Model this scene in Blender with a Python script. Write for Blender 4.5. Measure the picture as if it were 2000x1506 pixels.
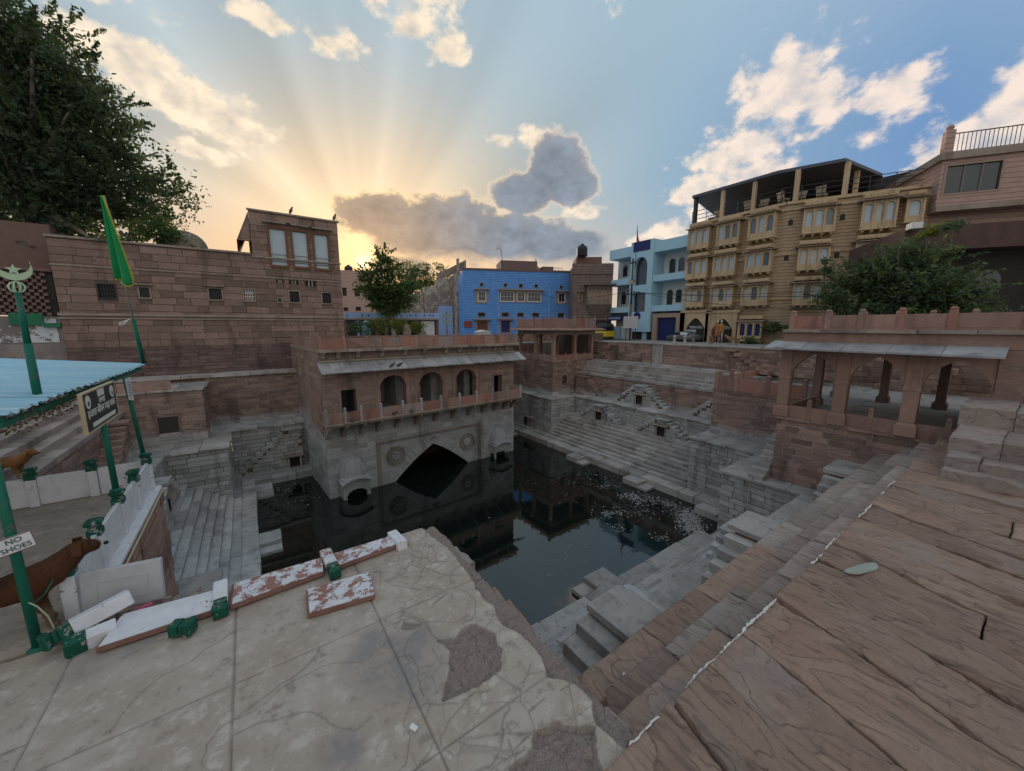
import bpy, bmesh, math, random
import numpy as np
from mathutils import Vector, Matrix, Euler

# ------------------------------------------------------------------ reset
for o in list(bpy.data.objects):
    bpy.data.objects.remove(o)
SC = bpy.context.scene
COL = SC.collection
rad = math.radians
random.seed(7)
RNG = np.random.default_rng(11)

# ------------------------------------------------------------------ camera
# metres; the water is z = 0, +X and +Y run along the sides of the stepwell
CAM_Z, PITCH, HEAD, FOC = 8.5, rad(9.0), rad(35.1), 730.0
cam = bpy.data.cameras.new('camera')
cam.sensor_width = 36.0
cam.lens = FOC / 2000.0 * 36.0
cam.clip_start = 0.05
cam.clip_end = 3000.0
cam_o = bpy.data.objects.new('camera', cam)
COL.objects.link(cam_o)
cam_o.location = (0, 0, CAM_Z)
cam_o.rotation_euler = (rad(90) - PITCH, 0, -HEAD)
SC.camera = cam_o

# ------------------------------------------------------------------ sky
SUN_AZ, SUN_EL = rad(14.4), rad(8.5)      # azimuth from +Y towards +X
SUN_DIR = Vector((math.sin(SUN_AZ) * math.cos(SUN_EL), math.cos(SUN_AZ) * math.cos(SUN_EL), math.sin(SUN_EL)))
world = bpy.data.worlds.new('World')
SC.world = world
world.use_nodes = True
WT = world.node_tree
WT.nodes.clear()


class Net:
    """small helper that writes node maths"""
    def __init__(s, tree):
        s.t = tree

    def node(s, typ, **kw):
        n = s.t.nodes.new(typ)
        for k, v in kw.items():
            setattr(n, k, v)
        return n

    def put(s, sock, v):
        if isinstance(v, bpy.types.NodeSocket):
            s.t.links.new(v, sock)
        elif v is not None:
            sock.default_value = v

    def m(s, op, a, b=None, c=None, clamp=False):
        n = s.node('ShaderNodeMath', operation=op, use_clamp=clamp)
        s.put(n.inputs[0], a); s.put(n.inputs[1], b); s.put(n.inputs[2], c)
        return n.outputs[0]

    def vm(s, op, a, b=None):
        n = s.node('ShaderNodeVectorMath', operation=op)
        s.put(n.inputs[0], a)
        if op == 'SCALE':
            s.put(n.inputs['Scale'], b)
        elif b is not None:
            s.put(n.inputs[1], b)
        return n.outputs['Value'] if op in ('DOT_PRODUCT', 'LENGTH') else n.outputs[0]

    def mix(s, f, a, b, blend='MIX'):
        n = s.node('ShaderNodeMix', data_type='RGBA', blend_type=blend)
        n.clamp_factor = True
        s.put(n.inputs[0], f)
        for i, v in ((6, a), (7, b)):
            if isinstance(v, (tuple, list)) and len(v) == 3:
                v = (*v, 1)
            s.put(n.inputs[i], v)
        return n.outputs[2]

    def smooth(s, x, a, b):
        n = s.node('ShaderNodeMapRange', interpolation_type='SMOOTHSTEP')
        s.put(n.inputs[0], x); n.inputs[1].default_value = a; n.inputs[2].default_value = b
        return n.outputs[0]

    def lin(s, x, a, b, c=0.0, d=1.0):
        n = s.node('ShaderNodeMapRange')
        s.put(n.inputs[0], x)
        for i, v in ((1, a), (2, b), (3, c), (4, d)):
            n.inputs[i].default_value = v
        return n.outputs[0]

    def noise(s, vec, scale, detail=4.0, rough=0.5, dist=0.0, dim='3D', w=None, col=False, lac=2.0):
        n = s.node('ShaderNodeTexNoise', noise_dimensions=dim)
        if vec is not None:
            s.put(n.inputs['Vector'], vec)
        if w is not None:
            s.put(n.inputs['W'], w)
        n.inputs['Scale'].default_value = scale
        n.inputs['Detail'].default_value = detail
        n.inputs['Roughness'].default_value = rough
        n.inputs['Lacunarity'].default_value = lac
        n.inputs['Distortion'].default_value = dist
        return n.outputs['Color'] if col else n.outputs['Fac']


def build_sky():
    n = Net(WT)
    tc = n.node('ShaderNodeTexCoord')
    d = tc.outputs['Generated']
    sep = n.node('ShaderNodeSeparateXYZ'); n.put(sep.inputs[0], d)
    el = n.m('MULTIPLY', n.m('ARCSINE', sep.outputs[2]), 57.2958)
    az = n.m('MULTIPLY', n.m('ARCTAN2', sep.outputs[0], sep.outputs[1]), 57.2958)
    cmb = n.node('ShaderNodeCombineXYZ'); n.put(cmb.inputs[0], az); n.put(cmb.inputs[1], el)
    ae = cmb.outputs[0]                                   # (azimuth, elevation, 0) in degrees
    sky = n.node('ShaderNodeTexSky', sky_type='NISHITA')
    sky.sun_disc = False
    sky.sun_elevation = SUN_EL
    sky.sun_rotation = SUN_AZ
    sky.altitude = 230
    sky.air_density = 1.0
    sky.dust_density = 1.6
    sky.ozone_density = 1.2
    ang = n.m('MULTIPLY', n.m('ARCCOSINE', n.vm('DOT_PRODUCT', d, tuple(SUN_DIR * .99999))), 57.2958)
    base = n.mix(1.0, sky.outputs[0], SKY_TINT, 'MULTIPLY')
    # thin evening veil of high haze, brightened out of view to light the ground
    ramp = n.node('ShaderNodeValToRGB'); n.put(ramp.inputs[0], n.m('MULTIPLY', ang, 1 / 100.0))
    cr = ramp.color_ramp
    cr.elements[0].position, cr.elements[1].position = VEIL[0][0], VEIL[-1][0]
    for p, c in VEIL[1:-1]:
        cr.elements.new(p)
    for e, (p, c) in zip(cr.elements, VEIL):
        e.color = (*[x * .1 for x in c], 1)
    veil = n.vm('SCALE', ramp.outputs[0], 10.0)
    base = n.mix(VEIL_MIX, base, veil)
    # warm band along the horizon under the sun, paler away from it
    low = n.m('MULTIPLY', n.smooth(el, 19, 2), n.smooth(ang, 64, 4))
    base = n.mix(n.m('MULTIPLY', low, .85), base, WARM_LOW)
    lowf = n.m('MULTIPLY', n.smooth(el, 15, 0), n.smooth(ang, 25, 60))
    base = n.mix(n.m('MULTIPLY', lowf, .7), base, LOW_FAR)
    base = n.mix(n.m('MULTIPLY', n.smooth(el, 17, 38), .62), base, HIGH_SKY)
    # crepuscular rays fanning out from the sun
    phi = n.m('ARCTAN2', n.m('SUBTRACT', az, math.degrees(SUN_AZ)), n.m('SUBTRACT', el, math.degrees(SUN_EL)))
    ray = n.noise(None, 2.0, 2.2, .45, 0, '1D', w=n.m('ADD', phi, RAY_SEED))
    rmask = n.m('MULTIPLY', n.smooth(ang, 4, 13), n.m('MULTIPLY', n.smooth(ang, 50, 26), n.smooth(el, 10, 17)))
    rmul = n.m('MULTIPLY_ADD', n.m('MULTIPLY', n.m('SUBTRACT', ray, .52), RAY_AMP), rmask, 1.0)
    base = n.vm('SCALE', base, rmul)
    # cloud masses: placed ellipses broken up by noise
    st = n.node('ShaderNodeVectorMath', operation='MULTIPLY'); n.put(st.inputs[0], d); st.inputs[1].default_value = (1, 1, 1.45)
    v = st.outputs[0]
    big = n.noise(v, 7.0, 2, .5)
    fine = n.noise(v, 19.0, 6, .60, .0)
    d2 = n.vm('ADD', v, tuple(SUN_DIR * .03))
    fine2 = n.noise(d2, 19.0, 3, .55, .0)
    nz = n.m('MULTIPLY_ADD', n.m('SUBTRACT', fine, .5), 2.5, n.m('MULTIPLY', n.m('SUBTRACT', big, .5), 1.6))

    def union(bl):
        r = None
        for a, e, sa, se in bl:
            q = n.node('ShaderNodeVectorMath', operation='MULTIPLY_ADD')
            n.put(q.inputs[0], ae); q.inputs[1].default_value = (1 / sa, 1 / se, 0); q.inputs[2].default_value = (-a / sa, -e / se, 0)
            l = n.vm('LENGTH', q.outputs[0])
            r = l if r is None else n.m('MINIMUM', r, l)
        return n.m('SUBTRACT', 1.0, r)
    W0 = union(WHITE)
    # away from the view the same broken cumulus carries on all round
    rest = n.m('MULTIPLY', n.m('SUBTRACT', n.noise(v, 2.2, 1, .5), .50), 3.2)
    away = n.m('MULTIPLY', n.smooth(n.vm('DOT_PRODUCT', d, (math.sin(HEAD), math.cos(HEAD), 0.0)), .38, .05), n.smooth(el, 4, 16))
    W0 = n.m('MAXIMUM', W0, n.m('MULTIPLY_ADD', away, n.m('ADD', rest, 1.3), -1.3))
    W = n.m('ADD', W0, n.m('SUBTRACT', nz, -.02))
    K = n.m('MULTIPLY_ADD', nz, .6, n.m('MULTIPLY_ADD', union(GREY), 1.45, .04))
    wd = n.smooth(W, 0.0, .62)
    facing = n.m('MULTIPLY_ADD', n.m('SUBTRACT', fine, fine2), 2.6, n.m('MULTIPLY_ADD', W, -.22, .84), clamp=True)
    lit = n.mix(n.smooth(ang, 8, 62), CL_LIT_NEAR, CL_LIT_FAR)
    sh = n.mix(n.smooth(ang, 12, 60), CL_SH_NEAR, CL_SH_FAR)
    colr = n.mix(n.m('MULTIPLY', wd, .94), base, n.mix(facing, sh, lit))
    # grey banks with a bright rim
    kd = n.smooth(n.m('DIVIDE', K, n.lin(el, 10, 15, .9, .3)), 0.0, 1.0)
    core = n.mix(n.smooth(ang, 3, 22), GREY_NEAR, GREY_FAR)
    core = n.vm('SCALE', core, n.m('MULTIPLY_ADD', fine, .35, n.m('MULTIPLY_ADD', n.m('SUBTRACT', fine, fine2), .7, .82)))
    rim = n.mix(n.smooth(ang, 5, 34), RIM_NEAR, RIM_FAR)
    up = n.m('MULTIPLY', n.m('MULTIPLY_ADD', n.smooth(K, .42, .05), .7, n.m('MULTIPLY', n.smooth(K, .8, .1), .12)), n.m('MAXIMUM', n.smooth(el, 12.0, 15.5), n.smooth(ang, 8, 4)))
    colr = n.mix(n.m('MULTIPLY', kd, .95), colr, n.mix(up, core, rim))
    # glow round the sun, which itself just shows through a gap near the horizon
    glow = n.m('MULTIPLY', n.m('EXPONENT', n.m('MULTIPLY', ang, -.2)), n.m('MULTIPLY_ADD', kd, -.6, 1.0))
    colr = n.vm('ADD', colr, n.vm('SCALE', GLOW_C, glow))
    colr = n.vm('ADD', colr, n.vm('SCALE', (1.0, .86, .5), n.m('MULTIPLY', n.m('POWER', n.smooth(ang, 2.2, .15), 2.0), SUN_SPOT)))
    bg = n.node('ShaderNodeBackground')
    n.put(bg.inputs[0], colr)
    bg.inputs[1].default_value = SKY_STRENGTH
    out = n.node('ShaderNodeOutputWorld')
    n.put(out.inputs[0], bg.outputs[0])


# colours below are radiance; SKY_STRENGTH scales them
SKY_STRENGTH = 0.082
SKY_TINT = (.62, .66, .74)
VEIL_MIX = .78
VEIL = [(0.0, (6.4, 4.3, 2.2)), (.14, (5.9, 4.6, 3.0)), (.26, (3.8, 4.1, 3.9)), (.42, (2.4, 3.5, 4.4)), (.65, (1.3, 2.45, 4.5)), (.78, (2.1, 3.1, 4.6)), (.95, (5.6, 5.5, 5.2)), (1.0, (5.8, 5.7, 5.3))]  # last stops raised, beyond the view, to lift the ground light
WARM_LOW = (6.6, 3.6, 1.6)
LOW_FAR = (4.2, 3.9, 3.9)
CL_LIT_NEAR, CL_LIT_FAR = (7.8, 6.5, 4.7), (6.9, 5.8, 5.0)
CL_SH_NEAR, CL_SH_FAR = (4.4, 3.9, 3.3), (3.7, 3.7, 4.0)
GREY_NEAR, GREY_FAR = (3.0, 2.2, 1.6), (1.75, 2.05, 2.5)
RIM_NEAR, RIM_FAR = (9.5, 6.8, 3.3), (7.0, 5.6, 4.3)
GLOW_C = (3.6, 1.7, .4)
SUN_SPOT = 7.0
HIGH_SKY = (3.0, 4.0, 4.7)
RAY_SEED, RAY_AMP = 4.6, .75
# cloud masses as (azimuth, elevation, half width, half height) in degrees
WHITE = [(69, 25.5, 5.5, 5.0), (72, 23, 4.5, 4.0), (77, 22, 4.0, 4.0), (63, 20.5, 6.0, 2.6), (60, 17.2, 5.0, 2.2), (66, 16.5, 6.0, 3.0),
         (55, 10.5, 4.5, 2.6), (57.5, 12.5, 3.5, 2.6), (84, 16, 5.5, 3.2), (88, 18.5, 5, 3.4), (60.5, 14.2, 2.2, 1.6),
         (-3, 23, 6, 2.4), (1, 21.4, 4.5, 2.0), (-8, 25.5, 5, 2.0), (-14, 29, 8, 1.8), (-4, 34, 10, 2.0), (-2.5, 18.6, 3.5, 1.2),
         (5, 31.8, 4, 1.5), (2, 33.5, 3, 1.3), (21, 37, 7, 3.4), (26, 32.8, 3.6, 1.8), (22, 34.4, 4.0, 2.0), (12.5, 31.4, 4.4, 1.4), (47, 39, 4.5, 3.0),
         (37.8, 24.3, 3.6, 1.7), (34.2, 24.3, 2.4, 1.0), (45, 16, 3.2, 1.4)]
GREY = [(24, 13.4, 13, 5.0), (33, 12.4, 13, 4.0), (42, 11.2, 9, 2.6), (17.5, 14.6, 7, 3.6), (41, 21.0, 4.6, 4.2), (37, 18.2, 5.5, 3.0), (43, 18.8, 4.6, 2.8),
        (19, 8.0, 6.5, 2.2)]
build_sky()

# ------------------------------------------------------------------ sun lamp (veiled by cloud)
sun = bpy.data.lights.new('sun', 'SUN')
sun.energy = 1.0
sun.angle = rad(12)
sun.color = (1.0, .80, .58)
sun_o = bpy.data.objects.new('sun', sun)
COL.objects.link(sun_o)
sun_o.location = (0, 60, 60)
sun_o.rotation_euler = (-SUN_DIR).to_track_quat('-Z', 'Y').to_euler()

# ------------------------------------------------------------------ exposure
SC.view_settings.view_transform = 'Standard'
SC.view_settings.look = 'None'
SC.view_settings.gamma = 1.0
SC.view_settings.use_curve_mapping = False
SC.view_settings.exposure = 0.8
SC.render.engine = 'CYCLES'
SC.cycles.max_bounces = 5
SC.cycles.diffuse_bounces = 3
SC.cycles.glossy_bounces = 3
SC.cycles.transmission_bounces = 3
SC.cycles.use_denoising = True
world.cycles.sampling_method = 'MANUAL'
world.cycles.sample_map_resolution = 512

# ================================================================== helpers
def ray(x, y):
    """direction in the world of a point (x, y) of the 2000 x 1506 photograph"""
    u, v = x - 1000.0, y - 753.0
    f = FOC * math.cos(PITCH) - v * math.sin(PITCH)
    d = v * math.cos(PITCH) + FOC * math.sin(PITCH)
    s, c = math.sin(HEAD), math.cos(HEAD)
    return (f * s + u * c, f * c - u * s, -d)


def on_z(x, y, z):
    r = ray(x, y); t = (z - CAM_Z) / r[2]
    return Vector((r[0] * t, r[1] * t, z))


def on_x(x, y, X):
    r = ray(x, y); t = X / r[0]
    return Vector((X, r[1] * t, CAM_Z + r[2] * t))


def on_y(x, y, Y):
    r = ray(x, y); t = Y / r[1]
    return Vector((r[0] * t, Y, CAM_Z + r[2] * t))


def at_d(x, y, dist):
    """point at a horizontal distance from the viewpoint"""
    r = ray(x, y); t = dist / math.hypot(r[0], r[1])
    return Vector((r[0] * t, r[1] * t, CAM_Z + r[2] * t))


def tag(o, label=None, cat=None, group=None, kind=None):
    if label: o['label'] = label
    if cat: o['category'] = cat
    if group: o['group'] = group
    if kind: o['kind'] = kind
    return o


def thing(name, label, cat, loc=(0, 0, 0), rz=0.0, group=None):
    o = bpy.data.objects.new(name, None)
    o.empty_display_size = .3
    COL.objects.link(o)
    o.location = loc
    o.rotation_euler = (0, 0, rz)
    return tag(o, label, cat, group)


def mesh_obj(name, verts, faces, mat, parent=None, smooth=False):
    me = bpy.data.meshes.new(name)
    me.from_pydata([tuple(v) for v in verts], [], faces)
    if mat is not None:
        me.materials.append(mat)
    if smooth:
        me.polygons.foreach_set('use_smooth', [True] * len(me.polygons))
    me.update()
    o = bpy.data.objects.new(name, me)
    COL.objects.link(o)
    if parent is not None:
        o.parent = parent
    return o


def copy_tree(o, parent=None):
    c = o.copy()
    COL.objects.link(c)
    c.parent = parent
    for ch in list(o.children):
        copy_tree(ch, c)
    return c


class MB:
    def __init__(s):
        s.v, s.f = [], []

    def add(s, vs, fs, mtx=None):
        b = len(s.v)
        if mtx is not None:
            vs = [mtx @ Vector(v) for v in vs]
        s.v += [tuple(v) for v in vs]
        s.f += [tuple(b + i for i in f) for f in fs]
        return s

    def box(s, x0, x1, y0, y1, z0, z1, mtx=None):
        vs = [(x0, y0, z0), (x1, y0, z0), (x1, y1, z0), (x0, y1, z0), (x0, y0, z1), (x1, y0, z1), (x1, y1, z1), (x0, y1, z1)]
        fs = [(3, 2, 1, 0), (4, 5, 6, 7), (0, 1, 5, 4), (1, 2, 6, 5), (2, 3, 7, 6), (3, 0, 4, 7)]
        return s.add(vs, fs, mtx)

    def frustum(s, x0, x1, y0, y1, z0, z1, ix, iy, mtx=None):
        vs = [(x0, y0, z0), (x1, y0, z0), (x1, y1, z0), (x0, y1, z0), (x0 + ix, y0 + iy, z1), (x1 - ix, y0 + iy, z1), (x1 - ix, y1 - iy, z1), (x0 + ix, y1 - iy, z1)]
        fs = [(3, 2, 1, 0), (4, 5, 6, 7), (0, 1, 5, 4), (1, 2, 6, 5), (2, 3, 7, 6), (3, 0, 4, 7)]
        return s.add(vs, fs, mtx)

    def tube(s, p0, p1, r0, r1=None, n=10, caps=True):
        r1 = r0 if r1 is None else r1
        p0, p1 = Vector(p0), Vector(p1)
        d = (p1 - p0).normalized()
        a = d.orthogonal().normalized(); b = d.cross(a)
        vs = []
        for p, r in ((p0, r0), (p1, r1)):
            for i in range(n):
                t = 2 * math.pi * i / n
                vs.append(p + (a * math.cos(t) + b * math.sin(t)) * r)
        fs = [(i, (i + 1) % n, n + (i + 1) % n, n + i) for i in range(n)]
        if caps:
            fs += [tuple(range(n - 1, -1, -1)), tuple(range(n, 2 * n))]
        return s.add(vs, fs)

    def path(s, pts, rs, n=8):
        pts = [Vector(p) for p in pts]
        if not hasattr(rs, '__len__'):
            rs = [rs] * len(pts)
        vs, prev = [], None
        for i, p in enumerate(pts):
            d = (pts[min(i + 1, len(pts) - 1)] - pts[max(i - 1, 0)]).normalized()
            a = d.orthogonal().normalized() if prev is None else (prev - d * prev.dot(d)).normalized()
            prev = a
            b = d.cross(a)
            for k in range(n):
                t = 2 * math.pi * k / n
                vs.append(p + (a * math.cos(t) + b * math.sin(t)) * rs[i])
        fs = []
        for i in range(len(pts) - 1):
            for k in range(n):
                fs.append((i * n + k, i * n + (k + 1) % n, (i + 1) * n + (k + 1) % n, (i + 1) * n + k))
        m = len(pts)
        fs += [tuple(range(n - 1, -1, -1)), tuple(range((m - 1) * n, m * n))]
        return s.add(vs, fs)

    def lathe(s, prof, c=(0, 0, 0), n=20, mtx=None):
        vs = []
        for r, z in prof:
            for i in range(n):
                t = 2 * math.pi * i / n
                vs.append((c[0] + r * math.cos(t), c[1] + r * math.sin(t), c[2] + z))
        fs = []
        for j in range(len(prof) - 1):
            for i in range(n):
                fs.append((j * n + i, j * n + (i + 1) % n, (j + 1) * n + (i + 1) % n, (j + 1) * n + i))
        fs += [tuple(range(n - 1, -1, -1)), tuple(range((len(prof) - 1) * n, len(prof) * n))]
        return s.add(vs, fs, mtx)

    def slab(s, loops, y0, y1, mtx=None):
        """polygon with holes in the x-z plane, extruded from y0 to y1"""
        from mathutils.geometry import tessellate_polygon
        flat = [Vector((p[0], 0, p[1])) for l in loops for p in l]
        tris = tessellate_polygon([[Vector((p[0], p[1], 0)) for p in l] for l in loops])
        m = len(flat)
        vs = [(p.x, y0, p.z) for p in flat] + [(p.x, y1, p.z) for p in flat]
        fs = []
        for t in tris:
            a, b, c = (flat[i] for i in t)
            ccw = (b.x - a.x) * (c.z - a.z) - (b.z - a.z) * (c.x - a.x) > 0
            t = tuple(t) if ccw else (t[0], t[2], t[1])
            fs.append(t)                                           # front faces -y
            fs.append((m + t[0], m + t[2], m + t[1]))
        o = 0
        for k, l in enumerate(loops):
            n = len(l)
            ar = sum(l[i][0] * l[(i + 1) % n][1] - l[(i + 1) % n][0] * l[i][1] for i in range(n))
            for i in range(n):
                a, b = o + i, o + (i + 1) % n
                q = (b, a, m + a, m + b)
                if (ar < 0) != (k > 0):
                    q = q[::-1]
                fs.append(q)
            o += n
        return s.add(vs, fs, mtx)

    def build(s, name, mat, parent=None, smooth=False):
        return mesh_obj(name, s.v, s.f, mat, parent, smooth)


def bevelled(o, w=.01, seg=1):
    m = o.modifiers.new('bevel', 'BEVEL')
    m.width = w; m.segments = seg; m.limit_method = 'ANGLE'
    return o


# ------------------------------------------------------------------ numpy noise
_P = RNG.random((256, 256))


def vnoise(x, y, seed=0):
    x = np.asarray(x, float) + seed * 17.31; y = np.asarray(y, float) + seed * 9.73
    xi, yi = np.floor(x).astype(int), np.floor(y).astype(int)
    fx, fy = x - xi, y - yi
    fx = fx * fx * (3 - 2 * fx); fy = fy * fy * (3 - 2 * fy)
    a = _P[yi % 256, xi % 256]; b = _P[yi % 256, (xi + 1) % 256]
    c = _P[(yi + 1) % 256, xi % 256]; d = _P[(yi + 1) % 256, (xi + 1) % 256]
    return (a * (1 - fx) + b * fx) * (1 - fy) + (c * (1 - fx) + d * fx) * fy - .5


def fbm(x, y, o=4, seed=0, g=.5):
    r, a, f = 0, 1, 1
    for i in range(o):
        r = r + a * vnoise(x * f, y * f, seed + i * 3)
        a *= g; f *= 2.03
    return r


# ================================================================== materials
def new_mat(name):
    m = bpy.data.materials.new(name)
    m.use_nodes = True
    t = m.node_tree
    t.nodes.clear()
    n = Net(t)
    out = n.node('ShaderNodeOutputMaterial')
    b = n.node('ShaderNodeBsdfPrincipled')
    t.links.new(b.outputs[0], out.inputs[0])
    return m, n, b


def pos(n, rnd=True):
    g = n.node('ShaderNodeNewGeometry')
    p = g.outputs['Position']
    if not rnd:
        return p, None
    oi = n.node('ShaderNodeObjectInfo')
    r = oi.outputs['Random']
    return n.vm('ADD', p, n.vm('SCALE', (37.0, 53.0, 29.0), r)), r


def bump(n, b, h, strength=.5, dist=.02):
    k = n.node('ShaderNodeBump')
    k.inputs['Strength'].default_value = strength
    k.inputs['Distance'].default_value = dist
    n.put(k.inputs['Height'], h)
    n.put(b.inputs['Normal'], k.outputs[0])


def stone(name, c1, c2, c3, scale=3.0, rough=.9, bs=.5, bd=.02, vary=.35, band=None, strata=1.0, spec=.25):
    """weathered stone; band = (z0, z1, a, b, c): colours below that height (old water and salt marks)"""
    m, n, b = new_mat(name)
    v, r = pos(n)
    sc = n.node('ShaderNodeVectorMath', operation='MULTIPLY'); n.put(sc.inputs[0], v); sc.inputs[1].default_value = (1, 1, strata)
    big = n.noise(sc.outputs[0], scale * .45, 3, .55)
    fine = n.noise(sc.outputs[0], scale * 3.1, 5, .62)
    def pal(a, c, d):
        x = n.mix(n.smooth(big, .34, .66), a, c)
        return n.mix(n.smooth(fine, .52, .74), x, d)
    col = pal(c1, c2, c3)
    if band:
        z0, z1, a, c, d = band
        g = n.node('ShaderNodeNewGeometry')
        sp = n.node('ShaderNodeSeparateXYZ'); n.put(sp.inputs[0], g.outputs['Position'])
        zz = n.m('MULTIPLY_ADD', n.m('SUBTRACT', n.noise(g.outputs['Position'], .9, 3, .6), .5), 1.1, sp.outputs[2])
        col = n.mix(n.smooth(zz, z0, z1), pal(a, c, d), col)
    # damp streaks and soot run down the faces
    gs = n.node('ShaderNodeNewGeometry')
    ss_ = n.node('ShaderNodeVectorMath', operation='MULTIPLY'); n.put(ss_.inputs[0], gs.outputs['Position']); ss_.inputs[1].default_value = (1.1, 1.1, .22)
    stn = n.smooth(n.noise(ss_.outputs[0], 1.3, 4, .62), .50, .72)
    col = n.vm('SCALE', col, n.m('MULTIPLY', n.m('MULTIPLY_ADD', stn, -.42, 1.06), n.m('MULTIPLY_ADD', r, vary, 1 - vary * .5)))
    n.put(b.inputs['Base Color'], col)
    b.inputs['Roughness'].default_value = rough
    b.inputs['Specular IOR Level'].default_value = spec
    bump(n, b, n.m('MULTIPLY_ADD', fine, .7, n.m('MULTIPLY', big, .6)), bs, bd)
    return m


def plain(name, c, rough=.6, var=.12, scale=6, metal=0.0, bs=.15, spec=.3, bd=.01):
    m, n, b = new_mat(name)
    v, r = pos(n)
    nz = n.noise(v, scale, 4, .6)
    col = n.vm('SCALE', (*c,), n.m('MULTIPLY_ADD', nz, var * 4, 1 - var * 2))
    n.put(b.inputs['Base Color'], col)
    b.inputs['Roughness'].default_value = rough
    b.inputs['Metallic'].default_value = metal
    b.inputs['Specular IOR Level'].default_value = spec
    if bs:
        bump(n, b, nz, bs, bd)
    return m


def paint_worn(name, paint, under, amount=.5, scale=5, rough=.7):
    """paint flaking off what is below it"""
    m, n, b = new_mat(name)
    v, r = pos(n)
    a = n.noise(v, scale, 5, .68)
    f = n.noise(v, scale * 7, 3, .6)
    k = n.smooth(n.m('MULTIPLY_ADD', f, .35, a), amount, amount + .05)
    dirt = n.noise(v, scale * 1.7, 4, .6)
    col = n.mix(k, n.vm('SCALE', paint, n.m('MULTIPLY_ADD', dirt, .5, .75)), n.vm('SCALE', under, n.m('MULTIPLY_ADD', f, .8, .6)))
    n.put(b.inputs['Base Color'], col)
    b.inputs['Roughness'].default_value = rough
    b.inputs['Specular IOR Level'].default_value = .2
    bump(n, b, n.m('MULTIPLY_ADD', k, -.8, n.m('MULTIPLY', f, .4)), .5, .006)
    return m


def glass(name, c, rough=.08):
    m, n, b = new_mat(name)
    b.inputs['Base Color'].default_value = (*c, 1)
    b.inputs['Roughness'].default_value = rough
    b.inputs['Specular IOR Level'].default_value = .8
    return m


def leaf_mat(name, c1, c2, c3):
    m, n, b = new_mat(name)
    g = n.node('ShaderNodeNewGeometry')
    nz = n.noise(g.outputs['Position'], 1.3, 2, .5)
    col = n.mix(n.smooth(nz, .38, .62), c1, c2)
    col = n.mix(n.smooth(g.outputs['Random Per Island'], .75, 1.0), col, c3)
    n.put(b.inputs['Base Color'], col)
    b.inputs['Roughness'].default_value = .55
    b.inputs['Specular IOR Level'].default_value = .35
    t = n.node('ShaderNodeBsdfTranslucent'); n.put(t.inputs[0], n.vm('MULTIPLY', n.vm('SCALE', col, 1.8), (1.25, 1.1, .6)))
    mx = n.node('ShaderNodeMixShader'); mx.inputs[0].default_value = .38
    out = [x for x in n.t.nodes if x.type == 'OUTPUT_MATERIAL'][0]
    n.t.links.new(b.outputs[0], mx.inputs[1]); n.t.links.new(t.outputs[0], mx.inputs[2]); n.t.links.new(mx.outputs[0], out.inputs[0])
    return m


GREY3 = ((.335, .33, .322), (.415, .41, .40), (.23, .226, .22))
MAT = {}
MAT['red'] = stone('red_sandstone', (0.296, 0.189, 0.152), (0.229, 0.151, 0.126), (0.381, 0.279, 0.227), 2.2, bs=.9, bd=.03, strata=3.5, vary=.6)
MAT['well'] = stone('banded_well_stone', (0.281, 0.184, 0.151), (0.221, 0.153, 0.127), (0.362, 0.268, 0.221), 2.2, bs=.9, bd=.03, strata=3.5, vary=.5,
                    band=(3.2, 3.75, *GREY3))
MAT['grey'] = stone('grey_weathered_stone', *GREY3, 2.0, bs=.9, bd=.03, strata=3.5, vary=.42)
MAT['warmgrey'] = stone('warm_grey_step_stone', (.315, .285, .265), (.375, .35, .33), (.215, .19, .178), 2.0, bs=.9, bd=.03, strata=2, vary=.4)
MAT['temple'] = stone('temple_stone', (0.272, 0.193, 0.163), (0.232, 0.168, 0.143), (0.353, 0.273, 0.228), 2.2, bs=.8, bd=.025, strata=3.5, vary=.4,
                      band=(3.3, 4.3, *GREY3))
MAT['voussoir'] = stone('pale_wedge_stone', *GREY3, 2.2, bs=.8, bd=.025, strata=1.5, vary=.14)
MAT['mortar'] = stone('pale_mortar', (.44, .41, .395), (.36, .33, .32), (.5, .48, .465), 5, bs=.5, vary=.1)
MAT['darkmortar'] = stone('dark_mortar', (0.175, 0.123, 0.098), (0.141, 0.104, 0.086), (0.217, 0.164, 0.128), 5, bs=.5, vary=.1)
MAT['cornice'] = stone('weathered_cornice_stone', (0.27, 0.214, 0.172), (0.322, 0.269, 0.221), (0.184, 0.144, 0.116), 3, bs=.7, vary=.2)
MAT['rail'] = stone('pink_sandstone_panel', (0.334, 0.205, 0.162), (0.285, 0.179, 0.146), (0.368, 0.254, 0.205), 1.6, bs=.3, vary=.3)
MAT['rail2'] = stone('deep_red_sandstone_panel', (.34, .17, .13), (.30, .155, .125), (.36, .21, .17), 1.6, bs=.4, vary=.3)
MAT['rail3'] = stone('dull_grey_pink_panel', (.31, .24, .215), (.27, .21, .19), (.35, .28, .25), 1.6, bs=.4, vary=.3)
MAT['eave'] = stone('grey_eave_stone', (.30, .295, .30), (.36, .355, .36), (.24, .235, .235), 2, bs=.5, vary=.3)
MAT['dark'] = plain('deep_shade_fill', (.05, .045, .042), .95, bs=0)  # near-black colour stands in for shade inside recesses and openings
MAT['oldblock'] = stone('house_stone_block', (0.255, 0.169, 0.137), (0.21, 0.143, 0.118), (0.319, 0.238, 0.19), 1.4, bs=.8, bd=.03, strata=2.5, vary=.5)
MAT['hotel'] = None

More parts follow.
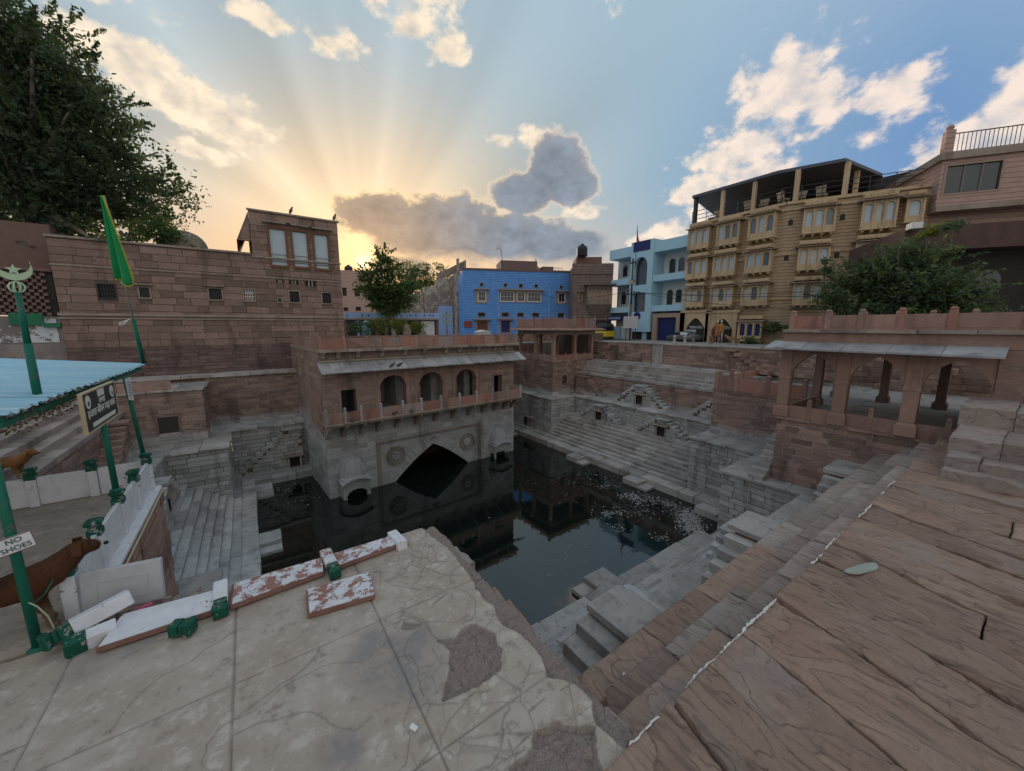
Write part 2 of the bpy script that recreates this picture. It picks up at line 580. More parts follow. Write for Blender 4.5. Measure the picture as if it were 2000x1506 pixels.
# ------------------------------------------------------------------ unit stones shared by all masonry
UNIT = []
for k in range(6):
    bm = bmesh.new()
    bmesh.ops.create_cube(bm, size=1.0)
    bmesh.ops.bevel(bm, geom=bm.edges[:], offset=.035, segments=1, affect='EDGES', profile=.6)
    for v in bm.verts:
        v.co += Vector((random.uniform(-.012, .012), random.uniform(-.03, .03), random.uniform(-.018, .018)))
    UNIT.append(bm)
_ucache = {}


def unit_mesh(k, mat):
    key = (k, mat.name)
    if key not in _ucache:
        me = bpy.data.meshes.new('stone_block')
        UNIT[k].to_mesh(me)
        me.materials.append(mat)
        _ucache[key] = me
    return _ucache[key]


def put_stone(parent, name, c, size, mat, rz=0.0, rx=0.0, ry=0.0):
    o = bpy.data.objects.new(name, unit_mesh(random.randrange(6), mat))
    COL.objects.link(o)
    o.parent = parent
    o.location = c
    o.scale = size
    o.rotation_euler = (rx, ry, rz)
    return o


def courses(parent, x0, x1, z0, z1, ch, ln, mat, y=0.0, depth=.14, holes=(), keep=None, name='stone_block', gap=.022, jit=.018, wob=.36, org=(0, 0, 0), rz=0.0):
    """rows of single stones on the front (-y) of a wall in the parent's own frame"""
    cr, sr = math.cos(rz), math.sin(rz)
    nrow = max(1, round((z1 - z0) / ch))
    hh = (z1 - z0) / nrow
    cnt = 0
    for j in range(nrow):
        za, zb = z0 + j * hh, z0 + (j + 1) * hh
        segs = [(x0, x1)]
        for (a, b, c, d) in holes:
            if zb > c + .02 and za < d - .02:
                ns = []
                for s, e in segs:
                    if b <= s or a >= e:
                        ns.append((s, e)); continue
                    if a - s > .03: ns.append((s, a))
                    if e - b > .03: ns.append((b, e))
                segs = ns
        for s, e in segs:
            x = s
            first = True
            while x < e - 1e-4:
                l = ln * random.uniform(1 - wob * 1.6, 1 + wob * 1.6)
                if first and j % 2:
                    l *= .55
                first = False
                if x + l > e - ln * .35:
                    l = e - x
                xc = x + l / 2
                if keep is None or keep(xc, (za + zb) / 2):
                    ly = y + depth / 2 + random.uniform(-jit, jit)
                    put_stone(parent, name, (org[0] + xc * cr - ly * sr, org[1] + xc * sr + ly * cr, org[2] + (za + zb) / 2), (l - gap, depth, hh - gap), mat, rz)
                    cnt += 1
                x += l
    return cnt


def wall(name, label, loc, rz, L, H, mat, ch=.22, ln=.7, thick=.5, holes=(), keep=None, mortar='darkmortar', cat='wall', group=None, poly=None, gap=.022, jit=.018, wob=.36):
    """a free standing or retaining wall: mortar core + single stones; local x along it, -y is its face"""
    t = thing(name, label, cat, loc, rz, group)
    b = MB()
    if poly is None:
        poly = [(0.006, 0), (L - .006, 0), (L - .006, H - .006), (0.006, H - .006)]
    hl = [[(a, c), (a, d), (bb, d), (bb, c)] for a, bb, c, d in holes if c > .01]
    b.slab([poly] + hl, .022, thick)
    b.build('core', MAT[mortar], t)
    courses(t, 0, L, 0, H, ch, ln, mat, holes=holes, keep=keep, gap=gap, jit=jit, wob=wob)
    return t


def step_rows(t, L, rows, mat, ln=1.2, nose=.02, name='step_stone', cut=None, jit=.008):
    """rows = [(y_front, z_top, tread_depth, rise)] in the frame of t; each row is laid from single stones"""
    for (y, z, dep, rise) in rows:
        x = 0.0
        a, e = (0.0, L) if cut is None else cut(y, z)
        x = a
        while x < e - 1e-3:
            l = ln * random.uniform(.6, 1.45)
            if x + l > e - ln * .4:
                l = e - x
            put_stone(t, name, (x + l / 2, y + dep / 2 - nose + random.uniform(-.012, .012), z - rise / 2 + random.uniform(-jit, jit)), (l - .008, dep + .08, rise + .03), mat,
                      rx=random.uniform(-.012, .012), rz=random.uniform(-.004, .004))
            x += l


def rail_posts(t, x0, x1, n, z, h, ph, mat, pmat, y=0.0, thick=.09, pw=.13, px=None, pname='rail_panel'):
    """stone parapet: posts with little caps and panels between, in the frame of t"""
    xs = px if px else [x0 + (x1 - x0) * i / n for i in range(n + 1)]
    for i, x in enumerate(xs):
        b = MB()
        b.box(x - pw / 2, x + pw / 2, y - pw / 2, y + pw / 2, z, z + ph * .86)
        b.frustum(x - pw * .38, x + pw * .38, y - pw * .38, y + pw * .38, z + ph * .86, z + ph * .92, -pw * .14, -pw * .14)
        b.frustum(x - pw * .52, x + pw * .52, y - pw * .52, y + pw * .52, z + ph * .92, z + ph, pw * .3, pw * .3)
        b.build('rail_post', random.choice([pmat, MAT['rail2']]) if pmat is MAT['rail'] else pmat, t)
    for a, c in zip(xs[:-1], xs[1:]):
        b = MB()
        b.box(a + pw / 2, c - pw / 2, y - thick / 2, y + thick / 2, z, z + h)
        b.box(a + pw / 2 + .05, c - pw / 2 - .05, y - thick / 2 - .008, y - thick / 2 + .01, z + .07, z + h - .07)
        b.build(pname, random.choice([mat, mat, MAT['rail2'], MAT['rail3']]) if mat is MAT['rail'] else mat, t)
    return xs

# ================================================================== water and ground
H90 = math.pi / 2


def water_mat():
    m, n, b = new_mat('still_green_water')
    v, _ = pos(n, False)
    b.inputs['Base Color'].default_value = (.004, .010, .008, 1)
    b.inputs['Roughness'].default_value = .035
    b.inputs['IOR'].default_value = 1.7
    b.inputs['Specular IOR Level'].default_value = .5
    w = n.noise(v, 1.6, 3, .5, .4)
    w2 = n.noise(v, 9.0, 2, .5)
    bump(n, b, n.m('MULTIPLY_ADD', w2, .12, w), .10, .02)
    return m


MAT['water'] = water_mat()
w = mesh_obj('water', [(-4, 3, 0), (21, 3, 0), (21, 30, 0), (-4, 30, 0)], [(0, 1, 2, 3)], MAT['water'])
tag(w, 'still dark green water at the bottom of the stepwell', None, None, 'structure')

MAT['dust'] = stone('dusty_street', (.34, .31, .285), (.29, .265, .245), (.40, .37, .34), .8, bs=.4, vary=.05)
MAT['soil'] = stone('packed_earth', (.27, .215, .18), (.31, .25, .21), (.22, .175, .15), .7, bs=.5, vary=.05)
g = MB()
# street level ground with the opening of the well left free
for x0, x1, y0, y1, z in ((22.9, 24.9, 8.95, 31.2, 5.7), (-30, 24.9, 27.4, 31.2, 7.0), (24.2, 30, -3, 9.6, 5.36), (24.9, 400, 9.6, 400, 7.06), (26.6, 400, -300, 9.6, 7.06), (-400, 24.9, 31.0, 400, 7.06), (-400, -6.8, -300, 31.0, 5.62), (-6.8, 24.9, -300, -3.0, 5.3)):
    g.box(x0, x1, y0, y1, z - 1.5, z)
tag(g.build('ground', MAT['dust']), 'dusty grey street level round the stepwell', None, None, 'structure')


# ================================================================== banks of the well
def core_part(t, pts, y0, y1, mtx=None, mat='darkmortar', name='core'):
    MB().slab([pts], y0, y1, mtx).build(name, MAT[mat], t)


SW = Matrix(((0, 1, 0, 0), (1, 0, 0, 0), (0, 0, 1, 0), (0, 0, 0, 1)))     # swaps x and y


def flight(name, label, loc, rz, L, rows, mat, ln=1.25, low=-.55, group=None):
    """broad flight; rows = (y, z, tread) in order from the water; local x runs along it"""
    t = thing(name, label, 'steps', loc, rz, group)
    zb0 = low - .65
    prof = [(rows[0][0] + .03, zb0)]
    full = []
    pz_ = None
    for i, (y, z, dep) in enumerate(rows):
        rise = z - (rows[i - 1][1] if i else low)
        full.append((y, z, dep, rise))
        prof += [(y + .06, prof[-1][1] if i else zb0), (y + .06, z - .05)]
    prof += [(rows[-1][0] + rows[-1][2], rows[-1][1] - .05), (rows[-1][0] + rows[-1][2], zb0)]
    # profile lies in local y-z; extrude along local x
    b = MB()
    b.slab([[(p[0], p[1]) for p in prof]], 0.01, L - .01)
    b.v = [(y, x, z) for x, y, z in b.v]
    b.f = [f[::-1] for f in b.f]
    b.build('core', MAT['darkmortar'], t)
    step_rows(t, L, full, mat, ln)
    return t


def door_niche(t, x, z, w, h, yf, mat, shelf=True):
    """little dark doorway with jambs, lintel and a projecting shelf, on a face at y = yf"""
    b = MB()
    b.box(x - w / 2 - .09, x - w / 2, yf - .03, yf + .12, z, z + h)
    b.box(x + w / 2, x + w / 2 + .09, yf - .03, yf + .12, z, z + h)
    b.box(x - w / 2 - .12, x + w / 2 + .12, yf - .035, yf + .12, z + h, z + h + .1)
    f = b.build('niche_frame', mat, t)
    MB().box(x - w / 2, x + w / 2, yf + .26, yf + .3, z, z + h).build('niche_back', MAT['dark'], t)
    if shelf:
        b = MB()
        b.frustum(x - w / 2 - .26, x + w / 2 + .26, yf - .26, yf + .1, z + h + .1, z + h + .17, .05, .04)
        b.build('niche_shelf', MAT['cornice'], t)


def pyramid(label, loc, rz, h, n, w, d, mat, sides=(1, 1), door=True, run=.24, group=None, face=True):
    """stepped pyramid of stairs set against a wall; local x along the wall, front at y = 0, wall at y = d"""
    t = thing('pyramid_stair', label, 'stairs', loc, rz, group)
    rise = h / n
    prof = []
    left, right = [(-w / 2, h - .05)], [(w / 2, h - .05)]
    for i in range(1, n):
        if sides[0]:
            left += [(-w / 2 - run * (i - 1), h - rise * i - .05), (-w / 2 - run * i, h - rise * i - .05)]
        if sides[1]:
            right += [(w / 2 + run * (i - 1), h - rise * i - .05), (w / 2 + run * i, h - rise * i - .05)]
    xl = -w / 2 - run * (n - 1) if sides[0] else -w / 2
    xr = w / 2 + run * (n - 1) if sides[1] else w / 2
    outer = [(xl, 0)] + left[::-1] + right + [(xr, 0)]
    loops = [outer]
    dw, dh = .5, .58
    hole = []
    if door:
        loops.append([(-dw / 2, .06), (-dw / 2, .06 + dh), (dw / 2, .06 + dh), (dw / 2, .06)])
        hole = [(-dw / 2 - .1, dw / 2 + .1, 0, .06 + dh + .1)]
    MB().slab(loops, .02, d).build('core', MAT['darkmortar'], t)
    if door:
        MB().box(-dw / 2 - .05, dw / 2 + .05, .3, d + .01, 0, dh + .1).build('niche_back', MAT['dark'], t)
        door_niche(t, 0, .06, dw, dh, .02, mat)
    if face:
        def keep(x, z):
            ax = abs(x)
            s = sides[0] if x < 0 else sides[1]
            lim = w / 2 + (run * (h - z - .12) / rise - run if s else 0)
            return ax < max(w / 2, lim) - .1 and z < h - .08
        courses(t, xl, xr, 0, h - .1, .2, .42, mat, depth=.05, holes=hole, keep=keep, jit=.006)
    for i in range(n):
        z = h - rise * i
        if i == 0:
            put_stone(t, 'top_slab', (0, d / 2 - .05, z - .05), (w + .1, d + .12, .1), mat)
        else:
            for s, on in ((-1, sides[0]), (1, sides[1])):
                if on:
                    put_stone(t, 'step_stone', (s * (w / 2 + run * (i - .5)), d / 2 - .03, z - rise * .5 + .01), (run + .06, d + .07, rise + .03), mat,
                              ry=random.uniform(-.03, .03))
    return t


def bastion(name, label, x0, x1, y0, y1, z0, z1, faces, mat, ch=.22, ln=.62, cap=True, holes={}, mortar='darkmortar', capm='warmgrey', over=.09):
    """solid block of masonry; faces among '-x', '+x', '-y', '+y' get single stones"""
    t = thing(name, label, 'bastion', (0, 0, 0))
    MB().box(x0 + .022, x1 - .022, y0 + .022, y1 - .022, z0, z1 - .02).build('core', MAT[mortar], t)
    fr = {'-y': ((x0, y0, 0), 0.0, x1 - x0), '+y': ((x1, y1, 0), math.pi, x1 - x0),
          '-x': ((x0, y1, 0), -H90, y1 - y0), '+x': ((x1, y0, 0), H90, y1 - y0)}
    top = z1 - (.1 if cap else 0)
    for f in faces:
        org, rz, L = fr[f]
        courses(t, 0, L, z0, top, ch, ln, mat, org=org, rz=rz, holes=holes.get(f, ()))
    if cap:
        # coping slabs, each one laid singly and overhanging unevenly
        nx = max(1, round((x1 - x0) / .95)); ny = max(1, round((y1 - y0) / .95))
        for i in range(nx):
            for j in range(ny):
                a, b = x0 + (x1 - x0) * i / nx, x0 + (x1 - x0) * (i + 1) / nx
                c, d = y0 + (y1 - y0) * j / ny, y0 + (y1 - y0) * (j + 1) / ny
                if i == 0 and '-x' in faces: a -= over * random.uniform(.5, 1.5)
                if i == nx - 1 and '+x' in faces: b += over * random.uniform(.5, 1.5)
                if j == 0 and '-y' in faces: c -= over * random.uniform(.5, 1.5)
                if j == ny - 1 and '+y' in faces: d += over * random.uniform(.5, 1.5)
                put_stone(t, 'coping_slab', ((a + b) / 2, (c + d) / 2, z1 - .045 + random.uniform(-.006, .006)), (b - a - .012, d - c - .012, .09), MAT[capm])
    return t


# ---------------------------------------------------------------- right bank (faces the water towards -X)
rows = [(0, .35, .72), (.72, .47, .35)] + [(1.05 + .26 * i, .6 + .181 * i, .27 if i < 7 else .65) for i in range(8)]
flight('step_flight', 'long grey stone steps down to the water below the sandstone hotel', (17.0, 20.56, 0), -H90, 10.9, rows, MAT['warmgrey'])
r2 = [(0, .35, .72), (.72, .47, .5)]
flight('stone_ledge', 'low stone ledge at the foot of the small corner pavilion tower', (17.0, 26.4, 0), -H90, 5.83, r2, MAT['warmgrey'])
flight('stone_ledge', 'low stone ledge in the corner under the arched pavilion', (17.0, 9.65, 0), -H90, 2.6, r2, MAT['warmgrey'])
t = wall('retaining_wall', 'grey lower retaining wall behind the two stepped pyramids above the long steps', (20.5, 20.56, 1.85), -H90, 10.95, 1.27, MAT['grey'], .21, .62)
courses(t, 0, 10.95, 1.27, 1.37, .1, 1.0, MAT['warmgrey'], y=-.09, depth=1.75, name='coping_slab', jit=.02)
t = wall('retaining_wall', 'upper retaining wall with pale mortar joints below the broad top steps', (22.0, 21.8, 3.2), -H90, 12.2, 1.58, MAT['well'], .2, .6, mortar='mortar')
for lab, y in (('stepped pyramid with dark doorway nearest the small pavilion tower', 17.75), ('stepped pyramid with dark doorway beside the blank grey bastion corner', 12.8)):
    pyramid(lab, (20.02, y, 1.83), -H90, 1.13, 7, .85, .5, MAT['grey'], group='stepped pyramids on the right bank')
pyramid('upper stepped pyramid with dark doorway in the middle of the right bank', (21.48, 15.5, 3.2), -H90, 1.35, 8, .8, .54, MAT['grey'], group='stepped pyramids on the right bank')
pyramid('half flight of stone stairs descending from the pavilion tower along the upper wall', (21.48, 20.95, 3.2), -H90, 1.4, 7, 1.3, .54, MAT['well'], sides=(0, 1), door=False)
pyramid('half flight of stone stairs at the right end of the upper wall', (21.48, 10.0, 3.2), -H90, 1.35, 7, .9, .54, MAT['grey'], sides=(1, 0), door=False)
rows = [(.0 + .3 * i, 4.85 + .19 * i, .31 if i < 5 else .75) for i in range(6)]
t = flight('step_flight', 'broad upper stone steps under the street wall', (22.0, 21.8, 0), -H90, 12.3, rows, MAT['warmgrey'], 1.4, low=4.7)
t = wall('street_wall', 'long stone wall with pale mortar holding up the street', (24.3, 22.5, 5.75), -H90, 16.5, 1.42, MAT['red'], .2, .62, mortar='mortar', thick=.55,
         holes=[(5.9, 6.7, 0, 1.6)])
courses(t, 0, 16.5, 1.42, 1.54, .12, 1.3, MAT['warmgrey'], y=-.06, depth=.66, name='coping_slab', jit=.02)
MB().box(5.9, 6.7, .35, .5, 0, 1.42).build('recess_back', MAT['darkmortar'], t)
pyramid('dark stairs climbing from the broad upper steps to the street', (23.78, 10.9, 5.8), -H90, 1.3, 7, .5, .5, MAT['red'], sides=(0, 1), door=False, run=.3)
pyramid('stairs climbing to the street beside the small pavilion tower', (23.78, 19.9, 5.8), -H90, 1.3, 7, .3, .5, MAT['red'], sides=(1, 0), door=False, run=.2)
for x, y, sx in ((16.62, 16.5, 1), (16.62, 12.0, 1), (16.7, 24.2, 1), (16.6, 7.9, 1)):
    lab = {16.5: 'small stone landing block at the water by the first pyramid', 12.0: 'small stone landing block at the water by the second pyramid',
           24.2: 'small stone landing block at the water under the pavilion tower', 7.9: 'small stone landing block at the water by the corner bastion'}[y]
    t = thing('landing_block', lab, 'landing', (x, y, 0), -H90, 'landing blocks at the water')
    put_stone(t, 'step_stone', (0, 0, .1), (1.0, .8, .36), MAT['warmgrey'])
    put_stone(t, 'step_stone', (.75, 0, -.03), (.6, .8, .3), MAT['warmgrey'])

# ---------------------------------------------------------------- far right tower
bastion('corner_tower', 'pale lower bastion of the corner tower with a small doorway', 18.05, 23.9, 20.57, 27.0, .4, 3.17, ('-x', '-y'), MAT['grey'],
        holes={'-x': [(3.0, 3.6, .4, 1.25)]})
TOWER_LOW = COL.objects.get('corner_tower') or [o for o in COL.objects if o.name == 'corner_tower'][0]
b = MB(); b.box(18.04, 18.2, 22.6, 22.68, .5, 1.3); b.box(18.0, 18.3, 23.37, 23.45, .5, 1.3); b.build('niche_frame', MAT['grey'], TOWER_LOW)
MB().frustum(17.8, 18.1, 22.45, 23.65, 1.3, 1.37, .03, .04).build('niche_shelf', MAT['cornice'], TOWER_LOW)
MB().box(18.05, 18.066, 23.37, 23.97, .4, 1.25).build('niche_back', MAT['dark'], TOWER_LOW)
bastion('red_bastion', 'red stone upper bastion carrying the small pavilion', 19.2, 24.0, 21.8, 27.25, 3.17, 5.85, ('-x', '-y'), MAT['well'], capm='red', over=.04,
        holes={'-y': [(1.0, 1.5, 4.0, 4.65)]})
o = [o for o in COL.objects if o.name == 'red_bastion'][0]
MB().box(20.2, 20.7, 21.803, 21.817, 4.0, 4.65).build('niche_back', MAT['dark'], o)
b = MB(); b.box(20.12, 20.2, 21.77, 21.9, 4.0, 4.7); b.box(20.7, 20.78, 21.77, 21.9, 4.0, 4.7); b.box(20.1, 20.8, 21.75, 21.9, 4.65, 4.76)
b.build('niche_frame', MAT['rail'], o)


def stone_column(t, x, y, z0, z1, w, mat, name='column', rz=0.0):
    b = MB()
    c, s = math.cos(rz), math.sin(rz)
    m = Matrix(((c, -s, 0, x), (s, c, 0, y), (0, 0, 1, 0), (0, 0, 0, 1)))
    h = z1 - z0
    b.box(-w * .75, w * .75, -w * .75, w * .75, z0, z0 + h * .10, m)
    b.frustum(-w * .75, w * .75, -w * .75, w * .75, z0 + h * .10, z0 + h * .14, w * .22, w * .22, m)
    b.box(-w * .5, w * .5, -w * .5, w * .5, z0 + h * .14, z0 + h * .86, m)
    b.frustum(-w * .5, w * .5, -w * .5, w * .5, z0 + h * .86, z0 + h * .93, -w * .3, -w * .3, m)
    b.box(-w * .85, w * .85, -w * .85, w * .85, z0 + h * .93, z1, m)
    # four little brackets under the beam
    for dx, dy in ((1, 0), (-1, 0), (0, 1), (0, -1)):
        a = w * 1.25
        if dx:
            b.frustum(min(0, dx * a), max(0, dx * a), -w * .3, w * .3, z1 - h * .05, z1 - .005, 0, 0, m)
        else:
            b.frustum(-w * .3, w * .3, min(0, dy * a), max(0, dy * a), z1 - h * .05, z1 - .005, 0, 0, m)
    return bevelled(b.build(name, mat, t), .012)


def eave_slabs(t, x0, x1, y_in, y_out, z_in, z_out, n, mat, thick=.05, name='eave_slab', sag=.012, m=None):
    """row of sloping stone eave slabs along local x, sloping down from y_in to y_out"""
    for i in range(n):
        a, c = x0 + (x1 - x0) * i / n, x0 + (x1 - x0) * (i + 1) / n
        dz = random.uniform(-sag, sag); dy = random.uniform(-.02, .02)
        g_ = .006
        vs = [(a + g_, y_in, z_in - thick), (c - g_, y_in, z_in - thick), (c - g_, y_out + dy, z_out - thick + dz), (a + g_, y_out + dy, z_out - thick + dz),
              (a + g_, y_in, z_in), (c - g_, y_in, z_in), (c - g_, y_out + dy, z_out + dz), (a + g_, y_out + dy, z_out + dz)]
        fs = [(0, 1, 2, 3), (7, 6, 5, 4), (4, 5, 1, 0), (5, 6, 2, 1), (6, 7, 3, 2), (7, 4, 0, 3)]
        MB().add(vs, fs, m).build(name, mat, t)


# small pillared pavilion on the tower
t = thing('tower_pavilion', 'small flat roofed pillared pavilion on the corner tower', 'pavilion', (0, 0, 5.85))
for x in (19.4, 21.65, 23.65):
    for y in (22.0, 24.15, 26.3):
        stone_column(t, x, y, 0, 2.0, .24, MAT['rail'])
b = MB()
for x in (19.4, 23.65):
    b.box(x - .16, x + .16, 21.84, 26.46, 2.0, 2.3)
for y in (22.0, 26.3):
    b.box(19.56, 23.49, y - .16, y + .16, 2.0, 2.298)
b.build('beam', MAT['cornice'], t)
MB().box(19.1, 23.95, 21.7, 26.6, 2.303, 2.42).build('ceiling_slab', MAT['cornice'], t)
eave_slabs(t, 18.6, 24.45, 21.75, 21.15, 2.52, 2.38, 7, MAT['rail'])
mm = Matrix.Rotation(-H90, 4, 'Z')
eave_slabs(t, -27.0, -21.2, 19.15, 18.55, 2.52, 2.38, 6, MAT['rail'], m=mm)
MB().box(19.15, 23.9, 21.75, 26.55, 2.425, 2.66).build('roof_slab', MAT['rail'], t)
rail_posts(t, 0, 0, 0, 2.66, .58, .78, MAT['rail'], MAT['rail'], y=21.85, px=[19.25, 20.4, 21.5, 22.6, 23.75])
tl = thing('roof_parapet', 'pink stone parapet along the left side of the tower pavilion roof', 'parapet', (19.25, 26.45, 8.51), -H90)
rail_posts(tl, 0, 0, 0, 0, .58, .78, MAT['rail'], MAT['rail'], px=[0, 1.12, 2.25, 3.4, 4.47])
for (x, y, rz, lab, xs) in ((19.3, 26.3, -H90, 'low pink railing between the tower pavilion pillars on the water side', [.25, 1.05, 1.95, 2.3, 3.3, 4.1]),
                            (19.4, 21.9, 0.0, 'low pink railing between the tower pavilion pillars facing the steps', [.2, 1.15, 2.05, 2.45, 3.3, 4.1])):
    tl = thing('pavilion_railing', lab, 'railing', (x, y, 5.855), rz)
    rail_posts(tl, 0, 0, 0, 0, .42, .56, MAT['rail'], MAT['rail'], px=xs, pw=.1)
MB().box(24.3, 26.2, 23.0, 27.6, 5.8, 7.9).build('back_wall', MAT['darkmortar'], t)
for o in t.children:
    if o.name.startswith('back_wall'):
        o.location.z = -5.85

# ---------------------------------------------------------------- near right corner under the arched pavilion
bastion('corner_bastion', 'pale grey bastion beside the long steps with a broken stone coping', 17.7, 22.0, 5.3, 9.63, .3, 3.05, ('-x', '+y'), MAT['grey'])
bastion('corner_bastion', 'grey bastion jutting over the water under the arched pavilion', 14.4, 19.3, 3.4, 6.5, .2, 3.07, ('-x', '+y'), MAT['grey'],
        holes={'+y': [(2.5, 3.3, .2, 2.4)]})
bastion('brick_bastion', 'red brick like stone base with white joints under the side railing', 19.25, 24.2, 5.0, 9.5, 3.05, 5.35, ('-x', '+y'), MAT['well'], mortar='mortar', capm='red', over=.05, ch=.2, ln=.55)
bastion('brick_bastion', 'red stone base with white mortar joints and a black drain stain under the arched pavilion', 15.1, 24.2, -1.5, 5.15, 3.07, 5.4, ('-x', '+y'), MAT['red'], mortar='mortar', capm='red', over=.07, ch=.2, ln=.55)
t = thing('stair', 'narrow stone stairs between the two bastions beside the arched pavilion', 'stairs', (0, 0, 0))
for i in range(9):
    put_stone(t, 'step_stone', (14.62 + .25 * i + .6, 5.42, 3.07 + .165 * (i + .5)), (.25 + 1.2, .5, .165), MAT['warmgrey'])
tl = thing('side_railing', 'pink stone railing with posts on the base left of the arched pavilion', 'railing', (19.35, 9.4, 5.36), -H90)
rail_posts(tl, 0, 0, 0, 0, .62, .92, MAT['rail'], MAT['rail'], px=[0, .95, 2.3, 3.7, 4.1], pw=.17)
tl = thing('side_railing', 'pink stone railing running back from the corner post towards the street wall', 'railing', (19.5, 9.42, 5.36), 0)
rail_posts(tl, 0, 0, 0, 0, .62, .92, MAT['rail'], MAT['rail'], px=[.15, 1.4, 2.7, 4.4], pw=.16)

# ---------------------------------------------------------------- near bank (faces the water towards +Y)
rows = [(0, .35, .7), (.69, .6, .27)] + [(.69 + .26 * i, .6 + .18 * i, .27 if i < 6 else 1.0) for i in range(1, 7)]
flight('step_flight', 'narrow grey steps at the water below the near bank', (14.35, 7.1, 0), math.pi, 15.5, rows, MAT['warmgrey'], 1.5)
t = wall('retaining_wall', 'lower retaining wall of the near bank', (14.4, 3.83, 1.8), math.pi, 12.3, 1.22, MAT['grey'], .24, .8)
t2 = thing('bank_terrace', 'walkway of worn grey slabs above the water on the near bank', 'paving', (14.4, 3.9, 0), math.pi)
step_rows(t2, 12.35, [(0, 3.1, .5, .1), (.51, 3.1, .5, .1), (1.02, 3.1, .5, .1)], MAT['warmgrey'], 1.1, name='paving_slab')
wall('retaining_wall', 'upper retaining wall of the near bank under the worn brown slabs', (15.0, 2.38, 3.1), math.pi, 12.9, 1.58, MAT['red'], .26, .9)
pyramid('stepped pyramid on the near bank closest to the broken terrace', (3.97, 3.2, 3.1), math.pi, 1.5, 8, .62, .8, MAT['warmgrey'], door=False, group='stepped pyramids on the near bank')
pyramid('stepped pyramid in the middle of the near bank', (8.0, 3.1, 3.1), math.pi, 1.5, 8, .85, .7, MAT['warmgrey'], door=False, group='stepped pyramids on the near bank')
pyramid('stepped pyramid of the near bank against the pavilion wall', (13.4, 3.02, 3.1), math.pi, 1.5, 8, 1.2, .6, MAT['warmgrey'], door=False, group='stepped pyramids on the near bank')
pyramid('small lower stepped pyramid at the water on the near bank', (10.75, 4.5, 1.75), math.pi, 1.2, 7, .8, .65, MAT['grey'], door=False)
pyramid('small lower stepped pyramid at the water hidden by the broken terrace', (5.9, 4.5, 1.75), math.pi, 1.2, 7, .8, .65, MAT['grey'], door=False)
t = thing('landing_block', 'small stone landing block at the water on the near bank', 'landing', (8.85, 7.45, 0), math.pi, 'landing blocks at the water')
put_stone(t, 'step_stone', (0, 0, .12), (.95, .75, .4), MAT['warmgrey'])
put_stone(t, 'step_stone', (.72, 0, -.02), (.55, .75, .3), MAT['warmgrey'])

# ---------------------------------------------------------------- left bank (faces the water towards +X)
rows = [(0, .35, .55), (.55, .44, .3)] + [(.85 + .26 * i, .56 + .17 * i, .27 if i < 7 else .5) for i in range(8)]
flight('step_flight', 'grey worn stone steps down to the water on the left bank', (-.4, 10.0, 0), H90, 11.1, rows, MAT['grey'], 1.6)
flight('stone_ledge', 'narrow stone ledge at the water below the bastion with the window', (-.4, 21.1, 0), H90, 3.4, [(0, .35, .55), (.55, .44, .6)], MAT['grey'])
for y, lab in ((22.4, 'small stone landing block at the water below the bastion with the window'), (16.7, 'small stone landing block at the water on the left bank')):
    t = thing('landing_block', lab, 'landing', (0.0, y, 0), H90, 'landing blocks at the water')
    put_stone(t, 'step_stone', (0, 0, .1), (.9, .8, .4), MAT['grey'])
    put_stone(t, 'step_stone', (-.65, 0, -.02), (.5, .8, .3), MAT['grey'])
wall('retaining_wall', 'lower retaining wall of the left bank', (-3.4, 9.0, 1.7), H90, 12.1, 1.36, MAT['grey'], .22, .7)
pyramid('stepped pyramid with small doorway on the left bank beside the white parapet', (-2.87, 17.7, 1.72), H90, 1.3, 8, .75, .53, MAT['grey'])
t2 = thing('bank_terrace', 'paved walkway above the left bank steps', 'paving', (-3.4, 9.0, 0), H90)
step_rows(t2, 12.1, [(0, 3.1, .7, .12), (.7, 3.1, .7, .12)], MAT['grey'], 1.1, name='paving_slab')
wall('retaining_wall', 'stone wall behind the white parapet carrying the broad left steps', (-4.8, 9.5, 3.1), H90, 11.6, 1.68, MAT['well'], .24, .75)
MAT['slabrock0'] = stone('brown_step_stone', (.30, .235, .21), (.35, .28, .25), (.21, .16, .145), 2.0, bs=.9, bd=.03, strata=2, vary=.4)
rows = [(.36 * i, 4.8 + .2 * i, .37 if i < 5 else 1.2) for i in range(6)]
flight('step_flight', 'broad brown stone steps behind the white parapet under the blue roof', (-4.8, 9.5, 0), H90, 17.2, rows, MAT['slabrock0'], 1.5, low=4.65)
pyramid('flight of grey stone stairs beside the bastion with the window', (-4.28, 20.9, 3.1), H90, 1.65, 9, .6, .52, MAT['well'], sides=(1, 0), door=False, run=.3)
bastion('corner_bastion', 'grey bastion of the left bank at the foot of the white parapet', -2.6, -1.0, 5.06, 10.0, .2, 3.1, ('+x', '+y'), MAT['grey'])
bastion('corner_bastion', 'pale grey bastion with broken coping at the far left corner of the water', -5.2, -1.2, 21.1, 24.5, .3, 3.07, ('+x', '-y'), MAT['grey'])
bastion('window_bastion', 'red stone bastion with white mortar joints and a small square window', -4.9, -2.0, 22.97, 26.5, 3.07, 5.6, ('+x', '-y'), MAT['well'], mortar='mortar', ch=.2, ln=.6,
        holes={'-y': [(1.18, 1.92, 3.6, 4.35)]})
o = [o for o in COL.objects if o.name == 'window_bastion'][0]
b = MB(); b.box(-3.8, -3.7, 22.95, 23.1, 3.55, 4.4); b.box(-3.0, -2.9, 22.95, 23.1, 3.55, 4.4); b.box(-3.85, -2.85, 22.94, 23.1, 4.35, 4.48)
b.build('window_frame', MAT['red'], o)
MB().box(-3.72, -2.98, 22.974, 22.988, 3.6, 4.35).build('window_back', MAT['dark'], o)
tl = thing('bastion_parapet', 'short red stone parapet panel on the bastion with the window', 'parapet', (-4.85, 23.05, 5.6), 0)
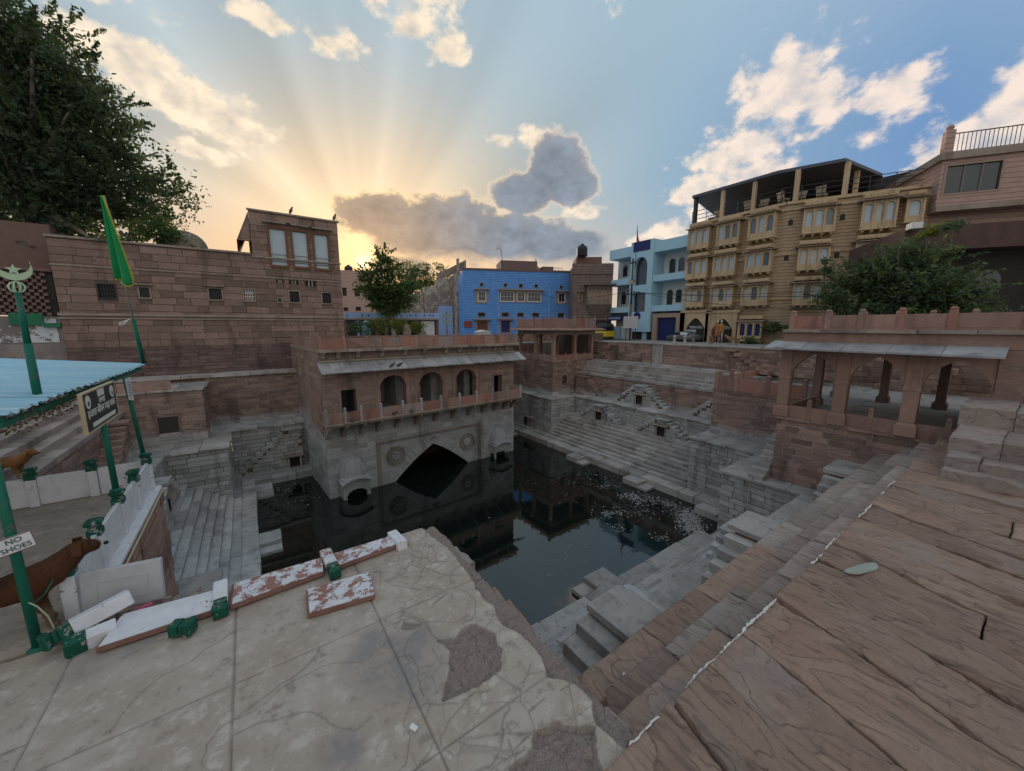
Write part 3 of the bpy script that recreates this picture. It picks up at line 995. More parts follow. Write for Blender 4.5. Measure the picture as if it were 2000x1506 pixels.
MB().box(0, 1.75, -.06, .06, 0, .42).build('rail_panel', MAT['red'], tl)
MB().box(.3, .45, -.09, .09, 0, .62).build('rail_post', MAT['red'], tl)

# ---------------------------------------------------------------- far bank left of the temple
flight('stone_ledge', 'stone ledges at the water beside the left corner of the water palace', (-.95, 23.4, 0), 0, 3.7, [(0, .35, .55), (.55, .5, .5)], MAT['grey'])
wall('retaining_wall', 'grey lower wall left of the water palace', (-1.2, 24.35, .4), 0, 4.0, 2.6, MAT['grey'], .22, .6)
pyramid('single flight of stone stairs with low doorway left of the water palace', (1.6, 23.98, .45), 0, 2.35, 10, .9, .38, MAT['grey'], sides=(1, 0), run=.26, door=True)
t2 = thing('bank_terrace', 'grey paved ledge above the flight left of the water palace', 'paving', (-2.0, 24.3, 0), 0)
step_rows(t2, 4.8, [(0, 3.1, .75, .12), (.75, 3.1, .75, .12)], MAT['grey'], 1.1, name='paving_slab')
wall('retaining_wall', 'red wall with white brick joints left of the water palace', (-2.05, 25.7, 3.05), 0, 4.9, 2.75, MAT['well'], .2, .58, mortar='mortar')
t2 = thing('bank_terrace', 'ledge of stone slabs at the foot of the old red house', 'paving', (-9.0, 25.6, 0), 0)
step_rows(t2, 12.0, [(0, 5.92, .7, .12), (.7, 5.92, .7, .12)], MAT['warmgrey'], 1.3, name='paving_slab')
MB().box(-9.0, 3.0, 25.75, 27.0, 3.0, 5.85).build('core', MAT['darkmortar'], t2).location = (9.0, -25.6, 0)
wall('retaining_wall', 'dark wall at the back between the water palace and the corner tower', (12.0, 27.2, -.5), 0, 9.5, 7.4, MAT['well'], .25, .8)

# ================================================================== water palace (temple) standing in the well
def cusped(cx, w, z0, zs, za, n=9, k=.11):
    """outline of a cusped Rajput arch opening, counter clockwise from the lower left"""
    pts = [(cx - w / 2, z0), (cx - w / 2, zs)]
    L = []
    for i in range(n + 1):
        a = math.pi * (1 - i / n)
        L.append((cx + math.cos(a) * w / 2, zs + math.sin(a) ** .8 * (za - zs)))
    out = []
    for p, q in zip(L[:-1], L[1:]):
        mx, mz = (p[0] + q[0]) / 2, (p[1] + q[1]) / 2
        dx, dz = q[0] - p[0], q[1] - p[1]
        l = math.hypot(dx, dz)
        nx, nz = -dz / l, dx / l
        for t in (0, .25, .5, .75):
            h = k * 4 * t * (1 - t) * .5
            out.append((p[0] + dx * t + nx * h, p[1] + dz * t + nz * h))
    out.append(L[-1])
    pts += out[1:-1]
    pts += [(cx + w / 2, zs), (cx + w / 2, z0)]
    return pts[::-1]


def pointed(cx, w, z0, zs, za, n=9, bulge=.14):
    L = [(cx - w / 2, z0), (cx - w / 2, zs)]
    for i in range(1, n):
        t = i / n
        L.append((cx - w / 2 + w / 2 * t, zs + (za - zs) * t + bulge * 4 * t * (1 - t)))
    L.append((cx, za))
    R = [(2 * cx - x, z) for x, z in L[:-1]][::-1]
    return (L + R)[::-1]


TL = 11.8
tp = thing('water_palace', 'stone water palace with arched upper windows and a balcony standing in the well', 'palace', (2.66, 19.52, 0), math.atan2(.83, 11.64))
MT = MAT['temple']
big_arch = pointed(5.72, 4.86, -.7, -.05, 1.73, 10, .13)
b = MB()
b.slab([[(0, -.7), (TL, -.7), (TL, 3.9), (0, 3.9)], big_arch], 0, .6)
# vaulted recess behind the big arch
b.box(2.4, 9.1, 4.6, 4.8, -.7, 2.2)
b.box(2.2, 2.4, .6, 4.6, -.7, 2.2); b.box(9.1, 9.3, .6, 4.6, -.7, 2.2); b.box(2.2, 9.3, .6, 4.8, 2.2, 2.4)
b.build('lower_wall', MT, tp)
courses(tp, 0, TL, -.6, 3.88, .26, .85, MT, y=-.012, depth=.06, holes=[(2.36, 9.12, -.7, 2.5)], jit=.004, gap=.01)
# framed panel with carved lines
b = MB()
for a, c, d, e in ((2.42, 2.48, -.5, 2.42), (2.56, 2.6, -.5, 2.34), (8.99, 9.05, -.5, 2.42), (8.87, 8.91, -.5, 2.34), (2.48, 8.99, 2.36, 2.42), (2.6, 8.87, 2.29, 2.33)):
    b.box(a, c, -.045, .02, d, e)
b.build('panel_moulding', MAT['cornice'], tp)
# wedge stones round the arch
arch_up = [p for p in big_arch if p[1] >= -.05][::-1]
for i in range(len(arch_up) - 1):
    p, q = arch_up[i], arch_up[i + 1]
    for h in (0, .5):
        a = (p[0] + (q[0] - p[0]) * h, p[1] + (q[1] - p[1]) * h)
        c = (p[0] + (q[0] - p[0]) * (h + .5), p[1] + (q[1] - p[1]) * (h + .5))
        dx, dz = c[0] - a[0], c[1] - a[1]
        l = math.hypot(dx, dz); nx, nz = -dz / l, dx / l
        g_ = .012
        a2 = (a[0] + dx / l * g_, a[1] + dz / l * g_); c2 = (c[0] - dx / l * g_, c[1] - dz / l * g_)
        r = .62
        MB().slab([[a2, c2, (c2[0] + nx * r * .98, c2[1] + nz * r * .98), (a2[0] + nx * r, a2[1] + nz * r)][::-1]], -.014 - random.uniform(0, .008), .03).build('voussoir', MAT['voussoir'], tp)
for cx, cz, R in ((3.45, 1.5, .54), (8.03, 1.38, .54)):
    m = Matrix.Translation((cx, -.01, cz)) @ Matrix.Rotation(H90, 4, 'X')
    b = MB()
    for r0, r1, h in ((R, R * .9, .06), (R * .84, R * .78, .045), (R * .6, R * .52, .05)):
        prof = [(r1, 0), (r0, 0), (r0, h), ((r0 + r1) / 2, h * 1.2), (r1, h), (r1, 0)]
        n_ = 40
        vs, fs = [], []
        for (r, z) in prof:
            for i in range(n_):
                vs.append((r * math.cos(2 * math.pi * i / n_), r * math.sin(2 * math.pi * i / n_), z))
        for j in range(len(prof) - 1):
            for i in range(n_):
                fs.append((j * n_ + i, j * n_ + (i + 1) % n_, (j + 1) * n_ + (i + 1) % n_, (j + 1) * n_ + i))
        b.add(vs, fs, m)
    med = b.build('medallion', MAT['cornice'], tp)
    b = MB()
    for i in range(8):
        a = 2 * math.pi * i / 8
        b.lathe([(.02, .0), (R * .17, .01), (R * .15, .05), (.02, .075)], (R * .33 * math.cos(a), R * .33 * math.sin(a), 0), 8, m)
    for i in range(20):
        a = 2 * math.pi * i / 20
        b.lathe([(.01, 0), (R * .07, .01), (R * .05, .04), (.01, .05)], (R * .69 * math.cos(a), R * .69 * math.sin(a), 0), 6, m)
    b.lathe([(.01, 0), (R * .14, .02), (R * .1, .07), (.01, .09)], (0, 0, 0), 12, m)
    b.build('rosette', MT, med)
b = MB()
for i in range(7):
    a = rad(-60 + 20 * i)
    p = (5.73 + math.sin(a) * .2, -.03, 1.93 + math.cos(a) * .22)
    b.lathe([(.01, 0), (.055, .015), (.04, .05), (.01, .06)], (0, 0, 0), 8, Matrix.Translation(p) @ Matrix.Rotation(H90, 4, 'X'))
b.build('apex_carving', MAT['cornice'], tp)
# balcony
b = MB(); b.box(-.17, TL - .12, -1.06, .1, 3.88, 3.99); b.box(-.12, TL - .17, -1.0, 0, 3.8, 3.88)
bevelled(b.build('balcony_floor', MAT['cornice'], tp), .02)
for x in (.07, .79, 1.67, 2.49, 3.5, 4.63, 5.79, 6.97, 8.09, 9.15, 10.05, 10.9, 11.5):
    b = MB()
    b.slab([[(-.9, 3.8), (-.9, 3.68), (-.72, 3.62), (-.6, 3.46), (-.42, 3.4), (-.3, 3.16), (0, 3.05), (0, 3.8)][::-1]], x - .085, x + .085, SW)
    b.f = [f[::-1] for f in b.f]
    bevelled(b.build('balcony_bracket', MAT['cornice'], tp), .015)
rail_posts(tp, 0, 0, 0, 3.99, .5, .74, MAT['rail'], MAT['eave'], y=-.98, px=[-.11, .72, 1.46, 2.42, 3.56, 4.6, 5.78, 6.98, 8.14, 9.32, 10.45, 11.57], pw=.12, thick=.07)
for sx in (-.11, 11.57):
    b = MB(); b.box(sx - .035, sx + .035, -.92, 0, 3.99, 4.49); b.build('rail_panel', MAT['rail'], tp)
# upper wall with doors and cusped arches
arches = [cusped(c, 1.42, 4.0, 5.17, 5.9) for c in (3.49, 5.73, 8.06)]
doors = [[(.84, 4.0), (.84, 5.4), (1.56, 5.4), (1.56, 4.0)], [(10.12, 4.0), (10.12, 5.37), (10.8, 5.37), (10.8, 4.0)]]
zb = 4.002
b = MB()
b.slab([[(0, 3.9), (TL, 3.9), (TL, 7.3), (0, 7.3)]] + [[(x, max(z, 3.98)) for x, z in a] for a in arches] + doors, 0, .42)
b.build('upper_wall', MT, tp)
bays = [(2.5, 4.48), (4.74, 6.72), (7.07, 9.05)]
courses(tp, 0, TL, 4.0, 6.8, .25, .8, MT, y=-.02, depth=.06, jit=.005, gap=.01,
        holes=[(a, c, 3.9, 6.5) for a, c in bays] + [(.74, 1.66, 3.9, 5.5), (10.0, 10.92, 3.9, 5.75)])
for (a, c), ar in zip(bays, arches):
    MB().slab([[(a + .09, 4.0), (c - .09, 4.0), (c - .09, 6.42), (a + .09, 6.42)], [(x, z if z > 4.01 else 3.9) for x, z in ar]] if False else
              [[(a + .09, 4.0)] + [p for p in ar[::-1] if True] + [(c - .09, 4.0), (c - .09, 6.42), (a + .09, 6.42)]], -.03, .0).build('arch_panel', MAT['rail'], tp)
    for x in (a + .045, c - .045):
        bevelled(MB().box(x - .05, x + .05, -.055, 0, 4.0, 6.5).build('pilaster', MAT['temple'], tp), .012)
    for sx in (-1, 1):
        m = Matrix.Translation(((a + c) / 2 + sx * .62, -.035, 6.0)) @ Matrix.Rotation(H90, 4, 'X')
        MB().lathe([(.01, 0), (.11, .0), (.1, .025), (.04, .03), (.01, .05)], (0, 0, 0), 12, m).build('rosette', MAT['cornice'], tp)
for d in doors:
    x0, x1, zt = d[0][0], d[2][0], d[1][1]
    b = MB(); b.box(x0 - .1, x0, -.04, .1, 4.0, zt + .1); b.box(x1, x1 + .1, -.04, .1, 4.0, zt + .1); b.box(x0, x1, -.038, .1, zt, zt + .1)
    b.build('door_frame', MT, tp)
b = MB(); b.box(9.98, 10.94, -.03, 0, 5.5, 5.74); b.build('lintel_panel', MAT['rail'], tp)
# rooms behind
b = MB()
b.box(.05, TL - .05, 3.0, 3.2, 3.9, 7.2)
for x0, x1 in ((1.9, 2.2), (4.05, 4.55), (6.25, 6.8), (8.6, 9.0), (10.65, 11.0)):
    b.box(x0, x1, 1.1, 2.9, 3.99, 7.2)
b.box(.02, TL - .02, .43, 3.2, 3.85, 3.985)
b.build('inner_wall', MAT['grey'], tp)
# back and side mass
b = MB(); b.box(.03, TL - .03, 3.2, 7.3, -.7, 7.3); b.box(.03, .4, .601, 3.2, -.7, 3.9); b.box(TL - .4, TL - .03, .601, 3.2, -.7, 3.9); b.box(.03, .4, .425, 3.2, 3.9, 7.29); b.box(TL - .4, TL - .03, .425, 3.2, 3.9, 7.29)
b.build('core', MAT['darkmortar'], tp)
courses(tp, 0, 7.2, -.6, 7.28, .26, .8, MT, y=-.01, depth=.06, org=(0, 7.25, 0), rz=-H90, jit=.006, gap=.01)
MB().slab([[(.1, 3.2), (2.6, 3.5), (2.5, 5.3), (.1, 5.2)]], -.03, 0, Matrix.Translation((0, 0, 0)) @ Matrix.Rotation(H90, 4, 'Z') @ Matrix.Scale(-1, 4, (0, 1, 0))).build('plaster_patch', MAT['rail'], tp).location = (-.02, 0, 0)
# eave, brackets, cornice and parapet
eave_slabs(tp, -.12, 12.25, .0, -.78, 6.82, 6.38, 27, MAT['eave'], .06)
b = MB(); b.box(-.02, TL + .02, -.1, 0, 6.82, 6.9); b.build('string_course', MAT['cornice'], tp)
for x in (.14, .81, 1.73, 2.94, 4.18, 5.31, 6.66, 7.57, 8.88, 10.16, 11.1):
    b = MB()
    b.slab([[(-.32, 7.28), (-.32, 7.2), (-.2, 7.14), (-.14, 6.98), (0, 6.92), (0, 7.28)][::-1]], x - .09, x + .09, SW)
    b.f = [f[::-1] for f in b.f]
    b.build('cornice_bracket', MAT['cornice'], tp)
for i in range(9):
    a, c = -.1 + 12.1 * i / 9, -.1 + 12.1 * (i + 1) / 9
    put_stone(tp, 'cornice_slab', ((a + c) / 2, .1 + random.uniform(-.02, .02), 7.35), (c - a - .01, 1.0, .13), MAT['cornice'], rx=random.uniform(-.01, .01))
MB().box(-.05, TL + .4, .5, 11.8, 7.28, 7.41).build('roof', MAT['soil'], tp)
rail_posts(tp, 0, 0, 0, 7.415, .5, .6, MAT['rail'], MAT['rail'], y=.02, px=[.1, 1.16, 2.26, 3.12, 4.04, 4.9, 6.06, 7.34, 8.25, 9.32, 10.33, 11.24, 12.0], pw=.15)
for x, s in ((1.2, 1), (2.3, -1), (3.1, 1), (4.95, 1)):
    b = MB()
    b.slab([[(x + .1, 7.46), (x + .95, 7.46), (x + .1, 7.88)] if s > 0 else [(x + .1, 7.46), (x + .72, 7.46), (x + .72, 7.88)]], -.055, .0)
    b.build('carved_panel', MAT['red'], tp)
for i in range(22):
    b = MB(); y = .2 + i * .31
    b.box(.02, .14, y, y + .29, 7.415, 7.93 + random.uniform(-.02, .03)); b.build('rail_panel', MAT['rail'], tp)
# stone niches standing in the water against the facade
def niche(u, full, label):
    t = thing('water_niche', label, 'niche', tp.matrix_basis @ Vector((u, 0, 0)), tp.rotation_euler.z, 'stone niches in the water')
    w, d = 1.3, .62
    b = MB()
    if full:
        b.slab([[(-w / 2, -.6), (-w / 2, .78), (-w * .3, .93), (0, .99), (w * .3, .93), (w / 2, .78), (w / 2, -.6)][::-1] if False else
                [(-w / 2, -.6), (-w / 2 + .17, -.6)] + cusped(0, w - .34, -.6, .05, .42, 7, .09)[::-1][1:-1] + [(w / 2 - .17, -.6), (w / 2, -.6), (w / 2, .78), (w * .3, .93), (0, .99), (-w * .3, .93), (-w / 2, .78)]], -d, -d + .16)
    else:
        b.slab([[(-w / 2, .42), (w / 2, .42), (w / 2, .78), (w * .3, .93), (0, .99), (-w * .3, .93), (-w / 2, .78)]], -d, -d + .16)
        b.box(-w / 2, -w / 2 + .1, -d, -d + .1, -.6, .42)
    b.build('front_panel', MAT['grey'], t)
    b = MB(); b.box(-w / 2, -w / 2 + .1, -d + .16, -.02, -.6 if full else .3, .8); b.box(w / 2 - .1, w / 2, -d + .16, -.02, -.6 if full else .3, .8)
    b.build('side_panel', MAT['grey'], t)
    # curved bangla eave
    n_ = 12
    vs, fs = [], []
    for i in range(n_ + 1):
        x = -w / 2 - .1 + (w + .2) * i / n_
        z = .80 + .24 * (1 - (2 * i / n_ - 1) ** 2)
        for (y, dz) in ((-d - .16, -.06), (-.0, .06), (-.0, .16), (-d - .16, .04)):
            vs.append((x, y, z + dz))
    for i in range(n_):
        for k in range(4):
            fs.append((i * 4 + k, i * 4 + (k + 1) % 4, (i + 1) * 4 + (k + 1) % 4, (i + 1) * 4 + k))
    fs += [(3, 2, 1, 0), (n_ * 4, n_ * 4 + 1, n_ * 4 + 2, n_ * 4 + 3)]
    MB().add(vs, fs).build('curved_eave', MAT['eave'], t)
    # half dome with ribs
    vs, fs = [], []
    N, Mm = 28, 10
    for j in range(Mm + 1):
        p = j / Mm
        h = 1.02 + 1.0 * p
        r = max(.03, (1 - p ** 2.0) ** .62)
        for i in range(N + 1):
            a = math.pi * i / N
            rr = r * (1 + .06 * math.cos(a * 16))
            vs.append((-math.cos(a) * rr * w * .53, -math.sin(a) * rr * (d + .02) - .0, h))
    for j in range(Mm):
        for i in range(N):
            fs.append((j * (N + 1) + i, j * (N + 1) + i + 1, (j + 1) * (N + 1) + i + 1, (j + 1) * (N + 1) + i))
    MB().add(vs, fs).build('ribbed_dome', MAT['eave'], t)
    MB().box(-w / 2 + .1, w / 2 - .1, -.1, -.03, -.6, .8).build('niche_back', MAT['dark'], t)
    MB().box(-w / 2 - .02, w / 2 + .02, -d + .0, -.0, .985, 1.03).build('dome_base', MAT['grey'], t)
    return t


niche(1.14, True, 'domed stone niche with cusped arch standing in the water left of the big arch')
niche(10.4, False, 'domed stone niche with a broken front standing in the water right of the big arch')
# wooden poles leaning inside the third arch
for i, (x, tilt) in enumerate(((7.7, .25), (7.95, -.08), (8.2, .18), (8.35, -.2), (8.05, .3))):
    b = MB(); b.tube((x, .8, 3.99), (x - tilt * 1.2, 1.2 + .1 * i, 5.75), .035, .03, 7)
    o = b.build('wooden_pole', plain('old_wood%d' % i, (.22, .17, .13), .9))
    tag(o, ['first', 'second', 'third', 'fourth', 'fifth'][i] + ' wooden pole from the left leaning inside the right hand arch', 'pole', 'wooden poles leaning in the arch')
    o.matrix_world = tp.matrix_basis.copy()

# ================================================================== arched pavilion above the right corner
pv = thing('arched_pavilion', 'pink sandstone pavilion with three pointed arches, wide eave and roof parapet', 'pavilion', (15.2, 5.05, 5.4), -H90)
MR = MAT['rail']
cols = [0, 1.52, 3.05, 4.6]
for x in cols[:3]:
    b = MB()
    b.box(x - .23, x + .23, -.22, .2, 0, .3); b.frustum(x - .23, x + .23, -.22, .2, .3, .4, .06, .06)
    b.box(x - .165, x + .165, -.16, .14, .4, 2.42); b.box(x - .185, x + .185, -.18, .16, 1.3, 1.42)
    bevelled(b.build('column', MR, pv), .018, 2)
for a, c in zip(cols[:-1], cols[1:]):
    mid, w = (a + c) / 2, c - a - .34
    pts = [(-w / 2, 1.42), (-w / 2 + .02, 1.62), (-w / 2 + .12, 1.84), (-w / 2 + .3, 2.02), (-.18, 2.12), (0, 2.22), (.18, 2.12), (w / 2 - .3, 2.02), (w / 2 - .12, 1.84), (w / 2 - .02, 1.62), (w / 2, 1.42)]
    poly = [(mid + x, z) for x, z in pts] + [(c - .16, 1.42), (c - .16, 2.42), (a + .16, 2.42), (a + .16, 1.42)]
    b = MB(); b.slab([poly[::-1]], -.1, .12); b.build('arch_panel', MR, pv)
b = MB(); b.box(-.2, 6.8, -.15, .3, 2.42, 2.52); b.build('lintel_beam', MR, pv)
eave_slabs(pv, -.45, 4.55, -.05, -.85, 2.62, 2.4, 5, MAT['eave'], .05)
eave_slabs(pv, -6.4, .1, -.2, -.6, 2.62, 2.5, 5, MAT['eave'], .05, m=Matrix.Rotation(H90, 4, 'Z') @ Matrix.Scale(-1, 4, (1, 0, 0)) if False else Matrix(((0, 1, 0, 0), (-1, 0, 0, 0), (0, 0, 1, 0), (0, 0, 0, 1))))
b = MB(); b.box(-.15, 7.5, -.12, 6.0, 2.53, 2.9); b.build('roof', MR, pv)
for i in range(7):
    put_stone(pv, 'cornice_slab', (.35 + 1.05 * i, 0, 2.95), (1.04, .5, .1), MAT['cornice'], rx=random.uniform(-.01, .01))
rail_posts(pv, 0, 0, 0, 3.0, .44, .62, MR, MR, y=.02, px=[0, .95, 1.75, 2.6, 3.55, 4.75, 6.2, 7.4], pw=.15)
for x in (.6, 1.6, 2.5, 3.5, 4.6):
    b = MB(); b.box(x - .07, x + .07, 5.6, 5.74, 2.9, 3.62); b.frustum(x - .09, x + .09, 5.58, 5.76, 3.62, 3.7, .04, .04); b.build('rail_post', MR, pv)
MB().box(0, 7.4, 5.63, 5.71, 2.9, 3.35).build('rail_panel', MR, pv)
for y, x in ((3.1, .05), (5.9, .0), (5.8, 1.5), (5.75, 3.05), (5.8, 4.6)):
    stone_column(pv, x, y, 0, 2.42, .26, MR)
for a, c in zip(cols[:-1], cols[1:]):
    mid = (a + c) / 2
    b = MB(); b.box(a + .17, mid - .06, -.06, .02, 0, .4); b.build('rail_panel', MR, pv)
    b = MB(); b.box(mid + .06, c - .17, -.06, .02, 0, .4); b.build('rail_panel', MR, pv)
    b = MB(); b.box(mid - .06, mid + .06, -.08, .04, 0, .56); b.frustum(mid - .05, mid + .05, -.07, .03, .56, .6, -.02, -.02); b.frustum(mid - .07, mid + .07, -.09, .05, .6, .68, .04, .04)
    b.build('rail_post', MR, pv)
b = MB(); b.box(.06, .14, .25, 2.8, 0, .4); b.build('rail_panel', MR, pv)
b = MB(); b.box(4.45, 4.9, -.16, 5.7, 0, 2.42); b.box(4.9, 7.4, .5, 5.7, 0, 2.42); b.build('end_wall', MAT['red'], pv)
fl = thing('court_floor', 'pale swept stone floor inside and behind the arched pavilion', 'paving', (15.2, 8.9, 5.405), -H90)
for i in range(8):
    for j in range(7):
        if .4 + 1.3 * i < 4.3 and .8 + 1.5 * j < 5.2:
            continue
        put_stone(fl, 'paving_slab', (.4 + 1.3 * i, .8 + 1.5 * j, 0), (1.29, 1.49, .07), MAT['dust'])
for j in range(3):
    for i in range(4):
        put_stone(fl, 'paving_slab', (4.6 + 1.0 * i, .75 + 1.5 * j, -.001), (.99, 1.49, .07), MAT['dust'])
t = wall('court_wall', 'stone wall with steps closing the court behind the arched pavilion', (26.2, 10.2, 5.35), -H90, 11.0, 1.9, MAT['red'], .26, .8)
t = thing('stair', 'short stone stair against the back wall of the pavilion court', 'stairs', (25.2, 4.6, 5.42), -H90)
for i in range(5):
    put_stone(t, 'step_stone', (.3 * i + .9, .3, .13 + .24 * i), (1.9 - .28 * i, .9, .25), MAT['red'])
# big stone steps at the right end of the slabs
t = thing('block_steps', 'heavy stone block steps rising towards the end of the arched pavilion', 'steps', (0, 0, 0))
STEP_BLOCKS = t

# ================================================================== houses round the well
def text_mesh(body, size, mat, name, parent, loc, rot, extrude=.004, align='CENTER', width=None):
    cu = bpy.data.curves.new('txt', 'FONT')
    cu.body = body
    cu.size = size
    cu.align_x = align
    cu.align_y = 'CENTER'
    cu.extrude = extrude
    cu.resolution_u = 3
    to = bpy.data.objects.new('txt', cu)
    COL.objects.link(to)
    dg = bpy.context.evaluated_depsgraph_get()
    me = bpy.data.meshes.new_from_object(to.evaluated_get(dg))
    bpy.data.objects.remove(to)
    me.materials.clear()
    me.materials.append(mat)
    o = bpy.data.objects.new(name, me)
    COL.objects.link(o)
    o.parent = parent
    o.location = loc
    o.rotation_euler = rot
    if width and len(me.vertices):
        xs = [v.co.x for v in me.vertices]
        k = width / max(1e-6, max(xs) - min(xs))
        o.scale = (k, k, 1)
    return o


class Fac:
    """vertical facade: local x along it, z up; (x, y) of the photograph give (s, z) on it"""
    def __init__(s, t, org, rz):
        s.t, s.o, s.rz = t, Vector(org), rz
        s.u = Vector((math.cos(rz), math.sin(rz)))

    def sz(s, x, y):
        r = ray(x, y)
        nx, ny = -s.u.y, s.u.x
        k = (s.o.x * nx + s.o.y * ny) / (r[0] * nx + r[1] * ny)
        return ((r[0] * k - s.o.x) * s.u.x + (r[1] * k - s.o.y) * s.u.y, CAM_Z + r[2] * k - s.o.z)

    def rect(s, x0, y0, x1, y1):
        a, b = s.sz(x0, (y0 + y1) / 2)[0], s.sz(x1, (y0 + y1) / 2)[0]
        c, d = s.sz((x0 + x1) / 2, y1)[1], s.sz((x0 + x1) / 2, y0)[1]
        return a, b, c, d


MAT['wood'] = plain('brown_window_wood', (.17, .075, .04), .5)
MAT['skypane'] = plain('sky_tinted_curtain_glass', (.42, .52, .58), .18, .06, 2, spec=.6, bs=0)  # pale blue sky reflection put into the curtained pane colour
MAT['iron'] = plain('dark_iron', (.055, .055, .06), .6, metal=.3)
MAT['white'] = plain('white_paint', (.72, .72, .72), .6, .05, 8)
MAT['glass'] = glass('dark_window_glass', (.03, .035, .04))
MAT['wash'] = paint_worn('peeling_whitewash', (.56, .57, .62), (.20, .175, .165), .66, 1.6)
MAT['greenp'] = plain('green_wall_paint', (.02, .16, .075), .6)
MAT['rubble'] = stone('rubble_stone', (.20, .17, .16), (.26, .225, .21), (.14, .12, .115), 3, bs=1.0, bd=.05)
MAT['brickred'] = plain('dull_red_brick', (.19, .115, .10), .9)
MAT['sooty'] = stone('sooty_red_stone', (.16, .105, .098), (.13, .09, .085), (.22, .16, .15), 2, bs=.8, vary=.5)


def grille_window(t, a, b, c, d, yf, frame, back, bars=0, cross=0, barm=None, rec=.1, name='window', fw=.06):
    w = MB()
    w.box(a - fw, a, yf - .03, yf + rec, c - fw, d + fw); w.box(b, b + fw, yf - .03, yf + rec, c - fw, d + fw)
    w.box(a, b, yf - .028, yf + rec, d, d + fw); w.box(a, b, yf - .028, yf + rec, c - fw, c)
    f = w.build(name, frame, t)
    MB().box(a, b, yf + rec * .75, yf + rec, c, d).build('pane', back, f)
    if bars or cross:
        w = MB()
        for i in range(bars):
            x = a + (b - a) * (i + 1) / (bars + 1)
            w.box(x - .012, x + .012, yf + .005, yf + .03, c, d)
        for i in range(cross):
            z = c + (d - c) * (i + 1) / (cross + 1)
            w.box(a, b, yf + .006, yf + .031, z - .014, z + .014)
        w.build('bars', barm or MAT['iron'], f)
    return f


# ------------------------------------------------------------------ old red house on the left
HY = 26.8
hs = thing('old_house', 'old red sandstone house with a window tower overlooking the well', 'house', (-7.1, HY, 0))
F = Fac(hs, (-7.1, HY, 0), 0)
h4 = lambda x0, y0, x1, y1: F.rect(400 + x0 / 4.706, 380 + y0 / 4.706, 400 + x1 / 4.706, 380 + y1 / 4.706)
h1 = lambda x0, y0, x1, y1: F.rect(x0 / 3.764, 350 + y0 / 3.764, x1 / 3.764, 350 + y1 / 3.764)
tall = [h4(605, 320, 748, 648), h4(815, 345, 945, 662), h4(1015, 372, 1135, 680)]
small = [h4(780, 890, 870, 990), h4(1080, 905, 1160, 1000), h4(675, 955, 705, 990), h4(360, 870, 455, 975), h4(40, 865, 155, 965), h1(725, 775, 845, 875), h1(1025, 795, 1100, 870)]
vents = [h4(660, 785, 722, 815), h4(778, 795, 858, 825), h4(925, 795, 1020, 845)]
tz = sum(x[3] for x in tall) / 3, sum(x[2] for x in tall) / 3
holes = [(a - .05, b + .05, c - .05, d + .05) for a, b, c, d in tall + small + vents]
b = MB()
b.slab([[(0, 5.9), (12.4, 5.9), (12.4, 15.0), (7.78, 15.0), (7.78, 12.6), (0, 12.55)]] +
       [[(a, c), (a, d), (bb, d), (bb, c)] for a, bb, c, d in tall + small + vents], .03, .5)
b.box(0, 12.4, .5, 7.5, 5.9, 12.5); b.box(7.8, 12.38, .5, 7.0, 12.5, 14.9)
b.build('core', MAT['darkmortar'], hs)
n1 = courses(hs, 0, 12.4, 7.45, 12.5, .36, .86, MAT['oldblock'], holes=holes, jit=.012)
courses(hs, 7.78, 12.4, 12.5, 14.2, .36, .75, MAT['oldblock'], holes=holes, jit=.012)
courses(hs, 7.78, 12.4, 14.2, 14.95, .75, 1.6, MAT['oldblock'])
courses(hs, 0, 7.0, 0, 8.9, .6, 1.4, MAT['oldblock'], org=(12.38, .0, 5.9), rz=H90)
b = MB()
for z, th, pr in ((9.0, .13, .1), (8.85, .08, .05), (11.3, .06, .05), (12.55, .1, .08)):
    x1 = 7.7 if z > 12 else 12.45
    b.box(-.05, x1, -pr, .05, z, z + th)
b.box(7.7, 12.5, -.1, .05, 14.96, 15.06); b.box(7.72, 12.46, -.06, .05, 12.42, 12.5)
b.build('string_course', MAT['cornice'], hs)
t2 = thing('house_plinth', 'dark sooty stone plinth wall below the old red house', 'wall', (-7.1, HY - .06, 5.95))
MB().box(0, 9.7, .02, .1, 0, 1.5).build('core', MAT['darkmortar'], t2)
courses(t2, 0, 9.7, 0, 1.5, .19, .75, MAT['sooty'], depth=.08)
for a, bb, c, d in tall:
    fr = grille_window(hs, a, bb, c, d, 0, MAT['wood'], MAT['skypane'], 0, 0, fw=.13, rec=.14, name='tall_window')
    w = MB()
    for k in (.2, .1, .3):
        w.box(a, bb, .05, .07, c + (d - c) * k - .012, c + (d - c) * k + .012)
    w.build('bars', MAT['wood'], fr)
    MB().box(a - .3, bb + .3, -.28, .02, d + .28, d + .36).build('window_shelf', MAT['cornice'], hs)
for i, (a, bb, c, d) in enumerate(small):
    k = i in (4, 6)
    grille_window(hs, a, bb, c, d, 0, MAT['cornice'] if i != 5 else MAT['iron'], MAT['dark'] if i != 3 else MAT['wood'], 5 if not k else 7, 2 if not k else 7, MAT['iron'] if i != 3 else MAT['white'])
    if i in (4, 6):
        MB().box(a - .15, bb + .15, -.2, .02, d + .1, d + .16).build('window_shelf', MAT['cornice'], hs)
for a, bb, c, d in vents:
    w = MB(); w.box(a, bb, .12, .16, c, d); f = w.build('vent', MAT['dark'], hs)
    w = MB()
    for k in (1 / 3, 2 / 3):
        x = a + (bb - a) * k; w.box(x - .04, x + .04, 0, .12, c, d)
    w.build('bars', MAT['cornice'], f)
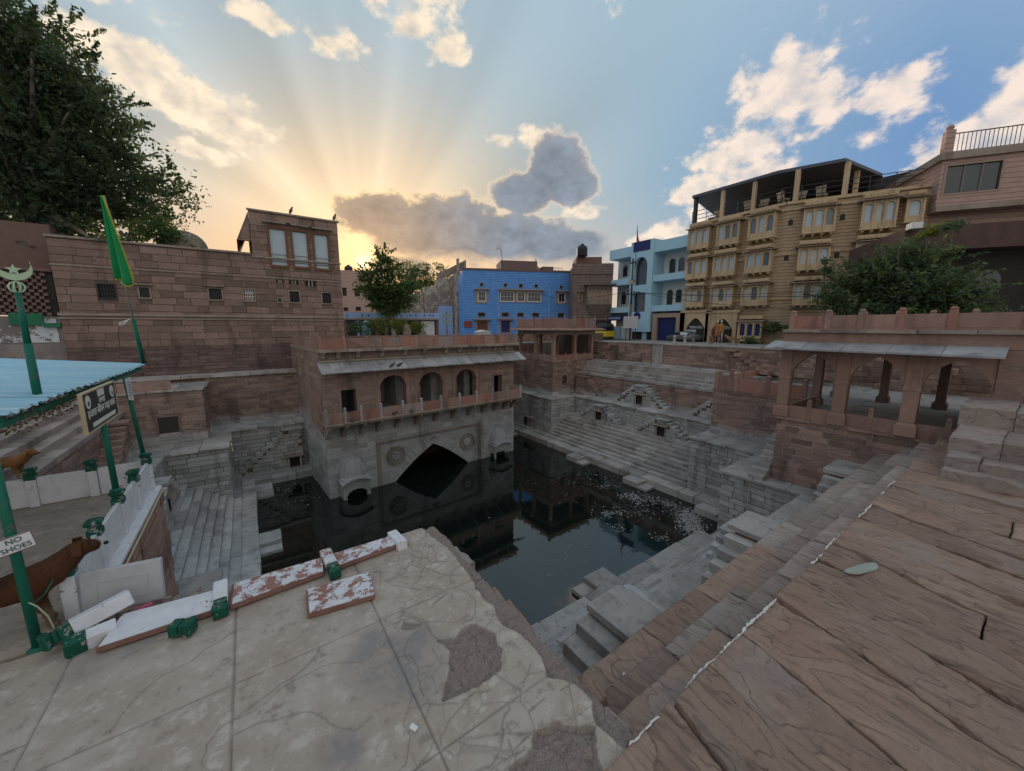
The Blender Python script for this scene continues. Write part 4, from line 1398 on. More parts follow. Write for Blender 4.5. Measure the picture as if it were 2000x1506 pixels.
# sloping eave on the left side of the tower
b = MB(); b.add([(7.75, .1, 14.9), (7.75, 6, 14.9), (7.1, 6, 13.3), (7.1, .1, 13.3), (7.75, .1, 14.8), (7.75, 6, 14.8), (7.16, 6, 13.3), (7.16, .1, 13.3)],
                [(0, 1, 2, 3), (7, 6, 5, 4), (0, 3, 7, 4), (1, 5, 6, 2), (3, 2, 6, 7)])
b.add([(7.76, .12, 14.88), (7.12, .12, 13.32), (7.76, .12, 13.32), (7.76, .3, 14.88), (7.12, .3, 13.32), (7.76, .3, 13.32)], [(0, 1, 2), (5, 4, 3), (1, 4, 5, 2)])
b.build('side_eave', MAT['oldblock'], hs)
# small ribbed dome on the roof
prof = [(1.35 * math.cos(a) ** .8, 1.15 * math.sin(a)) for a in [i * H90 / 9 for i in range(9)]] + [(.02, 1.2)]
vs, fs = [], []
for r, z in prof:
    for i in range(32):
        a = 2 * math.pi * i / 32
        rr = r * (1 + .05 * math.cos(a * 8))
        vs.append((4.6 + .8 * rr * math.cos(a), 1.9 + .8 * rr * math.sin(a), 12.75 + .9 * z))
for j in range(len(prof) - 1):
    for i in range(32):
        fs.append((j * 32 + i, j * 32 + (i + 1) % 32, (j + 1) * 32 + (i + 1) % 32, (j + 1) * 32 + i))
MB().add(vs, fs).build('ribbed_dome', MAT['cornice'], hs)
b = MB(); b.lathe([(1.3, 0), (1.35, .12), (1.12, .2), (1.12, .35)], (4.6, 1.9, 12.45), 24); b.build('dome_drum', MAT['cornice'], hs)
# white bird figures perched on the roof line
for (x, y, lab) in ((568, 416, 'small grey pigeon perched on the middle of the window tower roof'), (653, 427, 'small grey pigeon perched on the right corner of the window tower roof')):
    p = on_y(x, y, HY)
    t2 = thing('pigeon', lab, 'bird', (p.x, HY, 15.06), .4, 'pigeons on the window tower')
    MBb = MB()
    MBb.lathe([(.01, -.2), (.05, -.16), (.09, -.02), (.085, .08), (.045, .17), (.055, .22), (.04, .27), (.005, .29)], (0, 0, 0), 10, Matrix.Translation((0, 0, .2)) @ Matrix.Rotation(rad(25), 4, 'Y'))
    MBb.tube((-.02, .02, 0), (0, .02, .1), .008); MBb.tube((-.02, -.02, 0), (0, -.02, .1), .008)
    MBb.build('body', plain('pigeon_grey', (.12, .12, .13), .7), t2, True)

# ------------------------------------------------------------------ whitewashed wall with brick lattice at the far left
lw = thing('lattice_wall', 'old wall with peeling whitewash, green ledges and a brick lattice screen', 'wall', (-16.5, 27.0, 0))
b = MB(); b.box(0, 9.35, 0, .5, 5.6, 8.95); b.build('rubble_wall', MAT['rubble'], lw)
b = MB(); b.box(0, 9.2, -.03, 0, 7.75, 8.85); b.build('whitewash', MAT['wash'], lw)
Fl = Fac(lw, (-16.5, 27.0, 0), 0)
a, bb, c, d = Fl.rect(20, 612, 86, 635)
b = MB(); b.box(a, bb, -.14, -.03, c, d); b.build('painted_ledge', MAT['greenp'], lw)
a, bb, c, d = Fl.rect(86, 631, 134, 639)
b = MB(); b.box(a + .01, bb - .2, -.16, -.031, c, d); b.build('painted_ledge', MAT['greenp'], lw)
MB().box(0, 9.3, .1, .3, 9.0, 11.05).build('screen_back', MAT['dark'], lw)
for j in range(13):
    for i in range(34):
        x = .12 + i * .27 + (.135 if j % 2 else 0)
        if x < 9.1:
            put_stone(lw, 'lattice_brick', (x, .04, 9.06 + j * .15), (.15, .12, .13), MAT['brickred'])
MB().box(0, 9.35, -.04, .4, 11.0, 11.15).build('screen_coping', MAT['brickred'], lw)
MB().box(5.5, 9.35, .6, 3, 11.15, 13.2).build('back_wall', MAT['brickred'], lw)

# ------------------------------------------------------------------ blue house
MAT['blue'] = None


def siding(name, c, c2, pitch=.14, rough=.7, dark=.55):
    """painted stone laid in thin level courses"""
    m, n, bs = new_mat(name)
    g_ = n.node('ShaderNodeNewGeometry')
    sp = n.node('ShaderNodeSeparateXYZ'); n.put(sp.inputs[0], g_.outputs['Position'])
    wob = n.noise(g_.outputs['Position'], 1.2, 3, .6)
    zz = n.m('MULTIPLY_ADD', wob, pitch * .5, sp.outputs[2])
    fr = n.m('FRACT', n.m('DIVIDE', zz, pitch))
    joint = n.smooth(n.m('ABSOLUTE', n.m('SUBTRACT', fr, .5)), .36, .47)
    nz = n.noise(g_.outputs['Position'], 2.5, 5, .65)
    col = n.mix(n.smooth(nz, .35, .7), c, c2)
    col = n.mix(n.m('MULTIPLY', joint, dark), col, tuple(x * .35 for x in c))
    n.put(bs.inputs['Base Color'], col)
    bs.inputs['Roughness'].default_value = rough
    bs.inputs['Specular IOR Level'].default_value = .2
    bump(n, bs, n.m('SUBTRACT', n.m('MULTIPLY', nz, .5), joint), .8, .03)
    return m


MAT['blue'] = siding('blue_limewashed_stone', (.12, .31, .72), (.165, .38, .80), .2)
MAT['paleblue'] = plain('pale_blue_limewash', (.36, .50, .80), .8, .1, 3)
MAT['cream'] = paint_worn('stained_cream_plaster', (.50, .45, .38), (.27, .23, .2), .63, 1.2)
MAT['sandst'] = siding('honey_sandstone_courses', (.47, .345, .23), (.40, .29, .20), .24, .85, .7)
MAT['carved'] = stone('carved_honey_sandstone', (.54, .405, .255), (.48, .355, .22), (.6, .475, .32), 4, bs=.4, vary=.12)
MAT['white_blue'] = plain('white_house_paint', (.68, .72, .70), .7, .04, 2)
MAT['sky_paint'] = plain('light_blue_house_paint', (.40, .62, .74), .65, .05, 2)
MAT['navy'] = plain('navy_sign_board', (.02, .03, .13), .5)
MAT['lett'] = plain('pale_lettering', (.62, .68, .74), .5, .03, bs=0)
MAT['haveli'] = siding('dark_haveli_stone', (.19, .14, .125), (.25, .195, .17), .3, .9, .6)
MAT['pinkw'] = siding('pink_stone_house', (.50, .33, .27), (.43, .295, .25), .3, .9, .35)
MAT['frame_st'] = plain('brown_stone_frame', (.36, .265, .2), .8)

MAT['skypane2'] = plain('cream_curtained_glass', (.46, .47, .45), .2, .12, 6, spec=.6, bs=0)
MAT['glass2'] = plain('dim_window_glass', (.14, .165, .18), .15, .2, 4, spec=.7, bs=0)
org = at_d(905, 637, 47); org.z = 0
bl = thing('blue_house', 'two storey blue stone house with white framed windows', 'house', org, rad(-24))
F = Fac(bl, org, rad(-24))
B = lambda x0, y0, x1, y1: F.rect(860 + x0 / 5.263, 480 + y0 / 5.263, 860 + x1 / 5.263, 480 + y1 / 5.263)
a, LB, c, TB = B(235, 262, 1380, 880)
wins = [B(392, 470, 462, 565), B(622, 475, 752, 568), B(795, 480, 862, 570), B(902, 482, 1028, 570), B(1218, 492, 1275, 576)]
vents = [B(410, 385, 440, 415), B(655, 390, 685, 420), B(810, 395, 845, 430), B(970, 400, 1000, 430), B(1230, 410, 1255, 442)]
lows = [B(390, 688, 458, 728), B(634, 688, 702, 728), B(793, 690, 855, 730), B(948, 692, 1012, 732), B(1208, 692, 1268, 734)]
drs = [B(380, 775, 485, 890), B(625, 772, 715, 890)]
rects = wins + vents + lows + drs
b = MB(); b.slab([[(0, 6.9), (LB, 6.9), (LB, TB), (0, TB)]] + [[(x0, z0), (x0, z1), (x1, z1), (x1, z0)] for x0, x1, z0, z1 in rects], 0, .4)
b.box(0, LB, .4, 9, 6.9, TB - .05)
b.build('wall', MAT['blue'], bl)
MB().box(-.1, LB + .1, -.08, .5, TB, TB + .22).build('roof_coping', MAT['brickred'], bl)
for i, (x0, x1, z0, z1) in enumerate(wins):
    f = grille_window(bl, x0, x1, z0, z1, 0, MAT['white'], MAT['glass'], (1, 3, 1, 3, 1)[i], 1, MAT['white'], rec=.16, fw=.1)
    if i in (0, 4):
        w = MB(); w.box(x0 - .35, x0 - .1, -.06, .05, z0 - .3, z1 + .15); w.box(x1 + .1, x1 + .35, -.06, .05, z0 - .3, z1 + .15); w.box(x0 - .1, x1 + .1, -.06, .05, z0 - .3, z0 - .1)
        w.build('window_surround', MAT['frame_st'], bl)
        MB().box(x0 - .5, x1 + .5, -.55, .02, z1 + .2, z1 + .3).build('window_shelf', MAT['frame_st'], bl)
x0, x1, z0, z1 = B(612, 462, 1045, 584)
w = MB()
w.slab([[(x0, z0), (x1, z0), (x1, z1), (x0, z1)]] + [[(q[0] - .1, q[2] - .1), (q[0] - .1, q[3] + .1), (q[1] + .1, q[3] + .1), (q[1] + .1, q[2] - .1)] for q in wins[1:4]], -.06, .0)
w.build('window_surround', MAT['frame_st'], bl)
MB().box(x0 - .2, x1 + .2, -.6, .02, z1, z1 + .12).build('window_shelf', MAT['frame_st'], bl)
for q in vents + lows:
    grille_window(bl, *q, 0, MAT['frame_st'], MAT['dark'], 0, 0, rec=.2, fw=.05, name='vent')
for q, col in zip(drs, (MAT['wood'], MAT['navy'])):
    grille_window(bl, *q, 0, MAT['frame_st'], col, 1, 0, MAT['iron'], rec=.2, fw=.14, name='door')
    MB().box(q[0] - .5, q[1] + .5, -.6, .02, q[3] + .16, q[3] + .28).build('door_shelf', MAT['frame_st'], bl)
for x in (597, 1122):
    s0, zt = F.sz(860 + x / 5.263, 480 + 450 / 5.263); zb = 7.2
    w = MB(); w.tube((s0, -.08, zb), (s0, -.08, zt), .055, None, 8); w.build('drain_pipe', MAT['paleblue'], bl)
x0, x1, z0, z1 = B(245, 775, 325, 838)
bd = MB().box(x0, x1, -.12, -.03, z0, z1).build('notice_board', plain('dull_red_board', (.28, .06, .04), .6), bl)
x0, x1, z0, z1 = B(665, 190, 1060, 262)
MB().box(x0, x1, 3, 7, TB - .05, z1 + .9).build('roof_room', MAT['brickred'], bl)
x0, x1, z0, z1 = B(1140, 215, 1260, 270)
MB().box(x0, x1, 4, 7, TB - .05, z1 + .6).build('roof_room', MAT['brickred'], bl)
x0, x1, z0, z1 = B(1080, 190, 1130, 268)
w = MB(); w.lathe([(.9, 0), (.95, .6), (.7, 1.2), (.3, 1.6), (.12, 1.8), (.14, 2.1), (.03, 2.6)], ((x0 + x1) / 2, 6, TB), 14); w.build('roof_finial', MAT['cornice'], bl)
w = MB()
for i in range(6):
    x = LB - 2.6 + i * .5
    w.tube((x, 5, TB), (x, 5, TB + 1.3), .03, None, 5)
for z in (.7, 1.3):
    w.tube((LB - 2.6, 5, TB + z), (LB - .1, 5, TB + z), .03, None, 5)
w.build('roof_railing', MAT['iron'], bl)
sx, sz_ = F.sz(862 + 690 / 5.263, 480 + 200 / 5.263)
w = MB(); w.path([(sx, 4, TB), (sx - .1, 4, TB + 2.2), (sx - .3, 4, TB + 3.3), (sx - .8, 4, TB + 3.5), (sx - .9, 4, TB + 3.1)], .035, 6)
w.build('aerial', MAT['iron'], bl)

# ------------------------------------------------------------------ ruined cream houses left of it
rz = rad(-24) + rad(62)
o2 = org + Vector((0, 0, 0))
ru = thing('ruined_house', 'ruined cream plastered house with bare broken walls beside the blue house', 'house', at_d(858, 637, 58).xy.to_3d(), rad(-14))
F = Fac(ru, (ru.location.x, ru.location.y, 0), rad(-14))
D = lambda x0, y0, x1, y1: F.rect(640 + x0 / 5.556, 460 + y0 / 5.556, 640 + x1 / 5.556, 460 + y1 / 5.556)
q = [D(840, 600, 1060, 860), D(1070, 530, 1210, 860), D(1210, 450, 1380, 860), D(1370, 420, 1478, 860)]
ym = (2.0, 1.2, .3, -2.0)
for i, (x0, x1, z0, z1) in enumerate(q):
    pts = [(x0, 6.9)] + [(x1, 6.9), (x1, z1)]
    k = 6
    pts += [(x1 - (x1 - x0) * j / k, z1 + random.uniform(-.35, .25)) for j in range(1, k)] + [(x0, z1 - .2)]
    MB().slab([pts], ym[i], ym[i] + 3).build('wall', MAT['cream'], ru)
for zx in ((1232, 590, 1280, 730), (1090, 650, 1135, 745), (1305, 600, 1330, 680), (935, 778, 975, 828), (1240, 780, 1268, 815), (1228, 880, 1255, 935)):
    x0, x1, z0, z1 = D(*zx)
    i = 0 if zx[0] < 1060 else (1 if zx[0] < 1210 else 2)
    grille_window(ru, x0, x1, z0, z1, ym[i] - .04, MAT['frame_st'], MAT['paleblue'] if zx[0] == 1232 else MAT['dark'], 0, 0, rec=.06, fw=.08)
x0, x1, z0, z1 = D(1205, 765, 1360, 1040)
MB().box(x0, x1, .1, .3, 6.9, z1).build('limewash', MAT['paleblue'], ru)
for i in range(26):
    x = q[2][0] + (q[3][1] - q[2][0]) * i / 26
    y = .3 - 2.2 * max(0, (i - 12) / 14)
    w = MB(); w.box(x, x + .14, y, y + .2, q[2][3] - .3 + i * .05, q[2][3] + .55 + i * .07); w.build('parapet_post', MAT['cornice'], ru)
for i in (0, 1):
    x = q[3][0] + .1 + i * 1.0
    w = MB(); w.box(x, x + .35, -2.0, -1.6, q[3][3] - .2, q[3][3] + 1.9 - .6 * i); w.build('gate_post', MAT['cornice'], ru)
br = thing('brick_house', 'unfinished pink brick house with empty window openings behind the garden tree', 'house', at_d(664, 637, 66).xy.to_3d(), rad(-18))
F = Fac(br, (br.location.x, br.location.y, 0), rad(-18))
D2 = lambda x0, y0, x1, y1: F.rect(640 + x0 / 5.556, 460 + y0 / 5.556, 640 + x1 / 5.556, 460 + y1 / 5.556)
x0, x1, z0, z1 = D2(-40, 385, 850, 830)
wn = [D2(160, 565, 205, 655), D2(292, 572, 350, 660), D2(172, 780, 222, 820), D2(305, 775, 360, 818)]
w = MB(); w.slab([[(x0, 6.5), (x1, 6.5), (x1, z1 - 3.0), (x1 * .5, z1 - 3.0), (x1 * .48, z1), (x0, z1)]] + [[(a, c), (a, d), (bb, d), (bb, c)] for a, bb, c, d in wn], 0, .4)
w.box(x0, x1 * .45, .4, 8, 6.5, z1 - .1)
bz_top = z1 - .1
w.build('wall', MAT['pinkw'], br)
for a, bb, c, d in wn:
    grille_window(br, a, bb, c, d, .02, MAT['pinkw'], MAT['dark'], 0, 0, rec=.3, fw=.05)

# ------------------------------------------------------------------ low blue and white row of sheds at the back of the garden
lr = thing('low_shed', 'long low shed with a blue and white painted parapet behind the garden', 'shed', at_d(668, 637, 43).xy.to_3d(), rad(-22))
F = Fac(lr, (lr.location.x, lr.location.y, 0), rad(-22))
E_ = lambda x0, y0, x1, y1: F.rect(660 + x0 / 8.333, 590 + y0 / 8.333, 660 + x1 / 8.333, 590 + y1 / 8.333)
x0, x1, z0, z1 = E_(95, 175, 1640, 265)
MB().box(x0, x1, 0, .4, z0, z1).build('parapet', MAT['paleblue'], lr)
MB().box(x0, x1, -.3, .5, z0 - .15, z0).build('eave', MAT['frame_st'], lr)
MB().box(x0, x1, 1.5, 1.7, 6.9, z0 - .15).build('back_wall', MAT['dark'], lr)
for zx in (95, 340, 600, 760, 900, 1270, 1590):
    s0 = E_(zx, 300, zx + 50, 480)
    MB().box(s0[0], s0[1], 0, .5, 6.9, z0 - .15).build('pier', MAT['brickred'], lr)
s0 = E_(1355, 310, 1570, 470)
MB().box(s0[0], s0[1], .1, .2, 6.9, s0[3]).build('lattice_screen', MAT['white'], lr)
s0 = E_(310, 300, 345, 470)
MB().box(s0[0], s0[1], -.1, 0, 6.9, s0[3]).build('door_frame', MAT['paleblue'], lr)
for zx in (140, 390, 490, 950, 1170, 1260, 1400, 1490, 1540):
    s0 = E_(zx, 205, zx + 18, 232)
    MB().box(s0[0], s0[1], -.03, 0, s0[2], s0[3]).build('vent', MAT['dark'], lr)

# ------------------------------------------------------------------ dark carved haveli
o3 = at_d(1119, 637, 45); o3.z = 0
hv = thing('carved_haveli', 'dark weathered haveli with a carved enclosed balcony on brackets', 'house', o3, rad(-38))
F = Fac(hv, o3, rad(-38))
V = lambda x0, y0, x1, y1: F.rect(1100 + x0 / 10.756, 500 + y0 / 10.756, 1100 + x1 / 10.756, 500 + y1 / 10.756)
x0, x1, z0, z1 = V(212, 185, 1035, 1300)
hz_top = V(360, 40, 945, 200)[3] + .8
MB().box(x0, x1, 0, 8, 6.9, z1).build('wall', MAT['haveli'], hv)
a = V(212, 160, 1035, 380)
MB().box(a[0] - .1, a[1] + .1, -.12, .3, a[2], a[3]).build('parapet', MAT['haveli'], hv)
a = V(360, 40, 945, 200)
MB().box(a[0], a[1], 4, 8, a[2], a[3] + .8).build('roof_room', MAT['brickred'], hv)
a = V(490, 640, 990, 1020)
w = MB(); w.box(a[0], a[1], -.9, 0, a[2], a[3]); jb = w.build('carved_balcony', MAT['cornice'], hv)
MB().box(a[0] - .35, a[1] + .35, -1.5, 0, a[3] + .02, a[3] + .16).build('balcony_eave', MAT['haveli'], hv)
w = MB()
w.add([(a[0], -.9, a[2]), (a[1], -.9, a[2]), (a[1], 0, a[2]), (a[0], 0, a[2]), (a[0] + .7, -.1, a[2] - 1.4), (a[1] - .7, -.1, a[2] - 1.4), (a[1] - .7, 0, a[2] - 1.4), (a[0] + .7, 0, a[2] - 1.4)],
      [(4, 5, 1, 0), (5, 6, 2, 1), (7, 4, 0, 3), (7, 6, 5, 4)])
w.build('balcony_base', MAT['haveli'], hv)
for i in range(6):
    x = a[0] + (a[1] - a[0]) * (i + .5) / 6; hw = (a[1] - a[0]) / 6 * .34
    w = MB(); w.box(x - hw, x + hw, -.93, -.905, a[2] + (a[3] - a[2]) * .25, a[2] + (a[3] - a[2]) * .62); w.build('shutter', MAT['frame_st'], hv)
    w = MB(); w.box(x - hw * .3, x + hw * .3, -.94, -.906, a[2] + (a[3] - a[2]) * .76, a[2] + (a[3] - a[2]) * .9); w.build('peep_hole', MAT['dark'], hv)
    w = MB(); w.box(x - hw * 1.25, x - hw * 1.05, -.97, -.9, a[2], a[3]); w.build('pilaster', MAT['cornice'], hv)
a = V(325, 790, 388, 940); grille_window(hv, *a, -.02, MAT['frame_st'], MAT['dark'], 0, 0, fw=.1)
a = V(300, 740, 430, 765); MB().box(a[0], a[1], -.5, 0, a[2], a[3]).build('window_shelf', MAT['haveli'], hv)
a = V(560, 1230, 620, 1290); MB().box(x0 + 1.6, x1, -.05, 0, 6.95, 9.2).build('shop_opening', MAT['dark'], hv)

# ------------------------------------------------------------------ white and light blue building
XS = 35.0
p0 = on_x(1188, 637, XS)
wb = thing('white_building', 'white and light blue three storey building with balconies and arched windows', 'building', (XS, p0.y, 0), -H90)
F = Fac(wb, (XS, p0.y, 0), -H90)
Q = lambda x0, y0, x1, y1: F.rect(1160 + x0 / 6.275, 440 + y0 / 6.275, 1160 + x1 / 6.275, 440 + y1 / 6.275)
xa, xb, _, ztop = Q(185, 290, 1180, 900)
xl, xm0 = Q(200, 600, 470, 700)[:2]; xm1 = Q(470, 600, 742, 700)[1]
zt = 17.4
MB().box(xa, xb, 1.6, 10, 6.9, Q(700, 185, 760, 500)[3] - .2).build('back_wall', MAT['white_blue'], wb)
zz = lambda y, x=950: F.sz(1160 + x / 6.275, 440 + y / 6.275)[1]
lev = {'r_top': (zz(165), zz(300)), 'r_mid': (zz(590), zz(670)), 'r_low': (zz(975), zz(1050))}
for k, (z1, z0) in lev.items():
    for (u0, u1, nm) in ((xl, xm0, 'l'), (xm1, xb, 'r')):
        w = MB(); w.box(u0, u1, -.25, 1.6, z0, z1); w.build('balcony_band', MAT['sky_paint'], wb)
MB().box(xl, xm0, -.1, 1.6, lev['r_low'][1] - .35, lev['r_low'][1] - .01).build('awning', MAT['iron'], wb)
zc_t = lev['r_top'][0] + .3
cen = [Q(515, 395, 680, 735), Q(490, 842, 655, 1062)]
w = MB()
c0 = cen[0]
archp = [(c0[0], c0[2])] + [((c0[0] + c0[1]) / 2 - (c0[1] - c0[0]) / 2 * math.cos(t_), c0[3] - 1.0 + math.sin(t_) * 1.0) for t_ in [i * math.pi / 12 for i in range(13)]] + [(c0[1], c0[2])]
zl = lev['r_low'][1] - 1.9
w.slab([[(xm0, zl), (xm1, zl), (xm1, zc_t), (xm0, zc_t)], archp[::-1], [(cen[1][0], cen[1][2]), (cen[1][0], cen[1][3]), (cen[1][1], cen[1][3]), (cen[1][1], cen[1][2])]], -.4, .1)
w.box(xm0, xm0 + .2, .1, 1.6, zl, zc_t); w.box(xm1 - .2, xm1, .1, 1.6, zl, zc_t); w.box(xm0, xm1, -.4, 1.6, zl - .2, zl)
w.build('centre_bay', MAT['sky_paint'], wb)
MB().box(c0[0] - .1, c0[1] + .1, .12, .16, cen[1][2] - .1, c0[3] + .1).build('window_glass', MAT['glassw'] if 'glassw' in MAT else MAT['glass'], wb)
q = Q(520, 200, 720, 318)
sg = MB().box(q[0], q[1], -.46, -.402, q[2], q[3]).build('sign_board', MAT['navy'], wb)
q = Q(538, 1085, 582, 1140)
w = MB(); w.lathe([(.42, 0), (.42, .06)], (0, 0, 0), 20, Matrix.Translation(((q[0] + q[1]) / 2, -.42, (q[2] + q[3]) / 2)) @ Matrix.Rotation(H90, 4, 'X')); w.build('round_sign', MAT['navy'], wb)


def arched_pane(x0, x1, z0, z1, y0, y1):
    r = (x1 - x0) / 2
    return MB().slab([[(x0, z0), (x1, z0)] + [((x0 + x1) / 2 + r * math.cos(t_), z1 - r + r * math.sin(t_)) for t_ in [i * math.pi / 8 for i in range(9)]]], y0, y1)


for (q, yy) in [((820, 390, 890, 585), 1.5), ((930, 375, 1000, 540), 1.5), ((1050, 355, 1118, 520), 1.5), ((790, 780, 855, 970), 1.5), ((900, 775, 965, 935), 1.5), ((1015, 765, 1085, 935), 1.5),
                ((252, 470, 302, 615), 1.5), ((338, 455, 397, 605), 1.5), ((445, 450, 470, 600), 1.5), ((235, 815, 283, 960), 1.5), ((322, 810, 375, 955), 1.5), ((428, 805, 455, 950), 1.5)]:
    r = Q(*q)
    arched_pane(r[0], r[1], r[2], r[3], yy, yy + .08).build('arched_window', MAT['glass'], wb)
q = Q(785, 1130, 1020, 1370)
w = MB(); w.box(q[0] - .5, q[0], -.3, .3, 6.9, q[3] + .4); w.box(q[1], q[1] + .9, -.3, .3, 6.9, q[3] + .4); w.box(q[0], q[1], -.3, .3, q[3], q[3] + .4)
w.build('shop_surround', MAT['frame_st'], wb)
w = MB()
for i in range(14):
    z = 6.95 + (q[3] - 6.95) * i / 14
    w.box(q[0], q[1], .0, .08, z, z + (q[3] - 6.95) / 14 - .02)
w.box(q[0], q[1], .08, .1, 6.9, q[3])
w.build('roller_shutter', MAT['navy'], wb)
MB().box(xl, q[0] - .5, .2, 1.5, 6.9, zl - .2).build('ground_floor', MAT['dark'], wb)
q = Q(590, 1190, 720, 1400)
MB().box(q[0], q[0] + .5, .0, .19, 6.9, q[3]).build('door_pier', MAT['sky_paint'], wb)
q = Q(195, 1110, 370, 1170)
sg = MB().box(q[0], q[1], -.5, -.4, q[2], q[3]).build('shop_sign', MAT['navy'], wb)
text_mesh('ROYAL BLUE', .42, MAT['lett'], 'lettering', wb, ((q[0] + q[1]) / 2, -.506, (q[2] + q[3]) / 2), (H90, 0, 0), width=(q[1] - q[0]) * .86)
q = Q(190, 1180, 420, 1240)
MB().box(q[0], q[1], -.2, .1, 6.9, q[2]).build('shop_front', MAT['frame_st'], wb)

# ------------------------------------------------------------------ honey sandstone hotel
ht = thing('sandstone_hotel', 'five storey honey sandstone hotel with rows of carved bay windows and a roof terrace', 'hotel', (XS, on_x(1343, 637, XS).y, 0), -H90)
OH = Vector((XS, ht.location.y, 0))
F1 = Fac(ht, OH, -H90)
G = lambda f, x0, y0, x1, y1: f.rect(1310 + x0 / 3.846, 300 + y0 / 3.846, 1310 + x1 / 3.846, 300 + y1 / 3.846)
Lh = F1.sz(1310 + 830 / 3.846, 500)[0]
RZ2 = rad(-63.7)
P2 = Vector((XS, OH.y - Lh, 0))
h2 = thing('hotel_wing', 'angled right wing of the honey sandstone hotel behind the bushy tree', 'hotel', P2, RZ2)
F2 = Fac(h2, P2, RZ2)
LW = F2.sz(1310 + 1890 / 3.846, 500)[0]
ZT = F1.sz(1310 + 300 / 3.846, 300 + 515 / 3.846)[1]
MB().box(0, Lh, 0, 9, 6.9, ZT).build('wall', MAT['sandst'], ht)
MB().box(0, LW, 0, 9, 6.9, ZT).build('wall', MAT['sandst'], h2)
for t_, L_ in ((ht, Lh), (h2, LW)):
    w = MB()
    for z in (10.6, 14.0, 17.3):
        w.box(0, L_, -.09, 0, z, z + .16)
    w.box(0, L_, -.15, .3, ZT, ZT + .2)
    w.build('string_course', MAT['carved'], t_)


def bay(t_, r, pane=None, brk=True, simple=False):
    x0, x1, z0, z1 = r
    H = z1 - z0; w_ = x1 - x0
    x0 += w_ * .08; x1 -= w_ * .08
    zp, zc, zw1, zw0, zb0 = z1 - H * .14, z1 - H * .2, z1 - H * .27, z0 + H * .3, z0 + H * .14
    d = .62
    b_ = MB()
    n = 1 if simple else 3
    ww = (x1 - x0)
    loops = [[(x0, zb0), (x1, zb0), (x1, zc), (x0, zc)]]
    pans = []
    for i in range(n):
        a = x0 + ww * (i + .17) / n; c = x0 + ww * (i + .83) / n
        r_ = (c - a) / 2
        top = zw1
        arc = [(a, zw0), (a, top - r_)] + [((a + c) / 2 - r_ * math.cos(tt), top - r_ + r_ * math.sin(tt)) for tt in [k * math.pi / 6 for k in range(1, 6)]] + [(c, top - r_), (c, zw0)]
        loops.append(arc[::-1]); pans.append((a, c))
    b_.slab(loops, -d, -d + .1)
    b_.box(x0, x0 + .08, -d + .1, 0, zb0, zc); b_.box(x1 - .08, x1, -d + .1, 0, zb0, zc); b_.box(x0 + .08, x1 - .08, -d + .1, 0, zb0, zb0 + .1)
    for i in range(n + 1):
        x = x0 + ww * i / n
        b_.box(x - .06, x + .06, -d - .06, -d, zb0 + .05, zc)
    b_.box(x0 - .08, x1 + .08, -d - .08, 0, zb0 - .1, zb0 + .02)
    o = b_.build('bay_window', MAT['carved'], t_)
    for a, c in pans:
        MB().box(a - .02, c + .02, -d + .11, -d + .14, zw0 - .02, zw1 + .02).build('pane', pane or random.choice([MAT['skypane'], MAT['skypane'], MAT['skypane2'], MAT['glass2']]), o)
    w = MB(); w.add([(x0 - .24, -d - .32, zc), (x1 + .24, -d - .32, zc), (x1 + .24, 0, zc + .10), (x0 - .24, 0, zc + .10), (x0 - .24, -d - .32, zc + .05), (x1 + .24, -d - .32, zc + .05), (x1 + .24, 0, zc + .17), (x0 - .24, 0, zc + .17)],
                    [(3, 2, 1, 0), (4, 5, 6, 7), (0, 1, 5, 4), (1, 2, 6, 5), (2, 3, 7, 6), (3, 0, 4, 7)])
    w.build('bay_eave', MAT['frame_st'], o)
    w = MB(); w.box(x0 - .02, x1 + .02, -d, 0, zc + .2, z1)
    k = 6
    for i in range(k):
        a = x0 + ww * (i + .2) / k; c = x0 + ww * (i + .8) / k
        w.box(a, c, -d - .05, -d + .01, zc + .26, z1 - .08)
    w.build('bay_parapet', MAT['carved'], o)
    if brk:
        for i in range(4):
            x = x0 + .12 + (ww - .24) * i / 3
            w = MB(); w.slab([[(-d + .02, zb0 - .1), (-d + .02, zb0 - .22), (-.1, z0), (0, z0), (0, zb0 - .1)][::-1]], x - .08, x + .08, SW)
            w.f = [f[::-1] for f in w.f]
            w.build('bay_bracket', MAT['carved'], o)
    return o


for z in ((150, 525, 325, 745), (365, 480, 550, 715), (600, 415, 820, 675), (135, 755, 310, 965), (335, 725, 520, 945), (575, 695, 790, 920), (120, 975, 280, 1175), (315, 965, 500, 1170), (545, 945, 765, 1165)):
    bay(ht, G(F1, *z))
bay(ht, G(F1, 520, 1220, 720, 1430), MAT['navy'])
for z in ((970, 365, 1240, 635), (1400, 305, 1690, 610), (930, 660, 1195, 905), (1350, 620, 1640, 870), (895, 930, 1130, 1165)):
    bay(h2, G(F2, *z))
bay(h2, G(F2, 1735, 300, 1880, 555), simple=True, brk=False)
